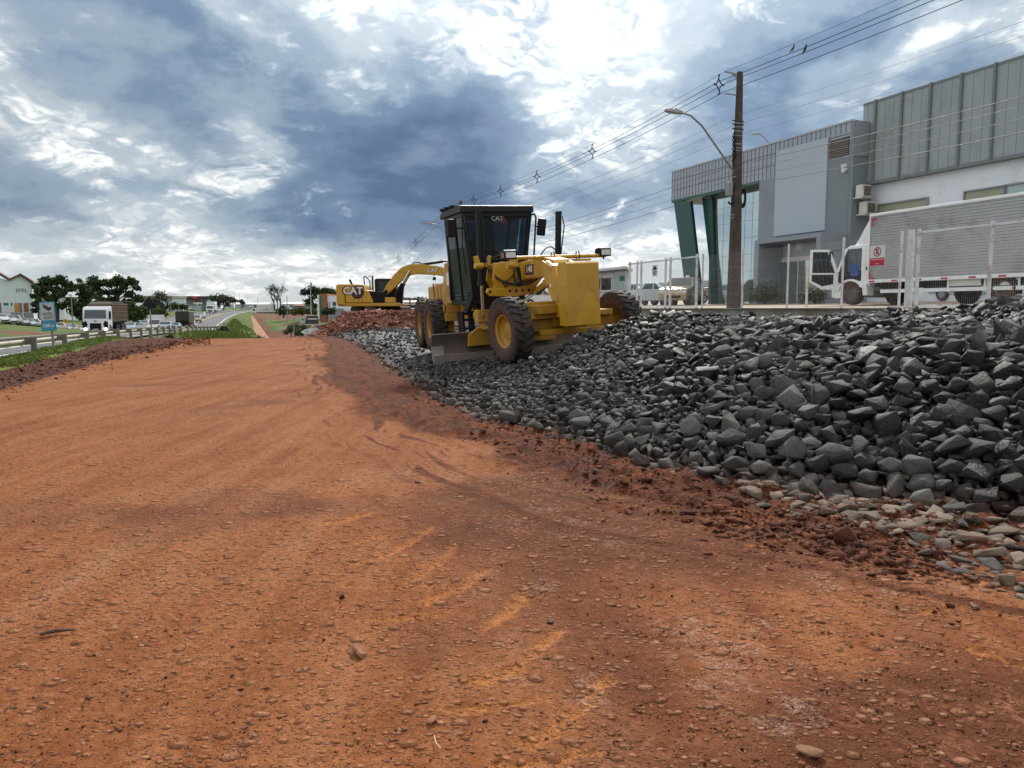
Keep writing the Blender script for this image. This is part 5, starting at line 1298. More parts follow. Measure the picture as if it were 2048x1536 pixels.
def gate(name, label, px0, px1, hgt, bars, extra=()):
    s0, s1 = s_px(px0), s_px(px1); g = empty(name, st((s0 + s1) / 2, FT, fz), 0, label, 'gate')
    b = MB(); b.M = ROADM; lo, hi = min(s0, s1), max(s0, s1)
    b.box(lo, hi, -FT - .03, -FT + .03, fz + hgt - .05, fz + hgt + .01); b.box(lo, hi, -FT - .03, -FT + .03, fz + .04, fz + .09)
    rel(b.build('frame', M_WPAINT, bevel=.006), g)
    for px in bars:
        s_ = s_px(px); b = MB(); b.M = ROADM; b.box(s_ - .032, s_ + .032, -FT - .04, -FT + .04, fz - .02, fz + hgt + .08); rel(b.build('post', M_WPAINT, bevel=.006), g)
    rel(mesh_panel(s0, s1, fz + .09, fz + hgt - .05, .055).build('mesh_panel', M_WPAINT), g)
    return g
gate('sliding_gate', 'white mesh gate with top rail and round emblem plate beside the hut', 1258, 1397, 2.02, [1261, 1275.5, 1283.5, 1332, 1341.5, 1394])
gate('wide_gate', 'white mesh gate with top rail in front of the box truck', 1832, 2170, 2.0, [1814, 1822, 1834, 1978, 2150])
# emblem plate on the gate
p = ont(1309.5, 541.5, FT - .06); n_ = (-RN.x, -RN.y, 0); sg = empty('emblem_sign', p, 0, 'small white plate with a black round emblem on the left gate', 'sign')
def sgn(root, build): o = build; rel(o, root); return o
Mf = face_M(p, n_)
b = MB(); b.M = Mf; b.box(-.21, .21, -.24, .24, -.008, .0); sgn(sg, b.build('plate', M_WHITE))
b = MB(); b.M = Mf
b.prism([(-.08, .02), (-.10, .12), (-.03, .21), (.05, .20), (.10, .10), (.09, .02), (.04, -.01), (.03, .06), (-.03, .05), (-.04, .0)], 'z', .001, .004); b.box(-.20, -.10, .05, .09, .001, .004); b.box(.10, .20, .06, .10, .001, .004)
b.box(-.20, .19, -.07, -.03, .001, .004); b.prism([(-.10, -.10), (.08, -.10), (.0, -.21)], 'z', .001, .004); sgn(sg, b.build('emblem', M_BLKM))
# no parking sign
p = ont(1754.5, 511.5, FT - .07); ns = empty('no_parking_sign', p, 0, 'white and red no parking sign with crossed letter E on the mesh fence', 'sign'); Mf = face_M(p, n_)
b = MB(); b.M = Mf; b.box(-.26, .26, -.28, .28, -.006, 0); sgn(ns, b.build('plate', M_WHITE))
M_SRED = pm('sign_red', (.52, .012, .035), .45, var=.05); M_SBLK = pm('sign_black', (.012, .012, .012), .5)
b = MB(); b.M = Mf; b.box(-.255, .255, -.275, -.06, .001, .003)
n = 32
for i in range(n):
    a0, a1 = 2 * math.pi * i / n, 2 * math.pi * (i + 1) / n
    b.add([(r_ * math.cos(a), .11 + r_ * math.sin(a), .003) for r_, a in ((.105, a0), (.135, a0), (.135, a1), (.105, a1))], [[0, 1, 2, 3]])
b.obox((0, .11, .0045), (.24, .022, .001), (0, 0, R(-45)))
sgn(ns, b.build('red_field', M_SRED))
b = MB(); b.M = Mf; b.text('E', .20, Matrix.Translation((0, .11, .0035)), 0, .0005, .03); sgn(ns, b.build('letter', M_SBLK))
b = MB(); b.M = Mf; b.text('PROIBIDO ESTACIONAR', .042, Matrix.Translation((0, -.105, .004)), 0, .0005, .01); b.text('GARAGEM', .034, Matrix.Translation((0, -.225, .004)), 0, .0005, .01); sgn(ns, b.build('lettering', M_WHITE))

# ---- office building with green portal, in its own axes: x along the facade (away), y towards the road
BD = Vector((-.378, .926, 0)).normalized(); BNn = Vector((BD.y, -BD.x, 0))
BM = Matrix(((BD.x, -BNn.x, 0, 0), (BD.y, -BNn.y, 0, 0), (0, 0, 1, 0), (0, 0, 0, 1)))
def fb(px, py, T):
    "pixel on the facade plane at distance T -> (x along the facade, z)"
    d = ray(px, py); k = T / (d[0] * BNn.x + d[1] * BNn.y); q = Vector((d[0] * k, d[1] * k, EYE + d[2] * k)); return q.x * BD.x + q.y * BD.y, q.z
T0 = 30.0; gz = yard_z(28)
office = empty('office_building', BM @ Vector((fb(1550, 600, T0)[0], -T0, gz)), 0, 'grey office building with glass front, panelled fascia and slanted green portal', 'building')
def bb(): b = MB(); b.M = BM; return b
xl, zt = fb(1344.6, 345.4, T0); xr, _ = fb(1703.5, 242.4, T0); zb = fb(1344.6, 401.0, T0)[1]; zt2 = fb(1703.5, 242.4, T0)[1]; zt = (zt + zt2) / 2
xg = fb(1519, 360, T0)[0]; xw0 = fb(1552, 400, T0)[0]; xw1 = fb(1654, 400, T0)[0]
print('office', xl, xr, zt, zt2, zb)
b = bb(); b.box(xr, xl, -T0 - .5, -T0, zb, zt)
b.box(xr, xl, -T0 - 9, -T0 - .5, zt - .35, zt - .1)
rel(b.build('fascia', M_FASC), office)
b = bb()
nj = 46
for i in range(nj + 1):
    x = xr + (xl - xr) * i / nj
    if x > xg - .3: b.box(x - .02, x + .02, -T0, -T0 + .012, zb, zt)
    else: b.box(x - .02, x + .02, -T0, -T0 + .012, max(zb, fb(1552, 303, T0)[1] if x < xw0 else zb), zt)
for z in (zb + (zt - zb) * .36, zb + (zt - zb) * .7): b.box(xr, xl, -T0, -T0 + .010, z - .018, z + .018)
rel(b.build('fascia_joints', M_FASCD), office)
b = bb(); b.box(xr - .02, xl + .03, -T0 - .5, -T0 + .05, zt, zt + .09); rel(b.build('coping', M_WPANEL), office)
b = bb(); b.box(xg, xl, -T0 - 9, -T0 + .02, zb - .16, zb); rel(b.build('soffit', M_GREEND), office)
# slanted green legs
def leg(pxs, T, dep):
    pts = [fb(px, py, T) for px, py in pxs]; b = bb(); b.prism([(x, z) for x, z in pts], 'y', -T - dep, -T); return rel(b.build('portal_leg', M_GREEN, bevel=.01), office)
l1 = leg([(1347, 402), (1380, 402), (1394, 525), (1402, 608), (1374, 610), (1366, 545)], T0, .22)
xq, zq = fb(1375, 557, T0); b = bb(); b.box(xq - .2, xq + .2, -T0 + .004, -T0 + .012, zq - .22, zq + .22); rel(b.build('notice', M_WHITE), office)
leg([(1404, 398), (1424, 396), (1426, 470), (1430, 608), (1422, 608), (1418, 520)], T0 + .7, .12)
# glass front, recessed
T1 = T0 + .9; g0 = fb(1421, 420, T1)[0]; g1 = fb(1521, 420, T1)[0]
b = bb(); b.add([(g0, -T1, gz), (g1, -T1, gz), (g1, -T1, zb - .1), (g0, -T1, zb - .1)], [[0, 1, 2, 3]]); b.box(g1, g0, -T1 - 6, -T1 - .3, gz, zb - .2)
gl_ = rel(b.build('glass_front', M_MIRG), office)
b = bb()
for i in range(8): x = g1 + (g0 - g1) * i / 7; b.box(x - .009, x + .009, -T1 + .001, -T1 + .008, gz, zb - .1)
for i in range(1, 7): z = gz + (zb - gz) * i / 7; b.box(g1, g0, -T1 + .002, -T1 + .007, z - .008, z + .008)
rel(b.build('mullions', pm('glass_joint', (.16, .20, .21), .4)), office)
b = bb(); b.box(fb(1656, 400, T0)[0] , xg, -T0 - 8, -T0 + .0, gz - .3, zb); rel(b.build('wall', M_GWALL), office)
zc0 = fb(1552, 473, T0)[1]; zc1 = fb(1552, 303.5, T0)[1]
b = bb(); b.box(xw1, xw0, -T0, -T0 + .10, zc0, zc1); rel(b.build('pale_panel', M_WPANEL, bevel=.01), office)
b = bb(); b.box(xr, xw1 - .005, -T0 - 8, -T0 + .03, gz - .3, fb(1700, 312, T0)[1]); rel(b.build('side_wall', M_GWALL2), office)
zl0, zl1 = fb(1680, 314, T0)[1], fb(1680, 277, T0)[1]
b = bb(); b.box(xr + .1, xw1 - .1, -T0 + .0, -T0 + .02, zl0, zl1)
lv = rel(b.build('louvre_frame', M_BLKM), office)
b = bb()
for i in range(9): z = zl0 + (zl1 - zl0) * (i + .5) / 9; b.obox(((xr + xw1) / 2, -T0 + .05, z), (xw1 - xr - .2, .10, .05), (R(35), 0, 0))
rel(b.build('louvre', pm('bronze_slat', (.20, .18, .16), .5)), office)
b = bb()
for k in (0, 1): x, z = fb(1693.5 + k * .5, 331 + k * 8, T0); b.tube((x, -T0 + .04, z), (x, -T0 + .28, z - .06), .09, .11, n=12)
rel(b.build('spot_lights', M_WHITE), office)
# right end: return wall
b = bb(); b.box(xr - .22, xr, -T0 - 1.3, -T0 + .02, gz - .3, zt - .02); rel(b.build('end_wall', M_GWALL2), office)
b = bb(); b.box(xr - .26, xr - .22, -T0 - .9, -T0 - .02, fb(1703, 312, T0)[1], zt); rel(b.build('end_panel', M_FASC), office)
# entrance portico
TP = T0 - 1.7; e0 = fb(1508.5, 500, TP)[0]; e1 = fb(1641, 500, TP)[0]; ez = fb(1508.5, 481, TP)[1]
b = bb(); b.box(e1, e0, -T0, -TP, ez - .22, ez); rel(b.build('portico_slab', M_GWALL, bevel=.01), office)
b = bb(); b.box(e0 - .35, e0, -T0, -TP, gz - .3, ez - .22); rel(b.build('portico_side', M_GWALL), office)
b = bb(); b.box(e1, e1 + .30, -T0, -TP, gz - .3, ez - .22); rel(b.build('portico_side', M_GWALL), office)
b = bb(); b.box(e1 + .3, e0 - .35, -T0 + .01, -T0 + .03, gz - .2, ez - .22); rel(b.build('porch_wall', M_WPANEL), office)
d0, d1 = fb(1553, 560, T0)[0], fb(1645, 560, T0)[0]; dz1 = fb(1600, 522, T0)[1]; dz2 = fb(1600, 513, T0)[1]
b = bb(); b.box(d1, d0, -T0 + .03, -T0 + .06, gz, dz1); dr = rel(b.build('glass_door', M_MIRG), office)
b = bb(); b.box(d1 - .1, d0 + .1, -T0 + .03, -T0 + .10, dz1, dz2)
for f_ in (0, .5, 1.0): x = d1 + (d0 - d1) * f_; b.box(x - .03, x + .03, -T0 + .061, -T0 + .08, gz, dz1)
rel(b.build('door_frame', M_WHITE), office)
x, z = fb(1598.5, 493, T0); b = bb(); b.box(x - .22, x + .22, -T0 + .03, -T0 + .05, z - .2, z + .2); b.box(x - .12, x + .1, -T0 + .051, -T0 + .052, z - .02, z + .02); rel(b.build('wall_plate', M_WHITE), office)

# ---- tall hall
TH_ = T0 + .95; hall = empty('warehouse', BM @ Vector((fb(1900, 600, TH_)[0], -TH_, gz)), 0, 'tall warehouse clad in grey ribbed panels above a white wall', 'building')
hx0 = fb(1723.5, 300, TH_)[0]; hx1 = -14.0; hz1 = (fb(1723.5, 213, TH_)[1] + fb(2048, 114.6, TH_)[1]) / 2; hz0 = (fb(1728, 364.8, TH_)[1] + fb(2048, 306.4, TH_)[1]) / 2
print('hall', hx0, hz0, hz1)
b = bb(); b.box(hx1, hx0, -TH_ - 25, -TH_ - .3, gz - .3, hz0); rel(b.build('wall', M_WWALL), hall)
b = bb(); b.box(hx1, hx0, -TH_ - 25, -TH_, hz0, hz1); rel(b.build('cladding', M_CLAD), hall)
b = bb()
step = (hx0 - fb(1749, 300, TH_)[0]) ; xs = fb(1749, 300, TH_)[0]; stp = 1.52
for i in range(26):
    x = xs - i * stp
    if x < hx1: break
    b.box(x - .055, x + .055, -TH_, -TH_ + .11, hz0 - .05, hz1 + .12)
rel(b.build('battens', M_CLADD, bevel=.008), hall)
b = bb()
for i in range(60):
    x = hx0 - .3 - i * .507
    if x < hx1: break
    b.box(x - .008, x + .008, -TH_, -TH_ + .006, hz0, hz1)
rel(b.build('panel_seams', M_CLADD), hall)
b = bb(); b.box(hx1, hx0 + .02, -TH_ - .3, -TH_ + .06, hz0 - .14, hz0); b.box(hx1, hx0, -TH_ - .3, -TH_ + .03, hz1, hz1 + .10); rel(b.build('trim', M_CLADD), hall)
for (a, c, y0, y1, mt) in ((1761, 1856, 411, 470, M_GREENW), (1931, 2010, 385, 440, M_GREENW), (2012, 2120, 372, 420, M_PALEW)):
    xa, xc = fb(a, 400, TH_ + .3)[0], fb(c, 400, TH_ + .3)[0]; zz = fb(a, y0, TH_ + .3)[1]
    b = bb(); b.box(xc, xa, -TH_ - .3, -TH_ - .27, zz - 1.6, zz); w = rel(b.build('window', mt), hall)
    b = bb(); b.box(xc - .06, xa + .06, -TH_ - .27, -TH_ - .2, zz, zz + .06); b.box(xa, xa + .06, -TH_ - .27, -TH_ - .2, zz - 1.6, zz); b.box(xc - .06, xc, -TH_ - .27, -TH_ - .2, zz - 1.6, zz)
    f_ = b.build('frame', M_GALV); f_.parent = w; f_.matrix_parent_inverse = Matrix.Identity(4)
b = bb(); x = fb(1733, 360, TH_)[0]; b.box(x - .05, x + .05, -TH_ - .3, -TH_ - .12, gz, hz0 - .14); rel(b.build('downpipe', M_WPANEL), hall)
for i, (px, py, s_) in enumerate(((1714.5, 385, 1.0), (1724.5, 418, 1.15))):
    T_ = T0 + .38 + i * .30; x, z = fb(px, py, T_)
    x = xr - .22; u = empty('air_conditioner', BM @ Vector((x - .3, -T_, z)), 0, ('upper' if i == 0 else 'lower') + ' beige air conditioner box on brackets between office and warehouse', 'air conditioner', 'air conditioners on the office end wall')
    b = bb(); b.box(x - .52, x - .12, -T_ - .30 * s_, -T_ + .30 * s_, z - .28, z + .30); rel(b.build('casing', M_AC, bevel=.02), u)
    b = bb(); b.box(x - .535, x - .522, -T_ - .25 * s_, -T_ + .16 * s_, z - .22, z + .24); rel(b.build('grille', pm('brown_grille', (.14, .11, .09), .6, var=.2, scale=20)), u)
    b = bb(); b.box(x - .6, x, -T_ - .32 * s_, -T_ + .32 * s_, z - .34, z - .29); b.box(x - .6, x - .56, -T_ - .32 * s_, -T_ + .32 * s_, z - .34, z - .29); b.box(x - .6, x - .56, -T_ + .28 * s_, -T_ + .32 * s_, z - .34, z + .0); rel(b.build('bracket', M_WHITE), u)
# bushes by the porch, thin post
M_LEAF = {}
def leaf_mat(name, a, c, rough=.7):
    mt, t, b = new_mat(name); tone = t.attr('tone', out='Fac'); t.put(b.inputs['Base Color'], t.ramp(tone, [(0, a), (1, c)])); b.inputs['Roughness'].default_value = rough; b.inputs['Specular IOR Level'].default_value = .25; return mt
M_LD = leaf_mat('dark_leaves', (.024, .042, .018), (.075, .105, .040)); M_LM = leaf_mat('green_leaves', (.040, .070, .020), (.11, .15, .042)); M_LG = leaf_mat('grey_leaves', (.055, .080, .055), (.14, .17, .12)); M_LT = leaf_mat('twigs', (.05, .04, .032), (.13, .11, .09)); M_GRS = leaf_mat('grass_blades', (.07, .11, .02), (.20, .25, .06)); M_LO = leaf_mat('olive_leaves', (.06, .075, .02), (.13, .14, .05))
M_TRUNK = pm('tree_bark', (.06, .048, .04), .9, var=.3, scale=4)
def leaves(name, centres, radii, n, size, mat, parent=None, flat=1.0, loc=(0, 0, 0), dens=None, rs=rs):
    "leaf quads through the volume of several clumps"
    centres = np.asarray(centres, float); radii = np.asarray(radii, float); w = radii ** 2; w = w / w.sum()
    k = rs.choice(len(centres), n, p=w); d = rs.normal(0, 1, (n, 3)); d /= np.linalg.norm(d, axis=1)[:, None]
    rr_ = np.minimum(np.abs(rs.normal(.55, .42, n)), 1.6)
    c = centres[k] + d * (rr_ * radii[k])[:, None] * np.array([1, 1, flat])
    a = rs.normal(0, 1, (n, 3)); a /= np.linalg.norm(a, axis=1)[:, None]; b_ = np.cross(a, rs.normal(0, 1, (n, 3))); b_ /= np.linalg.norm(b_, axis=1)[:, None]
    s_ = size * rs.uniform(.55, 1.3, n)[:, None]
    V = np.stack([c - a * s_, c + b_ * s_ * .6, c + a * s_, c - b_ * s_ * .6], 1).reshape(-1, 3)
    tone = np.clip(rs.uniform(0, .7, len(centres))[k] + rs.normal(.1, .2, n), 0, 1)
    return raw_mesh(name, V, np.arange(4 * n).reshape(n, 4), mat, parent, attrs={'tone': ('POINT', np.repeat(tone, 4))})
for i, (px, py, w) in enumerate(((1529, 606, 1.15), (1628, 606, .8))):
    T_ = T0 - 2.4; x, z = fb(px, py, T_); q = BM @ Vector((x, -T_, 0)); q.z = yard_z(27)
    bu = empty('round_bush', q, 0, ['clipped dark green bush left of the office entrance', 'smaller clipped bush right of the office glass door'][i], 'bush', 'clipped bushes by the office entrance')
    leaves('foliage', [(0, 0, .45 * w), (-.35 * w, .1, .4 * w), (.35 * w, -.1, .42 * w)], [.55 * w, .42 * w, .42 * w], 1600, .06, M_LD, bu)
    b = MB(); b.tube((0, 0, -.05), (0, 0, .35), .05, n=6); b.build('stem', M_TRUNK, bu)
b = MB(); q = ont(1613, 608, 20.5); q.z = yard_z(20.5); b.tube(q - Vector((0, 0, .05)), q + Vector((0, 0, 1.72)), .045, n=10)
tag(b.build('white_post', M_WPAINT, smooth=40), 'thin white bollard post standing alone between fence and office door', 'post')

# ---- guard hut
HT = 18.0; hs0 = st_of(ont(1263, 560, HT))[0]; hs1 = hs0 + 6.0; hz_r = ont(1262, 534, HT).z; hz = yard_z(HT) - .05
hut = empty('guard_hut', st((hs0 + hs1) / 2, HT, hz), 0, 'small white guard hut with dark window and flat roof behind the grader', 'hut')
def rb(): b = MB(); b.M = ROADM; return b
rayd = Vector((.155, 1, 0)).normalized(); rs_, rt_ = st_of(rayd)
b = rb(); b.prism([(hs0 + .1, -HT), (hs1, -HT), (hs1 + 2.0 * rs_, -HT - 2.0 * rt_ - 1.2), (hs0 + .1 + 2.2 * rs_, -HT - 2.2 * rt_)], 'z', hz, hz_r - .1); rel(b.build('wall', M_WPAINT), hut)
b = rb(); b.prism([(hs0 - .2, -HT + .45), (hs1 + .3, -HT + .45), (hs1 + 2.3 * rs_, -HT - 2.3 * rt_ - 1.2), (hs0 - .1 + 2.5 * rs_, -HT - 2.5 * rt_)], 'z', hz_r - .1, hz_r + .03); rel(b.build('roof', M_WPAINT, bevel=.015), hut)
wx0 = st_of(ont(1224, 560, HT))[0]
b = rb(); b.box(wx0, hs1 - .3, -HT, -HT + .02, hz + .98, hz_r - .42); w = rel(b.build('window', M_DARKW), hut)
b = rb(); b.box(wx0 - .06, hs1 - .2, -HT, -HT + .06, hz + .90, hz + .98); b.box(wx0 - .07, wx0, -HT, -HT + .05, hz + .9, hz_r - .36); b.box(wx0 + 1.1, wx0 + 1.16, -HT + .02, -HT + .05, hz + .98, hz_r - .42); rel(b.build('window_frame', M_WPAINT), hut)
b = rb()
for i in range(28): b.box(wx0 + .1 + i * .14, wx0 + .16 + i * .14, -HT, -HT + .018, hz + .05, hz + .88)
rel(b.build('ribbed_panel', M_WPAINT), hut)
dx0, dx1 = st_of(ont(1252, 560, HT))[0], st_of(ont(1230, 560, HT))[0]
b = rb(); b.box(dx0, dx1, -HT, -HT + .03, hz + .05, hz_r - .3); dr = rel(b.build('door', M_PALEW), hut)
b = rb(); b.box(dx0 - .07, dx0, -HT, -HT + .06, hz, hz_r - .2); b.box(dx1, dx1 + .07, -HT, -HT + .06, hz, hz_r - .2); b.box(dx0, dx1, -HT, -HT + .06, hz_r - .3, hz_r - .2); rel(b.build('door_frame', M_WPAINT), hut)
b = rb(); x, _ = st_of(ont(1245, 556, HT)); b.box(x - .28, x + .22, -HT + .031, -HT + .04, ont(1245, 562, HT).z, ont(1245, 552, HT).z); rel(b.build('green_notice', M_GREENL if 'M_GREENL' in globals() else pm('green_notice', (.01, .16, .04), .5)), hut)

# ---- box truck in the yard
TT = 22.0; s_box = st_of(ont(1738, 500, TT))[0]; tz = yard_z(23)
TM = Matrix.Translation(st(s_box, TT + 1.25, tz)) @ ROADM            # x forward, y left (towards the road), origin: box front, centre line
truck = empty('box_truck', M=TM, label='white box truck with ribbed silver cargo box and open cab door', cat='truck')
TMi = TM.inverted()
def tl(px, py, y=1.25):
    o = TMi @ Vector((0, 0, EYE)); d = TMi.to_3x3() @ Vector(ray(px, py)); k = (y - o.y) / d.y; q = o + d * k; return q.x, q.z
zb0, zb1 = tl(1745, 566)[1], tl(1738, 429)[1]
print('truck box z', zb0, zb1, 'at right', tl(2048, 545.8), tl(2048, 376.7))
LB = 8.6
b = MB(); rows = 24; pr = []
for i in range(rows):
    z = zb0 + .12 + (zb1 - zb0 - .22) * i / rows; h = (zb1 - zb0 - .22) / rows
    pr += [(1.222, z), (1.222, z + h * .50), (1.268, z + h * .62), (1.268, z + h * .80)]
pr.append((1.235, zb1 - .10)); poly = pr + [(-y, z) for y, z in pr[::-1]]
b.prism(poly, 'x', -LB, -.02); bx = b.build('cargo_box', M_ALU, truck)
b = MB(); b.box(-LB, 0.02, -1.28, 1.28, zb1 - .10, zb1); b.box(-LB, .02, -1.28, 1.28, zb0, zb0 + .12); b.box(-.03, .03, -1.27, 1.27, zb0, zb1); b.build('box_frame', M_WTRUCK, bx, bevel=.02)
def refl(*q): b = MB(); b.box(*q); b.build('red_reflector', M_SRED, bx)
for i in range(9): refl(-.35 - i * 1.0, -.10 - i * 1.0, 1.281, 1.287, zb0 + .03, zb0 + .085)
for z0_ in (zb0 + .15, zb1 - .45):
    hi_ = z0_ > zb0 + .5
    b = MB(); b.prism([(-.09, z0_), (-.14, z0_), (-.14, z0_ + .22), (-.30, z0_ + .22), (-.30, z0_ + .28), (-.09, z0_ + .28)] if hi_ else [(-.09, z0_), (-.30, z0_), (-.30, z0_ + .06), (-.14, z0_ + .06), (-.14, z0_ + .28), (-.09, z0_ + .28)], 'y', 1.271, 1.276); b.build('red_reflector', M_SRED, bx)
# cab with deflector
CZ = Matrix.Diagonal((1.0, 1.0, .84, 1.0))
zc = lambda py: tl(1710, py)[1]
ch = 1.75                                              # cab length
b = MB(); b.M = CZ
side = [(-.0, .85), (.0, 2.62), (.12, 2.66), (1.05, 2.62), (1.28, 2.50), (1.62, 1.62), (1.74, 1.35), (1.76, .62), (1.62, .50), (1.42, .50), (1.36, .78), (1.15, 1.02), (.85, 1.10), (.55, 1.02), (.34, .78), (.28, .62)]
sx = 1.0; b.prism(side, 'y', -1.16, 1.16); cb = b.build('cab', M_WTRUCK, truck, bevel=.05, seg=3)
zd = tl(1736, 431)[1]
b = MB()
rings = []
for x, w, zt_ in ((.02, 1.16, zd), (.10, 1.16, zd - .01), (.40, 1.10, zd - .32), (.72, 1.02, zd - .66), (1.12, .9, 2.24)):
    rings.append([(x, w, 2.14), (x, w, zt_ - .12), (x, w - .12, zt_), (x, -w + .12, zt_), (x, -w, zt_ - .12), (x, -w, 2.14)])
b.loft(rings); b.build('roof_deflector', M_WTRUCK, cb, smooth=40, bevel=.02)
b = MB(); b.M = CZ; b.prism([(.42, 1.50), (.42, 2.48), (1.10, 2.48), (1.48, 1.62), (1.50, 1.46)], 'y', 1.155, 1.166); b.build('side_window', M_DARKW, cb)
b = MB(); b.M = CZ; b.prism([(.40, 1.06), (.40, 1.5), (1.52, 1.5), (1.62, 1.2), (1.45, .95)], 'y', 1.15, 1.163); b.build('doorway', M_BLKM, cb)
b = MB(); b.M = CZ; b.obox((.75, .98, 1.55), (.42, .40, .55), (0, R(10), 0)); b.build('seat', pm('blue_seat', (.02, .07, .28), .8), cb, bevel=.06)
b = MB(); b.M = CZ; b.obox((.72, 1.172, 1.52), (.36, .02, .50), (0, R(8), 0)); b.build('seat_back', pm('blue_cover', (.02, .08, .30), .8), cb, bevel=.03)
b = MB(); b.M = CZ; b.obox((.16, 1.163, 1.58), (.07, .01, .16)); b.build('badge', M_SBLK, cb)
b = MB(); b.M = CZ; b.box(.08, .11, 1.16, 1.166, 1.2, 2.5); b.box(.22, .235, 1.16, 1.166, 1.2, 2.5); b.build('rear_quarter_ribs', M_WPAINT, cb)
b = MB(); b.M = CZ; b.box(1.30, 1.84, -1.18, 1.18, .35, .78); b.box(1.66, 1.70, 1.22, 1.28, .4, 1.1); b.build('bumper', M_WTRUCK, truck, bevel=.04)
b = MB(); b.M = CZ; n = 10
for i in range(n + 1): pass
arch = [(.85 + .66 * math.cos(R(a)), .55 + .60 * math.sin(R(a))) for a in range(8, 173, 15)]
inner = [(.85 + .56 * math.cos(R(a)), .55 + .50 * math.sin(R(a))) for a in range(8, 173, 15)]
b.prism(arch + inner[::-1], 'y', .85, 1.27); b.prism([(.20, .40), (.26, .86), (.18, .95), (.06, .9), (.0, .42)], 'y', .9, 1.26); b.build('wheel_arch', M_WTRUCK, truck, bevel=.02)
ty, rm = wheel_meshes(.46, .28, .25, 26, .05); tw = ty.build('wheel', [M_RUB, M_RUBD], truck, smooth=50); rmo = rm.build('rim', M_STEEL, tw, smooth=40)
for i, (x, y) in enumerate(((.85, 1.06), (.85, -1.06), (-2.2, 1.06), (-6.4, 1.06), (-6.4, -1.06), (-5.2, 1.06))):
    o = tw if i == 0 else tw.copy()
    if i: COL.objects.link(o); q = rmo.copy(); COL.objects.link(q); q.parent = o; o.parent = truck
    o.location = (x, y, .46)
    if i == 2: o.location = (-2.2, -1.06, .46)
b = MB(); b.box(-LB + .1, 1.3, -.55, .55, .62, zb0 - .02); b.box(-LB + .1, -.2, -1.1, 1.1, zb0 - .14, zb0 - .01); b.box(-3.2, -2.2, .45, 1.0, .42, .9); b.box(-1.4, -.5, .5, 1.05, .4, .85); b.build('chassis', M_BLKM, truck)
b = MB(); b.box(-6.0, -1.75, 1.16, 1.20, .86, .98); b.box(-6.0, -.55, 1.16, 1.20, .42, .54)
for x in (-1.95, -3.3, -4.6, -5.7): b.box(x, x + .06, 1.12, 1.16, .40, zb0)
b.build('side_guard', M_WTRUCK, truck)
b = MB(); b.box(-4.4, -3.2, .7, 1.12, .58, .82); b.box(-5.6, -4.9, .8, 1.12, .56, .84); b.build('tool_box', M_WHITE, truck, bevel=.02)
b = MB(); b.path([(1.45, 1.16, 2.05), (1.62, 1.34, 2.08), (1.66, 1.40, 2.02)], .014, 5); b.obox((1.68, 1.42, 1.86), (.06, .18, .34)); b.build('mirror', M_BLKM, truck, bevel=.015)
b = MB(); b.box(1.35, 1.64, .95, 1.22, .26, .34); b.build('step', M_WTRUCK, truck, bevel=.01)
# the open door, swung out about its front edge
dr = MB()
outer = [(-.02, .95), (-.02, 1.5), (-.10, 1.75), (-.36, 2.50), (-1.05, 2.50), (-1.08, 1.05), (-.60, .62), (-.12, .62)]
win = [(-.12, 1.45), (-.20, 1.72), (-.42, 2.38), (-.98, 2.38), (-.98, 1.42)]
dr.M = Matrix.Translation((1.50, 1.17, 0)) @ Matrix.Rotation(R(-118), 4, 'Z') @ CZ
for a, c in ((0, .05),):
    dr.prism([(-.02, .95), (-.02, 1.45), (-1.08, 1.45), (-1.08, 1.05), (-.60, .70), (-.12, .70)], 'y', a, c)
    dr.prism([(-.02, 1.45), (-.10, 1.75), (-.36, 2.50), (-.46, 2.50), (-.22, 1.75), (-.14, 1.45)], 'y', a, c); dr.prism([(-.36, 2.40), (-.36, 2.50), (-1.08, 2.50), (-1.08, 2.40)], 'y', a, c); dr.prism([(-.98, 1.45), (-.98, 2.40), (-1.08, 2.40), (-1.08, 1.45)], 'y', a, c)
do = dr.build('door', M_WTRUCK, truck, bevel=.012)
g = MB(); g.M = dr.M; g.prism([(-.16, 1.46), (-.26, 1.75), (-.46, 2.39), (-.97, 2.39), (-.97, 1.46)], 'y', .02, .03); g.build('door_window', M_GLASS, do)
g = MB(); g.M = dr.M; g.prism([(-.20, .95), (-.20, 1.38), (-1.0, 1.38), (-1.0, 1.1), (-.6, .85)], 'y', -.006, -.001); g.prism([(-.20, .95), (-.20, 1.38), (-1.0, 1.38), (-1.0, 1.1), (-.6, .85)], 'y', .051, .056); g.build('inner_trim', M_BLKM, do)

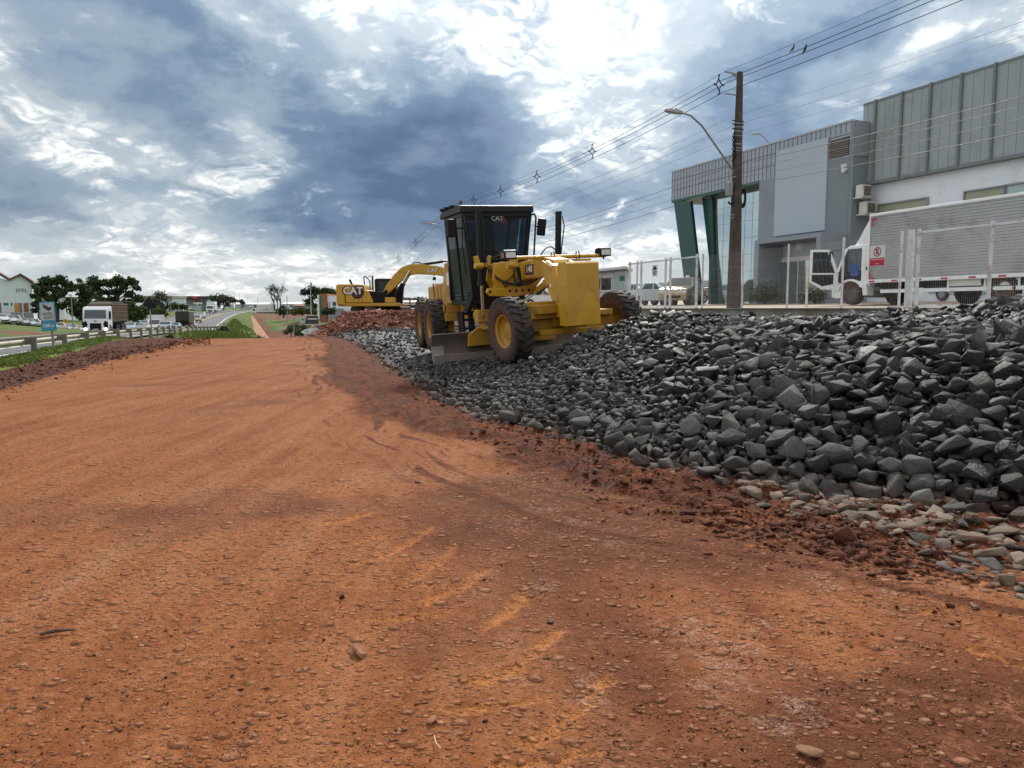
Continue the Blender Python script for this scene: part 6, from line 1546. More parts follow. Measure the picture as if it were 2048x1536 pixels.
# ---- poles, lamps and overhead lines
PP = {1: ont(1467, 612, 18.2)}; PP[1].z = yard_z(18.2); p1 = PP[1]
KP = {0: -36.0, 1: 0.0, 2: 36.0, 3: 76.0}; ZT = {0: 10.9, 1: ont(1485, 141, 18.2).z, 2: 10.3, 3: 5.9}
def pole_xy(k): return p1 + RD * k
def make_pole(i, label, lamp=True):
    q = pole_xy(KP[i]); zb_ = yard_z(18.2) - .1 if i < 3 else float(h_base(np.array([q.x]), np.array([q.y]))[0]) - .3
    if i == 2: zb_ = 1.2
    root = empty('utility_pole', (q.x, q.y, zb_), ROAD_ANG, label, 'pole', 'utility poles along the road'); H = ZT[i] - zb_
    b = MB(); w0, w1 = .22, .095
    rings = [[(sx * w * .75, sy * w, z) for sx, sy in ((-1, -1), (1, -1), (1, 1), (-1, 1))] for z, w in ((0, w0), (H, w1))]
    b.loft(rings); b.build('shaft', M_POLE, root, bevel=.02)
    b = MB(); zt_ = H - .12                           # local y = left = towards the road
    b.path([(0, .05, zt_), (0, .40, zt_ + .04), (0, .66, zt_ + .05)], .03, 6); b.tube((0, .1, zt_ - .14), (0, .34, zt_), .02, n=6); b.build('bracket', M_GALV, root, smooth=50); b = MB(); b.tube((0, .08, zt_ - .74), (0, .62, zt_ - .72), .025, n=6); b.build('lower_bracket', M_GALV, root, smooth=50)
    if i in (1, 2):
        b = MB(); zb2 = 6.55 - (yard_z(18.2) if i == 1 else 1.2) - .35
        zl = ont(1335, 268, 17).z - zb_ if i == 1 else 8.35 - zb_
        b.path([(0, .12, zl - 1.95), (0, 1.6, zl - .35), (0, 2.1, zl - .03), (0, 2.5, zl + .03)], .035, 8); am = b.build('lamp_arm', M_GALV, root, smooth=50)
        b = MB(); b.loft([[(sx * w, y, zl + dz + sz * h) for sx, sz in ((-1, -.6), (-.7, -1), (.7, -1), (1, -.6), (.7, 1), (-.7, 1))] for y, w, h, dz in ((2.42, .05, .04, .03), (2.55, .10, .06, .035), (2.95, .13, .07, .05), (3.15, .08, .04, .055))]); b.tube((0, 2.7, zl + .1), (0, 2.7, zl + .18), .03, n=8); b.build('lamp_head', M_GALV, am, smooth=40)
    if i == 1:
        b = MB()
        for z in (6.95, 6.82, 6.66, 6.5, 6.2, 6.05, 5.95, 5.0, 3.6, 3.5):
            w = .20 - .11 * z / 9; b.box(-w * .8, w * .8, -w - .03, w + .03, z - .02, z + .015)
        b.build('straps', M_GALV, root)
        b = MB(); w = .14
        for z in (7.05, 6.92, 6.75): b.tube((0, w, z), (0, w + .14, z), .02, n=6); b.tube((0, -w, z), (0, -w - .1, z), .02, n=6)
        for k_ in range(7): b.path([(-.02 * k_, .14 + .02 * (k_ % 3), 6.7 - .15 * k_), (.06, .20 + .02 * (k_ % 2), 6.5 - .15 * k_), (.02, .12, 6.3 - .15 * k_)], .018, 5)
        b.build('cable_fixings', M_BLKM, root)
        b = MB(); b.obox((0, .34, 4.55), (.2, .22, .5)); bx_ = b.build('junction_box', M_GALV, root, bevel=.02)
        b = MB()
        for r_ in (.24, .20, .16): b.path([(.02, -.30 + r_ * math.cos(a) * .55, 4.25 + r_ * 1.5 * math.sin(a)) for a in np.linspace(0, 2 * math.pi, 16)], .03, 6)
        b.build('cable_coil', M_BLKM, root)
        b = MB(); b.path([(.0, .25 + .16 * math.cos(a), 4.3 + .3 * math.sin(a)) for a in np.linspace(0, 5.5, 14)], .04, 6); b.build('cable_loop', M_BLKM, root)
    return root
make_pole(1, 'tall dark weathered pole with street lamp and cable coils in front of the office')
make_pole(2, 'distant lamp pole mostly hidden behind the grader cab'); make_pole(3, 'far utility pole behind the excavator boom')
OFF = {'messenger': (.66, .05 - .12), 'a': (.86, -.42), 'b': (.46, -.40), 'c': (.66, -.78)}
def wire_pt(off, dz, k, sag=.55):
    ks = [KP[0], KP[1], KP[2], KP[3]]; zs = [ZT[0], ZT[1], ZT[2], ZT[3]]
    i = 0 if k < ks[1] else 1 if k < ks[2] else 2
    u = (k - ks[i]) / (ks[i + 1] - ks[i]); z = zs[i] * (1 - u) + zs[i + 1] * u - sag * 4 * u * (1 - u)
    q = pole_xy(k) - RN * off; return Vector((q.x, q.y, z + dz))
GRW = 'cables of the overhead line'
for nm, (o_, dz) in OFF.items():
    b = MB(); b.path([wire_pt(o_, dz, k) for k in np.linspace(-36, 76, 113)], .011 if nm != 'messenger' else .006, 5)
    tag(b.build('power_cable', M_CABLE, smooth=60), {'messenger': 'thin topmost cable of the spacer bundle at the pole top', 'a': 'road-side thick cable of the spacer bundle', 'b': 'building-side thick cable of the spacer bundle', 'c': 'lowest thick cable of the spacer bundle'}[nm], 'cable', GRW)
def spacer():
    b = MB(); P = {'t': (0, .0, -.07), 'l': (0, .20, -.42), 'r': (0, -.20, -.40), 'b': (0, 0, -.70)}
    b.path([P['t'], (0, .02, -.22), (0, .13, -.42), (0, .0, -.60), (0, -.13, -.42), (0, .02, -.22)], .024, 6); b.path([(0, 0, -.60), (0, -.05, -.68), (0, .03, -.78)], .026, 6); b.tube((0, .13, -.42), (0, .23, -.42), .032, n=6); b.tube((0, -.13, -.42), (0, -.23, -.41), .032, n=6); b.tube((-.03, 0, -.07), (.03, 0, -.07), .03, n=6)
    return b.build('cable_spacer', M_BLKM, smooth=50)
s0_ = spacer(); wh = ['beside the tall pole top', 'halfway between pole and grader cab, upper', 'second left of the tall pole', 'third left of the tall pole', 'just above the grader roof', 'right of the far lamp head', 'lower left of the far lamp']
for j, k in enumerate((.35, 10.9, 18.2, 24.6, 30.5, 49, 57)):
    o = s0_ if j == 0 else s0_.copy()
    if j: COL.objects.link(o)
    q = wire_pt(.66, 0, k); o.location = q; o.rotation_euler = (0, 0, ROAD_ANG)
    tag(o, 'black diamond cable spacer on the overhead line, ' + wh[j], 'cable spacer', 'diamond spacers on the overhead line')
# lower wires on the same poles: two thin ones, four telephone cables
for j, (z1_, o_, r_, lb, drop) in enumerate(((8.75, .16, .006, 'upper thin wire crossing above the office roof', 1.0), (8.42, .16, .006, 'lower thin wire crossing above the office roof', 1.05), (8.05, .14, .005, 'third thin wire just above the office roof', 1.1), (6.95, .16, .010, 'thick black telephone cable crossing the warehouse cladding', .9), (6.72, .18, .006, 'thin telephone cable just under the thick one', .9), (6.45, .15, .006, 'middle telephone cable crossing the truck box', .95), (6.15, .15, .010, 'lowest dark telephone cable on the pole', 1.0))):
    b = MB(); pts = []
    for k in np.linspace(-36, 76, 90):
        i = 0 if k < 0 else 1 if k < 36 else 2; zz = [(z1_ + .15, z1_), (z1_, z1_ - .25), (z1_ - .25, z1_ - 4.6)][i]; u = [(k + 36) / 36, k / 36, (k - 36) / 40][i]
        q = pole_xy(k) - RN * o_; pts.append((q.x, q.y, zz[0] * (1 - u) + zz[1] * u - .45 * drop * 4 * u * (1 - u)))
    b.path(pts, r_, 4); tag(b.build('overhead_wire', M_CABLE, smooth=60), lb, 'wire', 'thin wires and telephone cables')
# birds on the cables
def bird(name, k, off, dz, yaw, label):
    q = wire_pt(off, dz, k) + Vector((0, 0, .012)); b = MB()
    body = [(-.16, .02, .012), (-.09, .045, .022), (-.03, .085, .042), (.03, .115, .045), (.06, .14, .034), (.075, .16, .024)]
    b.loft([[(x, r_ * math.cos(a), z + r_ * math.sin(a) * .95) for a in np.linspace(0, 2 * math.pi, 9)[:-1]] for x, z, r_ in body])
    b.loft([[(x, r_ * math.cos(a), z + r_ * math.sin(a)) for a in np.linspace(0, 2 * math.pi, 9)[:-1]] for x, z, r_ in ((.052, .175, .02), (.075, .185, .03), (.10, .183, .022), (.115, .178, .008), (.135, .172, .002))])
    b.tube((.0, .014, .0), (.01, .014, .06), .004, n=4); b.tube((.0, -.014, .0), (.01, -.014, .06), .004, n=4)
    o = b.build(name, pm('bird_plumage', (.06, .05, .045), .8, var=.3, scale=20), smooth=60); o.location = q; o.rotation_euler = (0, R(-18), yaw); return tag(o, label, 'bird', 'birds on the cables')
bird('bird', -3.9, .86, -.42, R(20), 'dark bird perched on the upper cable with its tail to the left')
bird('bird', -4.0, .46, -.40, R(-70), 'slim brown bird upright on the second cable beside another')
# second lamp behind the office roof
q = ont(1540, 288, 46); b = MB(); root = empty('roof_lamp_post', (q.x, q.y, 1.5), 0, 'street lamp showing above the office roof edge', 'street lamp')
b.tube((0, 0, 0), (0, 0, q.z - 1.5), .09, .06, n=8); b.path([(0, 0, q.z - 1.6), (-.5, -.1, q.z - 1.0), (-1.0, -.2, q.z - .72)], .04, 6); b.build('post', M_GALV, root, smooth=50)
b = MB(); b.obox((-1.35, -.25, q.z - .68), (.8, .22, .12)); b.build('lamp_head', M_GALV, root, bevel=.03)
# ------------------------------------------------------------------ cars
CARP = {}
def paint(name, col, metal=.0):
    if name not in CARP: CARP[name] = pm('car_paint_' + name, col, .28, metal=metal, var=.04, coat=.6, spec=.5)
    return CARP[name]
P_WHITE = paint('white', (.66, .67, .68)); P_SILVER = paint('silver', (.36, .37, .39), .4); P_BLACK = paint('black', (.018, .018, .02)); P_BLUEG = paint('pale_blue', (.42, .52, .58), .2); P_TAN = paint('champagne', (.40, .33, .24), .35); P_GREY = paint('grey', (.14, .145, .15), .3)
M_CARG = pm('car_glass', (.022, .028, .032), .06, var=.1, spec=.8); M_TAIL = pm('tail_lamp', (.45, .01, .012), .25); M_HEADL = pm('head_lamp', (.55, .57, .58), .12); M_HUB = pm('wheel_hub', (.30, .30, .31), .4, metal=.6)
M_LIT = emit_mat('lit_head_lamp', (1.0, .93, .80), 9.0)
def car(kind, col, lit=False):
    "x forward; kinds: sedan, hatch, pickup, van"
    root = empty('car')
    L, W, H = {'sedan': (4.4, 1.76, 1.46), 'hatch': (3.9, 1.70, 1.50), 'suv': (4.3, 1.80, 1.66), 'van': (5.4, 2.0, 1.95)}[kind]
    h = L / 2
    prof = {'sedan': [(-h, .62), (-h + .05, .95), (-h + .75, 1.03), (-h + 1.35, H), (h - 2.15, H), (h - 1.28, 1.02), (h - .25, .84), (h, .60)],
            'hatch': [(-h, .62), (-h + .06, 1.0), (-h + .45, H - .06), (-h + .75, H), (h - 1.95, H), (h - 1.05, 1.02), (h - .22, .84), (h, .60)],
            'suv': [(-h, .66), (-h + .05, 1.08), (-h + .35, H - .05), (-h + .6, H), (h - 2.0, H), (h - 1.25, 1.12), (h - .18, .96), (h, .66)],
            'van': [(-h, .66), (-h, 1.1), (-h + .04, 1.1), (-h + .08, 1.1), (h - 2.7, 1.1), (h - 1.3, 1.12), (h - .3, .98), (h, .66)]}[kind]
    def sec(x, z):                      # half width at height z: tumblehome above the belt line
        return W / 2 * (1 - .16 * max(0, (z - 1.0)) / .5) * (1 - .07 * max(0, abs(x) - h + .5) / .5)
    b = MB(); lower = [(-h + .03, .28), (h - .05, .26)]
    poly = [(x, z) for x, z in prof]
    ringL = [(x, sec(x, z), z) for x, z in poly] + [(h - .06, W / 2 * .93, .27), (-h + .05, W / 2 * .93, .29)]
    ringR = [(x, -y, z) for x, y, z in ringL]
    b.loft([ringL, ringR]); body = b.build('body', col, root, bevel=.05, seg=2)
    # glasshouse panes standing 3 mm proud
    g = MB(); e = .004
    if kind != 'van':
        i0 = 2 if kind == 'sedan' else 1
        rear_b, rear_t = poly[i0], poly[i0 + 1]; fr_t, fr_b = poly[-4], poly[-3]
        def lerp(a, c, k): return (a[0] + (c[0] - a[0]) * k, a[1] + (c[1] - a[1]) * k)
        a_, c_ = lerp(fr_b, fr_t, .10), lerp(fr_b, fr_t, .90); o = .02
        g.add([(a_[0] + o, -sec(0, a_[1]) * .90, a_[1] + o), (a_[0] + o, sec(0, a_[1]) * .90, a_[1] + o), (c_[0] + o, sec(0, c_[1]) * .88, c_[1] + o), (c_[0] + o, -sec(0, c_[1]) * .88, c_[1] + o)], [[0, 1, 2, 3]])
        a_, c_ = lerp(rear_b, rear_t, .14), lerp(rear_b, rear_t, .86)
        g.add([(a_[0] - o, sec(0, a_[1]) * .88, a_[1] + o), (a_[0] - o, -sec(0, a_[1]) * .88, a_[1] + o), (c_[0] - o, -sec(0, c_[1]) * .86, c_[1] + o), (c_[0] - o, sec(0, c_[1]) * .86, c_[1] + o)], [[0, 1, 2, 3]])
        for sd in (-1, 1):
            for x0, x1 in ((rear_b[0] + .42, -.15), (-.05, fr_b[0] - .42)):
                zb_, zt_ = 1.02, H - .10
                x0t = max(x0, rear_t[0] + .05); x1t = min(x1, fr_t[0] - .0)
                pts = [(x0, sd * (sec(0, zb_) + .012), zb_), (x1, sd * (sec(0, zb_) + .012), zb_), (x1t, sd * (sec(0, zt_) + .012), zt_), (x0t, sd * (sec(0, zt_) + .012), zt_)]
                g.add(pts, [[0, 1, 2, 3]])
    else:
        b2 = MB(); b2.prism([(h - 2.7, 1.0), (h - 2.7, 1.95), (h - 2.0, 1.95), (h - 1.25, 1.10)], 'y', -.88, .88); b2.build('cab_top', col, root, bevel=.05)
        b2 = MB(); b2.box(-h - .02, h - 2.75, -1.05, 1.05, .72, 2.65); b2.build('cargo_box', P_WHITE, root, bevel=.03)
        g.add([(h - 1.30, -.78, 1.20), (h - 1.30, .78, 1.20), (h - 1.92, .74, 1.88), (h - 1.92, -.74, 1.88)], [[0, 1, 2, 3]])
        for sd in (-1, 1): g.add([(h - 2.5, sd * .885, 1.2), (h - 1.6, sd * .885, 1.2), (h - 2.0, sd * .885, 1.82), (h - 2.5, sd * .885, 1.82)], [[0, 1, 2, 3]])
    g.build('windows', M_CARG, root)
    wz = .31
    w = MB(); w.lathe([(.17, -.09), (.29, -.10), (.315, -.06), (.315, .06), (.29, .10), (.17, .09)], 20, axis='y'); w0 = w.build('wheel', M_RUB, root, smooth=40)
    q = MB(); q.lathe([(.18, -.092), (.16, -.085), (.0, -.085)], 16, axis='y'); q.lathe([(.18, .092), (.16, .085), (.0, .085)], 16, axis='y'); r0 = q.build('rim', M_HUB, w0)
    for i, (x, sd) in enumerate(((h - .85, 1), (h - .85, -1), (-h + .80, 1), (-h + .80, -1))):
        o = w0 if i == 0 else w0.copy()
        if i: COL.objects.link(o); o.parent = root; r_ = r0.copy(); COL.objects.link(r_); r_.parent = o
        o.location = (x, sd * (W / 2 - .085), wz)
    for sd in (-1, 1):
        a = MB(); a.obox((h - .10, sd * W * .36, .72), (.14, .34, .15), (0, R(-12), R(-10 * sd))); a.build('headlight', M_LIT if lit else M_HEADL, root, bevel=.02)
        a = MB(); a.obox((-h + .02, sd * W * .40, .86 if kind != 'van' else .9), (.06, .22, .22)); a.build('tail_light', M_TAIL, root, bevel=.01)
    a = MB(); a.box(-h - .02, -h + .02, -.22, .22, .56, .68) if kind != 'van' else a.box(h - .02, h + .02, -.22, .22, .40, .52); a.build('number_plate', M_WHITE, root)
    a = MB(); a.box(h - .06, h + .012, -.5, .5, .40, .55); a.build('grille', M_BLKM, root)
    return root
PROTO = {}
def put_car(kind, col, loc, yaw, label, group=None, lit=False):
    key = (kind, lit)
    if key not in PROTO:
        o = PROTO[key] = car(kind, P_WHITE, lit)
        first = True
    else:
        o = copy_tree(PROTO[key])
    o.location = loc; o.rotation_euler = (0, 0, yaw)
    if col is not P_WHITE: recolor(o, P_WHITE, col)
    tag(o, label, 'car', group); return o
def gz_at(x, y): return float(h_ground(np.array([[x]]), np.array([[y]]))[0, 0])
def road_at(nm, Y, off):
    "a point of a road at depth Y, off metres to the right of its centre line, with its heading"
    P = ROADS[nm][0]; i = int(np.abs(P[:, 1] - Y).argmin()); Nn = road_frame(P)[i]; q = P[i, :2] + Nn * off; T = (-Nn[1], Nn[0])
    return Vector((q[0], q[1], P[i, 2] + .01)), math.atan2(T[1], T[0])
def on_road(px, Y, nm='highway'):
    X = (px - 1024) / FPX * Y; P = ROADS[nm][0]; d = np.hypot(P[:, 0] - X, P[:, 1] - Y); i = int(d.argmin()); Nn = road_frame(P)[i]; T = (-Nn[1], Nn[0])
    return Vector((X, Y, P[i, 2] + .012)), math.atan2(T[1], T[0])
# cars behind the white fence
def yard_pt(px, Y):
    X = (px - 1024) / FPX * Y; return Vector((X, Y, yard_z(st_of((X, Y))[1])))
GY_ = 'cars parked in the yard behind the white gate'
put_car('hatch', P_WHITE, yard_pt(1084, 66), R(8), 'white hatchback seen through the grader frame', GY_)
put_car('sedan', P_BLUEG, yard_pt(1289, 52), R(-70), 'pale blue car behind the gate, nearest the hut', GY_)
put_car('sedan', P_SILVER, yard_pt(1324, 50), R(-52), 'silver sedan behind the gate under the round emblem', GY_)
put_car('suv', P_TAN, yard_pt(1362, 47), R(-118), 'champagne coloured car behind the gate by the green portal leg', GY_)
put_car('suv', P_WHITE, yard_pt(1416, 56), R(-150), 'white car half hidden behind the green portal leg', GY_)
put_car('sedan', P_SILVER, yard_pt(1960, 34), R(110), 'grey car in the yard seen under the box truck')

# ------------------------------------------------------------------ guardrail
M_GPOST = pm('concrete_post', (.20, .18, .155), .9, var=.2, scale=3, bump=.3, bscale=25, dirt=(.10, .085, .07), damt=.4)
M_WBEAM = pm('weathered_rail', (.40, .37, .31), .6, metal=.15, var=.15, scale=1.5, dirt=(.25, .20, .15), damt=.4, dscale=.8)
rail = empty('guardrail', st(35, -7.35, -.3), 0, 'long roadside guardrail with beige steel beam on square concrete posts', 'guardrail')
RP = []
_hP = ROADS['highway'][0]; _hN = road_frame(_hP)
edge = np.c_[_hP[:, :2] + _hN * 6.15, _hP[:, 2]]
sel = (edge[:, 1] > 10) & (edge[:, 1] < 150); edge = edge[sel]
ed = np.r_[0, np.cumsum(np.linalg.norm(np.diff(edge[:, :2], axis=0), axis=1))]
first = Vector((-19.9, 32.2)); i0 = int(np.hypot(edge[:, 0] - first.x, edge[:, 1] - first.y).argmin()); d0_ = ed[i0]
def edge_at(d): return Vector([np.interp(d, ed, edge[:, i]) for i in range(3)])
dd_ = d0_ - 13.0
while dd_ < ed[-1] - 1:
    p = edge_at(dd_); q = edge_at(min(dd_ + 1, ed[-1])); a = math.atan2(q.y - p.y, q.x - p.x)
    zt_ = p.z + .80
    b = MB(); b.obox((p.x, p.y, p.z + .28), (.20, .20, 1.02), (0, 0, a)); b.build('post', M_GPOST, None, bevel=.015); rel(bpy.context.scene.collection.objects[-1], rail)
    lx, ly = -math.sin(a), math.cos(a)
    b = MB(); b.obox((p.x + lx * .21, p.y + ly * .21, p.z + .60), (.16, .22, .30), (0, 0, a)); rel(b.build('spacer_block', M_GPOST), rail)
    dd_ += 6.3 if dd_ < d0_ + 80 else 4.2
b = MB(); rings = []
for d in np.arange(0, ed[-1] - 1, 2.0):
    p = edge_at(d); q = edge_at(d + 1); n2 = Vector((-(q.y - p.y), q.x - p.x, 0)).normalized()
    pr_ = [(.36, .76), (.42, .72), (.42, .66), (.35, .61), (.35, .55), (.42, .50), (.42, .44), (.36, .40)]
    rings.append([(p.x + n2.x * a, p.y + n2.y * a, p.z + z) for a, z in pr_] + [(p.x + n2.x * (a + .012), p.y + n2.y * (a + .012), p.z + z) for a, z in pr_[::-1]])
b.loft(rings); rel(b.build('beam', M_WBEAM), rail)

# ------------------------------------------------------------------ signs on the left
M_SBLUE = pm('sign_blue', (.03, .20, .36), .45, var=.05); M_SBLUE2 = pm('sign_pale_blue', (.05, .27, .44), .45, var=.05); M_SIGNG = pm('sign_grey_back', (.42, .43, .43), .5, var=.06); M_WOODP = pm('wooden_post', (.24, .19, .14), .85, var=.2, scale=8)
def hotel_sign():
    Y = 30.5; p = at(106.5, 702, Y); k = FPX / Y
    tilt = R(2.5)
    root = empty('hotel_sign', p, 0, 'blue bordered hotel road sign with bed symbol on a wooden post', 'sign')
    root.rotation_euler = (0, -tilt, R(-14))
    h0, h1, w = (702 - 662) / k, (702 - 604) / k, 37 / k * 1.0; cx = -.08
    b = MB(); b.tube((0, .03, -.1), (0, .03, h1 - .2), .045, n=8); b.build('post', M_WOODP, root, smooth=40)
    b = MB(); b.box(cx - w / 2, cx + w / 2, -.03, -.01, h0, h1); b.build('panel', M_SBLUE2, root, bevel=.008)
    hm = h0 + (h1 - h0) * .375; bd = .05
    b = MB(); b.box(cx - w / 2 + bd, cx + w / 2 - bd, -.034, -.031, hm, h1 - bd); b.build('white_field', M_SIGNG, root)
    b = MB(); b.box(cx - w / 2 + bd * .6, cx + w / 2 - bd * .6, -.034, -.031, h0 + bd * .6, hm - .02); b.build('blue_field', M_SBLUE, root)
    b = MB(); F = face_M((cx, -.036, 0), (0, -1, 0)); zc_ = hm + (h1 - hm) * .70
    b.M = F
    s_ = w / 1.0 * .9
    def bp(pts): b.prism([(x * s_, zc_ + y * s_) for x, y in pts], 'z', 0, .003)
    bp([(-.30, .04), (-.30, .20), (-.27, .22), (-.08, .14), (-.08, .11), (-.26, .17), (-.26, .02)]); bp([(-.26, .10), (-.04, .12), (.10, .02), (.28, -.06), (.31, -.02), (.31, -.13), (.05, -.20), (-.26, .0)]); bp([(.10, -.22), (.10, -.06), (.15, -.04), (.15, -.22)]); bp([(.20, .02), (.32, .03), (.31, -.12), (.16, -.06)])
    b.text('HOTEL', w * .21, Matrix.Translation((.01, hm + (h1 - hm) * .33, 0)), 0, .001, .02); b.text('ROTH', w * .21, Matrix.Translation((.05, hm + (h1 - hm) * .12, 0)), 0, .001, .02); b.build('black_lettering', M_SBLK, root)
    b = MB(); b.M = F; b.text('1500 m', w * .24, Matrix.Translation((.0, h0 + (hm - h0) * .48, 0)), 0, .001, .015); b.build('white_lettering', M_WHITE, root)
hotel_sign()
Y = 66; p = at(303, 684, Y); k = FPX / Y
root = empty('warning_sign', p, R(-20), 'black back of a diamond road sign on a thin grey pole', 'sign'); b = MB(); b.tube((.03, .05, -.2), (-.02, .0, 92 / k), .055, n=8); b.build('post', M_GALV, root, smooth=40)
b = MB(); b.obox((-.02, -.06, 77 / k), (.86, .03, .86), (0, R(45), 0)); b.build('panel', M_BLKM, root, bevel=.01)
Y = 150; p = at(131.5, 652, Y); k = FPX / Y; root = empty('yellow_sign', p, 0, 'round yellow road sign behind the car row beyond the highway', 'sign'); b = MB(); b.tube((0, .05, -.8), (0, .05, 10 / k), .05, n=6); b.build('post', M_GALV, root)
b = MB(); b.lathe([(.42, 0), (0, 0)], 20, (0, 0, 10 / k), 'y'); b.build('disc', pm('sign_yellow', (.62, .30, .01), .5), root); b = MB(); b.box(-.2, .2, -.02, -.005, 10 / k - .1, 10 / k + .1); b.build('symbol', M_SBLK, root)

# ------------------------------------------------------------------ highway traffic
def heavy_truck():
    Y = 84; p, a = on_road(203, Y); k = FPX / Y
    root = empty('cattle_truck', p, a + math.pi - R(4), 'white heavy truck with lit headlights and brown slatted cargo body', 'truck')
    W = 1.22
    b = MB(); b.prism([(.0, .75), (.0, 2.9), (.25, 3.02), (1.55, 2.92), (1.78, 2.70), (1.98, 1.75), (2.0, .42), (1.6, .42), (1.3, 1.0), (.6, 1.0), (.5, .75)], 'y', -W, W); cb = b.build('cab', M_WTRUCK, root, bevel=.07, seg=3)
    b = MB(); b.add([(2.0, -1.08, 1.72), (2.0, 1.08, 1.72), (1.81, 1.02, 2.62), (1.81, -1.02, 2.62)], [[0, 1, 2, 3]]); b.build('windscreen', pm('windscreen_glass', (.03, .05, .075), .08, spec=.9), cb)
    b = MB(); b.box(1.99, 2.03, -.55, .55, .50, 1.22); g = b.build('grille', M_BLKM, cb, bevel=.02); b = MB(); b.box(2.032, 2.04, -.28, .28, .52, .64); b.build('number_plate', M_SIGNG, cb)
    b = MB(); b.box(2.0, 2.015, -.14, .14, 1.42, 1.50); b.build('badge', M_SBLK, cb)
    for sd in (-1, 1):
        b = MB(); b.prism([(sd * 1.21, .75), (sd * 1.21, 1.3), (sd * .95, 1.5), (sd * .75, 1.15), (sd * .85, .8)], 'x', 1.985, 2.02); b.build('lamp_housing', M_BLKM, cb)
        b = MB(); b.obox((2.03, sd * .98, .58), (.06, .22, .2)); b.build('headlight', M_LIT, cb, bevel=.03)
        b = MB(); b.obox((1.85, sd * 1.40, 2.1), (.12, .18, .55)); b.build('mirror', M_BLKM, cb, bevel=.03)
        b = MB(); b.prism([(.5, 1.6), (.5, 2.5), (1.5, 2.5), (1.72, 1.6)], 'y', sd * 1.222 - .004, sd * 1.222 + .004); b.build('side_window', M_DARKW, cb)
    M_SLAT = pm('brown_slats', (.20, .125, .085), .8, var=.25, scale=1.2, dirt=(.12, .06, .04), damt=.4)
    b = MB(); b.box(-7.6, -.35, -1.18, 1.18, 1.35, 3.2); bd = b.build('cargo_body', M_SLAT, root)
    b = MB(); b.box(-7.62, -.33, -1.24, 1.24, 3.2, 3.28)
    for sd in (-1, 1):
        for i in range(15): x = -7.55 + i * .51; b.box(x, x + .10, sd * 1.205 - .025, sd * 1.205 + .025, 1.35, 3.2)
        for z in (1.4, 1.9, 2.4, 2.9): b.box(-7.6, -.35, sd * 1.195 - .012, sd * 1.195 + .012, z, z + .12)
    b.box(-.35, -.30, -1.2, 1.2, 1.2, 3.3); b.build('slats', pm('dark_slats', (.13, .085, .06), .8, var=.2), bd)
    b = MB(); b.prism([(-7.6, 3.28), (-7.6, 3.35), (-4.5, 3.55), (-1.0, 3.5), (-.35, 3.3)], 'y', -1.1, 1.1); b.build('tarpaulin', pm('dark_tarpaulin', (.05, .04, .038), .8, var=.3, bump=.4, bscale=4), bd)
    b = MB(); b.box(-7.6, 1.6, -.5, .5, .65, 1.2); b.box(-7.6, -.35, -1.1, 1.1, 1.18, 1.35); b.box(-3.6, -2.0, .75, 1.15, .55, .95); b.box(-3.6, -2.0, -1.15, -.75, .55, .95); b.build('chassis', M_BLKM, root)
    w = MB(); w.lathe([(.28, -.16), (.49, -.16), (.52, -.1), (.52, .1), (.49, .16), (.28, .16)], 20, axis='y'); w0 = w.build('wheel', M_RUB, root, smooth=40); q = MB(); q.lathe([(.29, -.15), (.2, -.1), (0, -.1)], 16, axis='y'); q.lathe([(.29, .15), (.2, .1), (0, .1)], 16, axis='y'); r0 = q.build('rim', M_HUB, w0)
    for i, (x, sd) in enumerate((( .95, 1), (.95, -1), (-5.2, 1), (-5.2, -1), (-6.4, 1), (-6.4, -1))):
        o = w0 if i == 0 else w0.copy()
        if i: COL.objects.link(o); o.parent = root; r_ = r0.copy(); COL.objects.link(r_); r_.parent = o
        o.location = (x, sd * 1.0, .52)
    return root
heavy_truck()
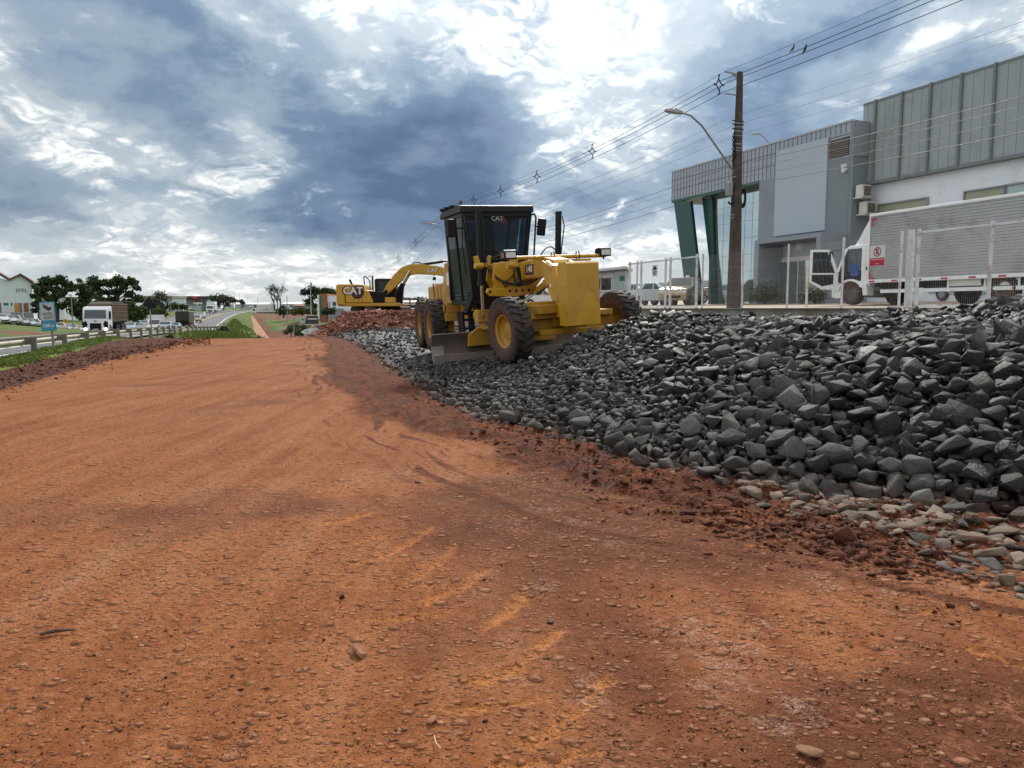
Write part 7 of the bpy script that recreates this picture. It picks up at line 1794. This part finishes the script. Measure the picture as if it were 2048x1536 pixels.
def box_lorry(name, px, Y, yaw_off, label, boxcol, cabcol, L=7.0, H=3.6, rear=False, logo=False, reverse=False, loc=None):
    if loc is None: p, a = on_road(px, Y)
    else: p, a = loc
    root = empty(name, p, a + (math.pi if reverse else 0) + yaw_off, label, 'truck')
    b = MB(); b.prism([(.0, .7), (.0, 2.5), (.3, 2.7), (1.5, 2.6), (1.85, 1.6), (1.95, 1.5), (1.95, .42), (.2, .42)], 'y', -1.15, 1.15); cb = b.build('cab', cabcol, root, bevel=.06)
    b = MB(); b.add([(1.90, -1.02, 1.62), (1.90, 1.02, 1.62), (1.58, .98, 2.48), (1.58, -.98, 2.48)], [[0, 1, 2, 3]]); b.build('windscreen', M_DARKW, cb)
    b = MB(); b.box(1.95, 1.99, -.6, .6, .6, 1.1); b.build('grille', M_BLKM, cb)
    for sd in (-1, 1):
        b = MB(); b.obox((1.96, sd * .92, .72), (.06, .26, .18)); b.build('headlight', M_HEADL, cb); b = MB(); b.box(.45, 1.35, sd * 1.16 - .006, sd * 1.16 + .006, 1.6, 2.4); b.build('side_window', M_DARKW, cb)
    b = MB(); b.box(-L, -.12, -1.25, 1.25, 1.05, H); bx = b.build('cargo_box', boxcol, root, bevel=.04)
    if logo:
        b = MB(); F = face_M((-L * .45, 0, 0), (0, 1, 0)); b.prism([(-L * .45 - .9, 2.55), (-L * .45 - .2, 3.0), (-L * .45 - .5, 2.5), (-L * .45 - .1, 2.2)], 'y', 1.252, 1.26); b.box(-L * .45 - 1.6, -L * .45 + 1.2, 1.252, 1.26, 1.8, 2.05); b.prism([(-L * .45 - .9, 2.55), (-L * .45 - .2, 3.0), (-L * .45 - .5, 2.5), (-L * .45 - .1, 2.2)], 'y', -1.26, -1.252); b.box(-L * .45 - 1.6, -L * .45 + 1.2, -1.26, -1.252, 1.8, 2.05); b.build('grey_logo', M_CLADD, bx)
    if rear:
        b = MB(); b.box(-L - .03, -L, -1.2, 1.2, 1.1, 1.5); b.box(-L - .05, -L, -1.2, 1.2, .62, .8); b.box(-L - .02, -L, -.02, .02, 1.5, H - .1); b.build('tail_gate', M_BLKM, bx)
        for sd in (-1, 1): b = MB(); b.obox((-L - .06, sd * .95, .72), (.03, .35, .14)); b.build('tail_light', M_TAIL, bx)
        b = MB(); b.loft([[(x, y, z) for y, z in ((-1.24, H), (-1.0, H + .16), (1.0, H + .16), (1.24, H))] for x in (-L, -.12)]); b.build('tarpaulin', pm('brown_tarpaulin', (.055, .05, .045), .85, var=.25), bx)
    b = MB(); b.box(-L, 1.5, -.5, .5, .6, 1.03); b.build('chassis', M_BLKM, root)
    w = MB(); w.lathe([(.0, -.15), (.47, -.15), (.5, -.1), (.5, .1), (.47, .15), (0, .15)], 16, axis='y'); w0 = w.build('wheel', M_RUB, root, smooth=40)
    for i, (x, sd) in enumerate(((1.0, 1), (1.0, -1), (-L + 2.6, 1), (-L + 2.6, -1), (-L + 1.4, 1), (-L + 1.4, -1))):
        o = w0 if i == 0 else w0.copy()
        if i: COL.objects.link(o); o.parent = root
        o.location = (x, sd * 1.0, .5)
    return root
M_BRN = pm('dark_brown_canvas', (.050, .042, .038), .85, var=.25)
p_, a_ = on_road(371, 150); p_ = p_ + Vector((math.cos(a_), math.sin(a_), 0)) * 7
box_lorry('tarped_truck', 0, 0, R(-3), 'dark brown covered truck seen from behind on the highway', M_BRN, M_WTRUCK, 7.0, 3.2, rear=True, loc=(p_, a_))
box_lorry('white_lorry', 424, 262, 0, 'white box lorry far up the highway coming towards the camera', P_WHITE, M_WTRUCK, 8, 4.0, reverse=True)
q = at(522, 630.5, 300); box_lorry('semi_trailer', 0, 0, 0, 'white semi trailer with grey logo standing by the far dirt track', P_WHITE, M_WTRUCK, 7.2, 4.1, logo=True, loc=(at(513, 629.8, 300), R(198)))
GH = 'cars on the highway'
def hcar(kind, col, px, Y, rev, label, lit=False, dyaw=0):
    p, a = on_road(px, Y); put_car(kind, col, p, a + (math.pi if rev else 0) + dyaw, label, GH, lit)
hcar('sedan', P_SILVER, 335, 112, False, 'silver sedan seen from behind beside the brown covered truck')
hcar('van', P_WHITE, 313, 124, True, 'white delivery van with box body coming up the highway', dyaw=R(3))
hcar('sedan', P_WHITE, 263, 128, True, 'pale sedan right behind the truck with slatted body')
hcar('sedan', P_SILVER, 287, 152, False, 'silver car far off between slatted truck and white van', dyaw=R(25))
hcar('sedan', P_WHITE, 353, 140, False, 'white car half hidden by the brown covered truck')
hcar('suv', P_WHITE, 396, 176, True, 'small white car just right of the brown covered truck')
hcar('sedan', P_SILVER, 405, 200, True, 'grey car on the highway beyond the covered truck')
hcar('hatch', P_WHITE, 441, 300, True, 'tiny white car beside the far white lorry')
def gcar(kind, col, px, py, Y, yaw, label, group): p = at(px, py, Y); put_car(kind, col, p, yaw, label, group)
GP = 'cars parked in a row beyond the highway'
cols = [P_WHITE, P_BLUEG, P_WHITE, P_SILVER, P_WHITE, P_BLACK, P_WHITE, P_SILVER, P_WHITE, P_BLUEG, P_WHITE, P_SILVER, P_WHITE, P_WHITE, P_SILVER]
rowl = ['first car of the parked row at the left picture edge', 'second parked car from the left edge', 'third parked car, under the orange building windows', 'fourth parked car of the row', 'fifth parked car, below the end of the white building', 'dark car in the parked row left of the hotel sign', 'parked car directly left of the hotel sign', 'parked car half behind the hotel sign', 'parked car directly right of the hotel sign', 'parked car under the round yellow sign', 'parked car right of the round yellow sign', 'parked car by the white lamp post foot', 'parked car midway between lamp post and slatted truck', 'parked car touching the slatted truck outline', 'last parked car of the row, at the slatted truck']
cn = {id(P_WHITE): 'white', id(P_BLUEG): 'pale blue', id(P_SILVER): 'silver', id(P_BLACK): 'black'}
for i in range(15):
    u = i / 14; px = np.interp(u, [0, .45, .55, 1], [4, 88, 118, 168]); Y = 118 + 42 * u; X_ = (px - 1024) / FPX * Y; z_ = gz_at(X_, Y)
    put_car(['hatch', 'sedan', 'suv'][i % 3], cols[i], Vector((X_, Y, z_ - .02)), R(-38 + 6 * math.sin(i * 2.3)), f'{cn[id(cols[i])]} {rowl[i]}', GP)
gcar('hatch', P_WHITE, 282, 646, 175, R(5), 'white car on the side road behind the dark trees', GH)
for i, (px, py, Y, c, lb) in enumerate(((432, 621, 300, P_SILVER, 'grey car parked by the far petrol station'), (388, 620.5, 290, P_WHITE, 'white car parked under the far station roof'), (461, 616, 380, P_WHITE, 'white far car below the bare roadside trees'), (501, 616, 400, P_WHITE, 'white far car beside the long grey shed'))):
    gcar(['sedan', 'hatch'][i % 2], c, px, py, Y, R(10 + 40 * i), lb, 'far parked cars')

# ------------------------------------------------------------------ far buildings
def bxs(name, mat, parent, *boxes, bevel=0):
    b = MB()
    for q in boxes: b.box(*q)
    return b.build(name, mat, parent, bevel=bevel)
M_ROOFR = pm('red_roof', (.17, .075, .055), .8, var=.15); M_ORG = pm('orange_panel', (.62, .26, .02), .5); M_BRO = pm('brown_panel', (.28, .12, .05), .6); M_GRP = pm('green_panel_sign', (.01, .17, .10), .5); M_DKR = pm('dark_roof_edge', (.05, .035, .035), .7)
def house(Y, px0, px1, py_base):
    k = FPX / Y; o = at((px0 + px1) / 2, py_base, Y); return o, k
o, k = house(165, -60, 57, 632); root = empty('gabled_building', o, R(27), 'white building with double red gabled roof and orange window panels', 'building')
X = lambda px: (px + 1.5) / k
Z = lambda py: (632 - py) / k
b = MB(); b.prism([(X(-90), -1), (X(-90), Z(575)), (X(-40), Z(545)), (X(17), Z(561)), (X(37), Z(551)), (X(57), Z(566)), (X(57), -1)], 'y', 0, 12); b.build('wall', pm('pale_blue_wall', (.70, .78, .82), .7, var=.04), root)
def slope(name, p, q, mt, th=.35, y0=-.5, y1=12.5):
    b = MB(); (x0, z0), (x1, z1) = p, q; b.prism([(x0, z0), (x1, z1), (x1, z1 + th), (x0, z0 + th)], 'y', y0, y1); return b.build(name, mt, root)
slope('roof', (X(-95), Z(578)), (X(-5), Z(545)), M_ROOFR); slope('roof', (X(-5), Z(545)), (X(18), Z(562)), M_ROOFR); slope('roof', (X(18), Z(562)), (X(38), Z(551)), M_ROOFR); slope('roof', (X(38), Z(551)), (X(60), Z(567.5)), M_ROOFR)
slope('roof_edge', (X(-5), Z(545.5)), (X(19), Z(562.5)), M_DKR, .55, -.7, -.52); slope('roof_edge', (X(38), Z(551.5)), (X(60), Z(568)), M_DKR, .55, -.7, -.52)
for (a, c, y0, y1, mt, nm) in ((7, 16, 611, 606, M_GRP, 'green_panel'), (19, 22, 611, 606, M_GRP, 'green_panel'), (25, 33, 624, 606, M_ORG, 'orange_window'), (41, 49, 624, 606, M_BRO, 'brown_window'), (33.5, 40, 630, 606, M_CLADD, 'grey_window'), (7, 16, 625, 612, M_WHITE, 'white_window'), (-6, 3, 626, 606, M_CLADD, 'grey_window')): bxs(nm, mt, root, (X(a), X(c), -.06, -.01, Z(y0), Z(y1)))
bxs('pillar', M_WWALL, root, (X(16.5), X(18.5), -1.0, -.7, -1, Z(606))); bxs('pillar', M_WWALL, root, (X(39), X(40.5), -1.0, -.7, -1, Z(606))); bxs('base_wall', M_CLAD, root, (X(18), X(57), -.08, -.02, -1, Z(625)))
b = MB(); b.text('EPEL', 1.1, face_M((X(39), -.02, Z(581.5)), (0, -1, 0)), 0, .01, .02); b.build('lettering', pm('sign_lettering', (.20, .24, .27), .6), root)
o = at(80, 632, 190); k = FPX / 190; root = empty('low_shop', o, 0, 'low white building with dark eaves behind the dark conifer', 'building')
bxs('wall', M_WWALL, root, (-2.9, 6, 0, 10, -1, 58 / k * .62)); bxs('roof', M_DKR, root, (-3.2, 6.3, -.8, 10, 36 / k, 38 / k)); bxs('window', M_DARKW, root, (-2.4, -1.6, -.04, -.005, .3, 1.6)); bxs('window', M_DARKW, root, (.2, 1.4, -.04, -.005, .3, 1.6))
def place(name, px, py, Y, label, yaw=0): o = at(px, py, Y); return empty(name, o, yaw, label, 'building'), FPX / Y
root, k = place('petrol_station', 395, 619, 330, 'far petrol station with long flat dark canopy roof')
bxs('canopy', M_DKR, root, (-66 / k, 36 / k, 0, 14, 21 / k, 26.5 / k)); bxs('wall', M_WWALL, root, (-55 / k, -5 / k, 14, 15, -1, 21 / k)); bxs('wall', M_WPANEL, root, (5 / k, 24 / k, 12, 13, -1, 20 / k))
for px in (-52, -46, -3, 20, 28): bxs('pillar', M_WWALL, root, (px / k, (px + 2) / k, 1, 1.5, -2, 21 / k))
bxs('red_fascia', M_SRED, root, (-8 / k, 1 / k, -.3, -.05, 21.5 / k, 26 / k)); bxs('shop_front', M_PALEW, root, (-6 / k, 8 / k, 8, 9, -1, 12 / k))
root, k = place('price_sign', 396, 622, 270, 'tall striped station sign with teal lower panel'); root['category'] = 'sign'
bxs('upper_panel', M_WHITE, root, (-8 / k, 8 / k, 0, .4, 14 / k, 17 / k)); bxs('red_panel', M_DECAL, root, (-7 / k, 7 / k, 0, .4, 18 / k, 24 / k)); bxs('teal_panel', M_PALEW, root, (-6 / k, 6 / k, 0, .4, 1 / k, 10 / k)); bxs('post', M_GALV, root, (-7.5 / k, -6.5 / k, .1, .3, -2, 24 / k), (6.5 / k, 7.5 / k, .1, .3, -2, 24 / k))
root, k = place('flat_roofed_house', 325, 622, 300, 'flat roofed white building half hidden behind the trees')
bxs('wall', M_WWALL, root, (-40 / k, 22 / k, 0, 12, -1, 26 / k)); bxs('roof', pm('beige_eaves', (.40, .37, .30), .7), root, (-75 / k, 24 / k, -1, 12, 26 / k, 30 / k)); bxs('window', M_DARKW, root, (8 / k, 12 / k, -.05, -.01, 4 / k, 18 / k))
for i, (px0, px1, py0, py1, Y, mt, lb) in enumerate(((470, 535, 617, 605, 470, M_WPANEL, 'long low grey shed with white roof left of the bare tree'), (565, 640, 617, 604, 430, M_WWALL, 'long pale shed behind the round green tree'), (585, 607, 620, 608, 330, M_CLAD, 'small grey house right of the bare tree'), (770, 880, 615, 600, 210, M_WWALL, 'long pale roofed building behind the excavator'))):
    root, k = place('shed', (px0 + px1) / 2, py0, Y, lb); w = (px1 - px0) / 2 / k; h = (py0 - py1) / k
    bxs('wall', mt, root, (-w, w, 0, 14, -2, h * .7)); b = MB(); b.prism([(-.6, h * .7), (7, h), (14.6, h * .7), (14.6, h * .66), (-.6, h * .66)], 'x', -w - .4, w + .4); b.build('roof', [M_WHITE, M_WHITE, M_ROOFR, pm('rusty_white_roof', (.50, .47, .46), .6, dirt=(.25, .12, .08), damt=.5)][i], root)
    bxs('window', M_DARKW, root, (-w * .6, -w * .45, -.05, -.01, h * .2, h * .5)); bxs('window', M_DARKW, root, (w * .2, w * .35, -.05, -.01, h * .2, h * .5))
root, k = place('modern_office', 660, 630, 205, 'brown and white modern building left of the excavator')
XX = lambda px: (px - 660) / k
ZZ = lambda py: (630 - py) / k
bxs('brown_block', M_BRO, root, (XX(640), XX(655), 0, 10, -2, ZZ(588))); bxs('white_wall', M_WWALL, root, (XX(653), XX(700), .3, 12, -2, ZZ(593))); bxs('pillar', M_WWALL, root, (XX(636), XX(639.5), -.3, 1, -1, ZZ(590))); bxs('green_strip', M_GRP, root, (XX(640), XX(644), -.08, -.01, 0, ZZ(592))); bxs('grey_wall', M_GWALL, root, (XX(660), XX(686), -1.5, .2, -2, ZZ(617)))
for a, c, y0, y1 in ((654.5, 656, 616, 604), (658.5, 660, 616, 604), (665, 672, 612, 604), (665, 671, 618, 614)): bxs('window', M_DARKW, root, (XX(a), XX(c), .24, .29, ZZ(y0), ZZ(y1)))
# billboard
root, k = place('billboard', 618, 668, 110, 'two tone grey and navy roadside billboard on thin white posts', R(-8)); root['category'] = 'billboard'
b = MB(); b.prism([(-18 / k, 20 / k), (-16 / k, 35 / k), (-4 / k, 36 / k), (-9 / k, 20 / k)], 'y', 0, .12); b.build('grey_panel', M_SIGNG, root); b = MB(); b.prism([(-8.8 / k, 20 / k), (-3.8 / k, 36 / k), (19 / k, 36 / k), (20 / k, 22 / k), (20 / k, 20 / k)], 'y', 0, .12); b.build('navy_panel', pm('navy_panel', (.035, .042, .06), .5), root)
bxs('white_bar', M_WHITE, root, (-2 / k, 18 / k, -.05, -.01, 29 / k, 31 / k)); bxs('lettering', M_CLADD, root, (-15 / k, -9 / k, -.05, -.01, 28 / k, 31 / k))
for px in (-14.5, 6.5): bxs('post', M_WHITE, root, (px / k - .07, px / k + .07, .13, .27, -1.2, 24 / k))
# flatbed trailer with red stakes between mound and grader
root, k = place('stake_trailer', 842, 617, 66, 'dark flatbed trailer with red upright stakes behind the mound', R(-12)); root['category'] = 'trailer'
b = MB(); b.box(-3.4, 3.4, -1.2, 1.2, .05, .28); b.build('bed', M_BLKM, root)
for px in (-14, 7, 22): b = MB(); b.box(px / k - .05, px / k + .05, -1.15, -1.05, .28, .85); b.build('stake', M_SRED, root)
b = MB(); b.box(-3.3, 3.3, -1.22, -1.2, .1, .2); b.build('side_rail', M_DECAL, root)
for x in (-2.2, -1.2, 2.2): b = MB(); b.tube((x, -1.1, -.35), (x, -.8, -.35), .42, n=16); b.build('wheel', M_RUB, root, smooth=40)

# ------------------------------------------------------------------ trees and plants
def tree(name, px, py, Y, label, clumps, n, size, mat, trunk=(.35, .16), limbs=True, flat=.7, group='trees along the highway'):
    "clumps: (dx px, dy px up from base, radius px)"
    o = at(px, py, Y); k = FPX / Y; root = empty(name, o, 0, label, 'tree', group)
    rt = np.random.default_rng(int(px * 7 + py)); C = np.array([[dx / k, rt.normal(0, .5) * r / k, dy / k] for dx, dy, r in clumps]); Rr = np.array([r / k for _, _, r in clumps])
    leaves('crown', C, Rr, int(n * 2.2), size * .9, mat, root, flat, rs=rt)
    b = MB(); top = C[:, 2].max() * .8; tx = float(np.average(C[:, 0]))
    b.path([(0, 0, -.6), (.05 * top, 0, top * .35), (tx * .6, 0, top * .7), (tx, 0, top)], [trunk[0], trunk[0] * .8, trunk[1], trunk[1] * .4], 7)
    if limbs:
        for c_ in C: z = max(.25 * top, c_[2] * .62); b.path([(tx * .5 * z / top, 0, z), tuple(c_ * .6 + np.array([tx * .2, 0, z * .4])), tuple(c_)], [trunk[1] * .6, trunk[1] * .4, trunk[1] * .15], 5)
    b.build('trunk', M_TRUNK, root, smooth=50); return root
rt = random.Random(3)
def umbrella(w, h0, h1, n):
    out = []
    for i in range(n):
        a = -1 + 2 * (i + .5) / n; x = a * w + rt.uniform(-3, 3); top = h1 - (a * a) * (h1 - h0) * .45; out.append((x, top - rt.uniform(0, 10), rt.uniform(6, 9)))
        if i % 2: out.append((x * .8, top - rt.uniform(14, 26), rt.uniform(5, 8)))
    return out
tree('araucaria_tree', 113, 648, 168, 'dark spreading umbrella pine left of the white street lamp', umbrella(36, 55, 92, 9) + [(-32, 40, 8), (-28, 60, 9), (30, 45, 8), (-6, 50, 9), (12, 36, 8), (-20, 28, 7)], 5200, .42, M_LD, (.5, .3))
tree('araucaria_tree', 237, 640, 178, 'dark umbrella pine with broad flat crown above the slatted truck', umbrella(46, 50, 82, 11) + [(-10, 40, 8), (20, 35, 9), (40, 42, 9), (-30, 38, 8)], 5200, .42, M_LD, (.5, .3))
tree('conifer_tree', 76, 645, 160, 'thin dark conifer with separate branch clumps by the white building', [(0, 62, 4), (-5, 52, 5), (4, 45, 5), (-3, 36, 6), (6, 30, 5), (-8, 24, 5), (3, 70, 3)], 1200, .30, M_LD, (.2, .12))
tree('dark_tree', 166, 648, 172, 'dense dark tree right behind the white street lamp', [(0, 40, 14), (-8, 28, 13), (10, 30, 13), (3, 58, 11), (0, 72, 8), (-4, 18, 12), (12, 16, 12)], 3600, .40, M_LD, (.35, .2))
tree('pale_tree', 184, 640, 260, 'pale grey green loose tree between the two umbrella pines', [(-14, 66, 9), (0, 74, 9), (10, 82, 7), (12, 62, 9), (-20, 78, 5), (-4, 52, 10), (14, 46, 9)], 2600, .42, M_LG, (.3, .15))
tree('bushy_tree', 245, 652, 165, 'broad mid green bushy tree right of the slatted truck', [(0, 28, 17), (18, 24, 15), (32, 20, 13), (-12, 22, 14), (10, 40, 12), (38, 32, 9)], 4200, .36, M_LM, (.3, .15))
tree('bushy_tree', 300, 640, 190, 'round dark green tree left of the diamond sign', [(0, 26, 14), (12, 20, 12), (-12, 18, 11), (6, 36, 9)], 2200, .36, M_LD, (.3, .15))
tree('small_tree', 319, 641, 185, 'small green tree just right of the diamond sign', [(0, 18, 9), (7, 14, 8), (-5, 11, 7)], 1000, .32, M_LM, (.2, .1))
tree('bare_tree', 318, 640, 280, 'bare greyish tree crown rising behind the diamond sign', [(0, 48, 14), (-12, 40, 10), (13, 42, 10), (2, 32, 10)], 900, .34, M_LT, (.35, .2))
tree('bushy_tree', 338, 624, 300, 'dark hedge like tree before the flat roofed building', [(0, 12, 9), (14, 12, 9), (-13, 10, 8), (26, 10, 8)], 1600, .42, M_LM, (.2, .1))
tree('bushy_tree', 432, 621, 330, 'dark roadside tree left of the far bare trees', [(0, 24, 9), (6, 16, 8), (-8, 12, 8)], 1100, .42, M_LD, (.3, .15))
tree('bare_tree', 447, 621, 330, 'thin twiggy tree on the far roadside', [(0, 20, 11), (9, 24, 9), (-6, 28, 8), (6, 12, 8)], 800, .36, M_LT, (.3, .15))
tree('palm_tree', 466, 617, 360, 'tiny dark palm beside the far road', [(0, 18, 6), (4, 15, 5), (-4, 15, 5)], 500, .40, M_LD, (.18, .12), False)
tree('palm_tree', 483, 617, 380, 'second tiny dark palm further right on the far roadside', [(0, 14, 5), (3, 11, 4)], 400, .40, M_LD, (.16, .1), False)
def bare_tree(px, py, Y, Hpx, Wpx, label, seed):
    o = at(px, py, Y); k = FPX / Y; root = empty('bare_tree', o, 0, label, 'tree', 'trees along the highway'); H, W = Hpx / k, Wpx / k; r_ = random.Random(seed); b = MB(); tips = []
    def grow(p, d, L, r, lev):
        q = p + d * L; m_ = p.lerp(q, .5) + Vector((r_.gauss(0, .05), r_.gauss(0, .05), 0)) * L
        b.path([p, m_, q], [r, r * .85, r * .68], 5 if lev < 2 else 3); 
        if lev >= 5: tips.append(tuple(q)); return
        for i in range(2 if lev else 4):
            d2 = (d + Vector((r_.gauss(0, .42) * (W / H + .4), r_.gauss(0, .35), r_.uniform(.0, .35)))).normalized(); grow(q, d2, L * r_.uniform(.62, .85), r * .64, lev + 1)
    for dx in (-.18, .08, .3): grow(Vector((dx * W * .4, 0, -.5)), Vector((dx * .5, 0, 1)).normalized(), H * .34, .035 * H, 0)
    b.build('trunk', M_TRUNK, root, smooth=50); leaves('crown', tips, [.09 * H] * len(tips), 900, .022 * H, M_LT, root, rs=np.random.default_rng(seed)); return root
bare_tree(553, 617, 300, 44, 52, 'large bare branching tree against the sky left of the flagpole', 4)
tree('round_tree', 567, 632, 245, 'round dark green clipped tree beside the white sign board', [(0, 11, 10), (-4, 8, 8), (5, 8, 8), (0, 17, 6)], 1100, .32, M_LD, (.25, .15))
tree('umbrella_tree', 640, 626, 235, 'wide flat crowned dark tree behind the brown building', umbrella(34, 34, 50, 8) + [(-22, 22, 9), (-10, 14, 8)], 2600, .40, M_LD, (.4, .25))
tree('bushy_tree', 605, 632, 230, 'low olive shrub mass left of the flagpole', [(0, 10, 9), (14, 9, 8), (-13, 8, 8), (24, 8, 7)], 1500, .34, M_LO, (.2, .1))
tree('bushy_tree', 655, 632, 190, 'dark shrub in front of the brown building', [(0, 10, 8), (8, 9, 7), (-7, 8, 6)], 900, .30, M_LD, (.15, .1))
tree('bushy_tree', 604, 672, 105, 'green roadside shrub under the billboard', [(0, 8, 9), (12, 10, 9), (22, 7, 7), (-10, 5, 6), (3, 18, 6)], 1500, .17, M_LM, (.1, .05))
tree('bushy_tree', 582, 668, 135, 'loose green weed tree left of the billboard', [(0, 10, 8), (10, 14, 8), (14, 4, 7), (-8, 4, 6)], 1200, .2, M_LG, (.1, .05))
for i, (px, py, Y, w, lb) in enumerate(((800, 606, 260, 26, 'far hill top trees behind the excavator boom'), (838, 607, 250, 20, 'far dark trees between excavator and grader'))):
    tree('far_tree', px, py + 9, Y, lb, [(-w, 10, 8), (-w / 2, 13, 9), (0, 14, 9), (w / 2, 12, 9), (w, 9, 7)], 1500, .42, M_LG, (.3, .15))
# spiky plant at the crest, small verge bushes
o = onz(518, 678, 0.0); o = at(518, 677, 47); root = empty('agave_plant', o, 0, 'small spiky dark plant at the crest of the dirt road', 'plant'); b = MB(); r_ = random.Random(9)
for i in range(34):
    a = r_.uniform(0, 6.28); e = r_.uniform(.2, 1.4); L = r_.uniform(.2, .38); d = Vector((math.cos(a) * math.cos(e), math.sin(a) * math.cos(e), math.sin(e))); n_ = d.cross(Vector((0, 0, 1))).normalized() * .018; c0 = Vector((r_.gauss(0, .12), r_.gauss(0, .1), 0))
    b.add([c0 - n_, c0 + n_, c0 + d * L * .6 + n_ * .8, c0 + d * L - Vector((0, 0, .03)), c0 + d * L * .6 - n_ * .8], [[0, 1, 2, 3, 4]])
b.build('leaves', pm('agave_leaf', (.045, .05, .028), .7, var=.3), root)
for i, (px, py, Y, lb) in enumerate(((447, 667, 125, 'dark weed bush at the end of the guardrail'), (338, 683, 58, 'dry brown weed clump by the guardrail near the red earth hump'))):
    o = at(px, py, Y); k = FPX / Y; root = empty('weed_bush', o, 0, lb, 'bush'); leaves('foliage', [(0, 0, 8 / k), (6 / k, 0, 6 / k), (-6 / k, 0, 5 / k)], [9 / k, 7 / k, 6 / k], 700, 2.0 / k, [M_LD, M_LT][i], root); b = MB(); b.tube((0, 0, -.3), (0, 0, 8 / k), .03, n=5); b.build('stem', M_TRUNK, root)
# ------------------------------------------------------------------ lamp posts and poles, left
def post(px, pyb, pyt, Y, label, head=None, name='street_lamp', r=.08, cat='street lamp', group=None):
    o = at(px, pyb, Y); k = FPX / Y; H = (pyb - pyt) / k; root = empty(name, o, 0, label, cat, group); b = MB(); b.tube((0, 0, -1), (0, 0, H), r, r * .7, n=8); b.build('post', M_GALV, root, smooth=40)
    if head == 'globe': b = MB(); b.M = Matrix.Translation((-.15, 0, H)); b.lathe([(.0, -.28), (.2, -.22), (.30, 0), (.2, .22), (0, .28)], 14); b.build('lamp_globe', M_WHITE, root, smooth=60)
    if head == 'arm': b = MB(); b.path([(0, 0, H), (.6, 0, H + .2), (1.6, 0, H + .25)], .05, 6); b.obox((1.7, 0, H + .22), (.9, .3, .14)); b.build('lamp_arm', M_GALV, root)
    return root
post(146, 656, 590, 128, 'white street lamp with pale globe beside the umbrella pine', 'globe')
post(197, 640, 606, 165, 'small lamp with bent arm above the slatted truck', 'arm')
post(341.5, 622, 590, 280, 'thin lamp post in front of the flat roofed building', 'arm', r=.12)
for px, pyb, pyt, Y, lb in ((480, 617, 588, 420, 'thin far utility pole left of the bare tree'), (516, 617, 592, 400, 'thin far utility pole beside the semi trailer'), (556, 632, 600, 230, 'grey concrete pole by the round green tree'), (575.5, 655, 592, 170, 'tall thin grey pole right of the round green tree'), (588, 672, 634, 95, 'short pale pole left of the billboard'), (605, 617, 590, 380, 'far pole right of the pale shed')):
    post(px, pyb, pyt, Y, lb, None, 'utility_pole', .11 if Y > 200 else .09, 'pole', 'poles in the distance')
o = at(622.5, 632, 190); k = FPX / 190; root = empty('flagpole', o, 0, 'tall flagpole with furled blue flag left of the brown building', 'flagpole'); b = MB(); b.tube((0, 0, -1), (0, 0, 71 / k), .10, .05, n=8); b.build('pole', M_WHITE, root, smooth=40)
b = MB(); b.loft([[(x + .06, y, z) for x, y in ((-.02, 0), (.10, .08), (w, 0), (.10, -.08))] for z, w in ((52 / k, .12), (56 / k, .30), (62 / k, .34), (67 / k, .2))]); b.build('flag', M_SBLUE, root)
# ------------------------------------------------------------------ grass along the guardrail
def grass_blades():
    n = 40000; s_ = rs.uniform(12, 66, n) ** 1.0; t_ = rs.uniform(-7.75, -5.2, n)
    X = RD.x * s_ + RN.x * t_; Y = RD.y * s_ + RN.y * t_; ok = fbm(s_ * .5, t_ * .9, 3, 161) + .35 - .6 * sstep(-5.8, -5.2, t_) > rs.uniform(-.2, .5, n); X, Y, s_, t_ = X[ok], Y[ok], s_[ok], t_[ok]
    z = h_base(X, Y) - .01; H = rs.uniform(.04, .11, len(X)) * (1 + .8 * (fbm(X * .6, Y * .6, 2, 162) > .2)); a = rs.uniform(0, 6.28, len(X)); w = .014 + .0002 * Y
    dx, dy = np.cos(a) * w, np.sin(a) * w; lx, ly = rs.normal(0, .05, len(X)), rs.normal(0, .05, len(X))
    V = np.stack([np.stack([X - dx, Y - dy, z], -1), np.stack([X + dx, Y + dy, z], -1), np.stack([X + lx, Y + ly, z + H], -1)], 1).reshape(-1, 3)
    tag(raw_mesh('grass', V, np.arange(len(V)).reshape(-1, 3), M_GRS, attrs={'tone': ('POINT', np.repeat(rs.uniform(0, 1, len(X)), 3))}), 'short bright green grass along the guardrail foot', 'grass', kind='stuff')
    # slope between highway and far track
    n = 20000; px = 440 + rs.normal(0, 38, n); Yg = rs.uniform(55, 200, n); X = (px - 1024) / FPX * Yg; dh = seg_dist(X, Yg, ROADS['highway'][0][::3, :2])[0]; dt = seg_dist(X, Yg, ROADS['far_dirt_track'][0][::3, :2])[0]; ok = (dh > 6.6) & (dt > 4.0) & (px < 530); X, Yg = X[ok], Yg[ok]
    z = h_ground(X[None], Yg[None])[0] - .02; H = rs.uniform(.15, .55, len(X)); a = rs.uniform(0, 6.28, len(X)); w = .09; dx, dy = np.cos(a) * w, np.sin(a) * w; lx = rs.normal(0, .12, len(X))
    V = np.stack([np.stack([X - dx, Yg - dy, z], -1), np.stack([X + dx, Yg + dy, z], -1), np.stack([X + lx, Yg, z + H], -1)], 1).reshape(-1, 3)
    tag(raw_mesh('tall_grass', V, np.arange(len(V)).reshape(-1, 3), M_GRS, attrs={'tone': ('POINT', np.repeat(rs.uniform(0, 1, len(X)), 3))}), 'rough grass on the slope between highway and far dirt track', 'grass', kind='stuff')
grass_blades()
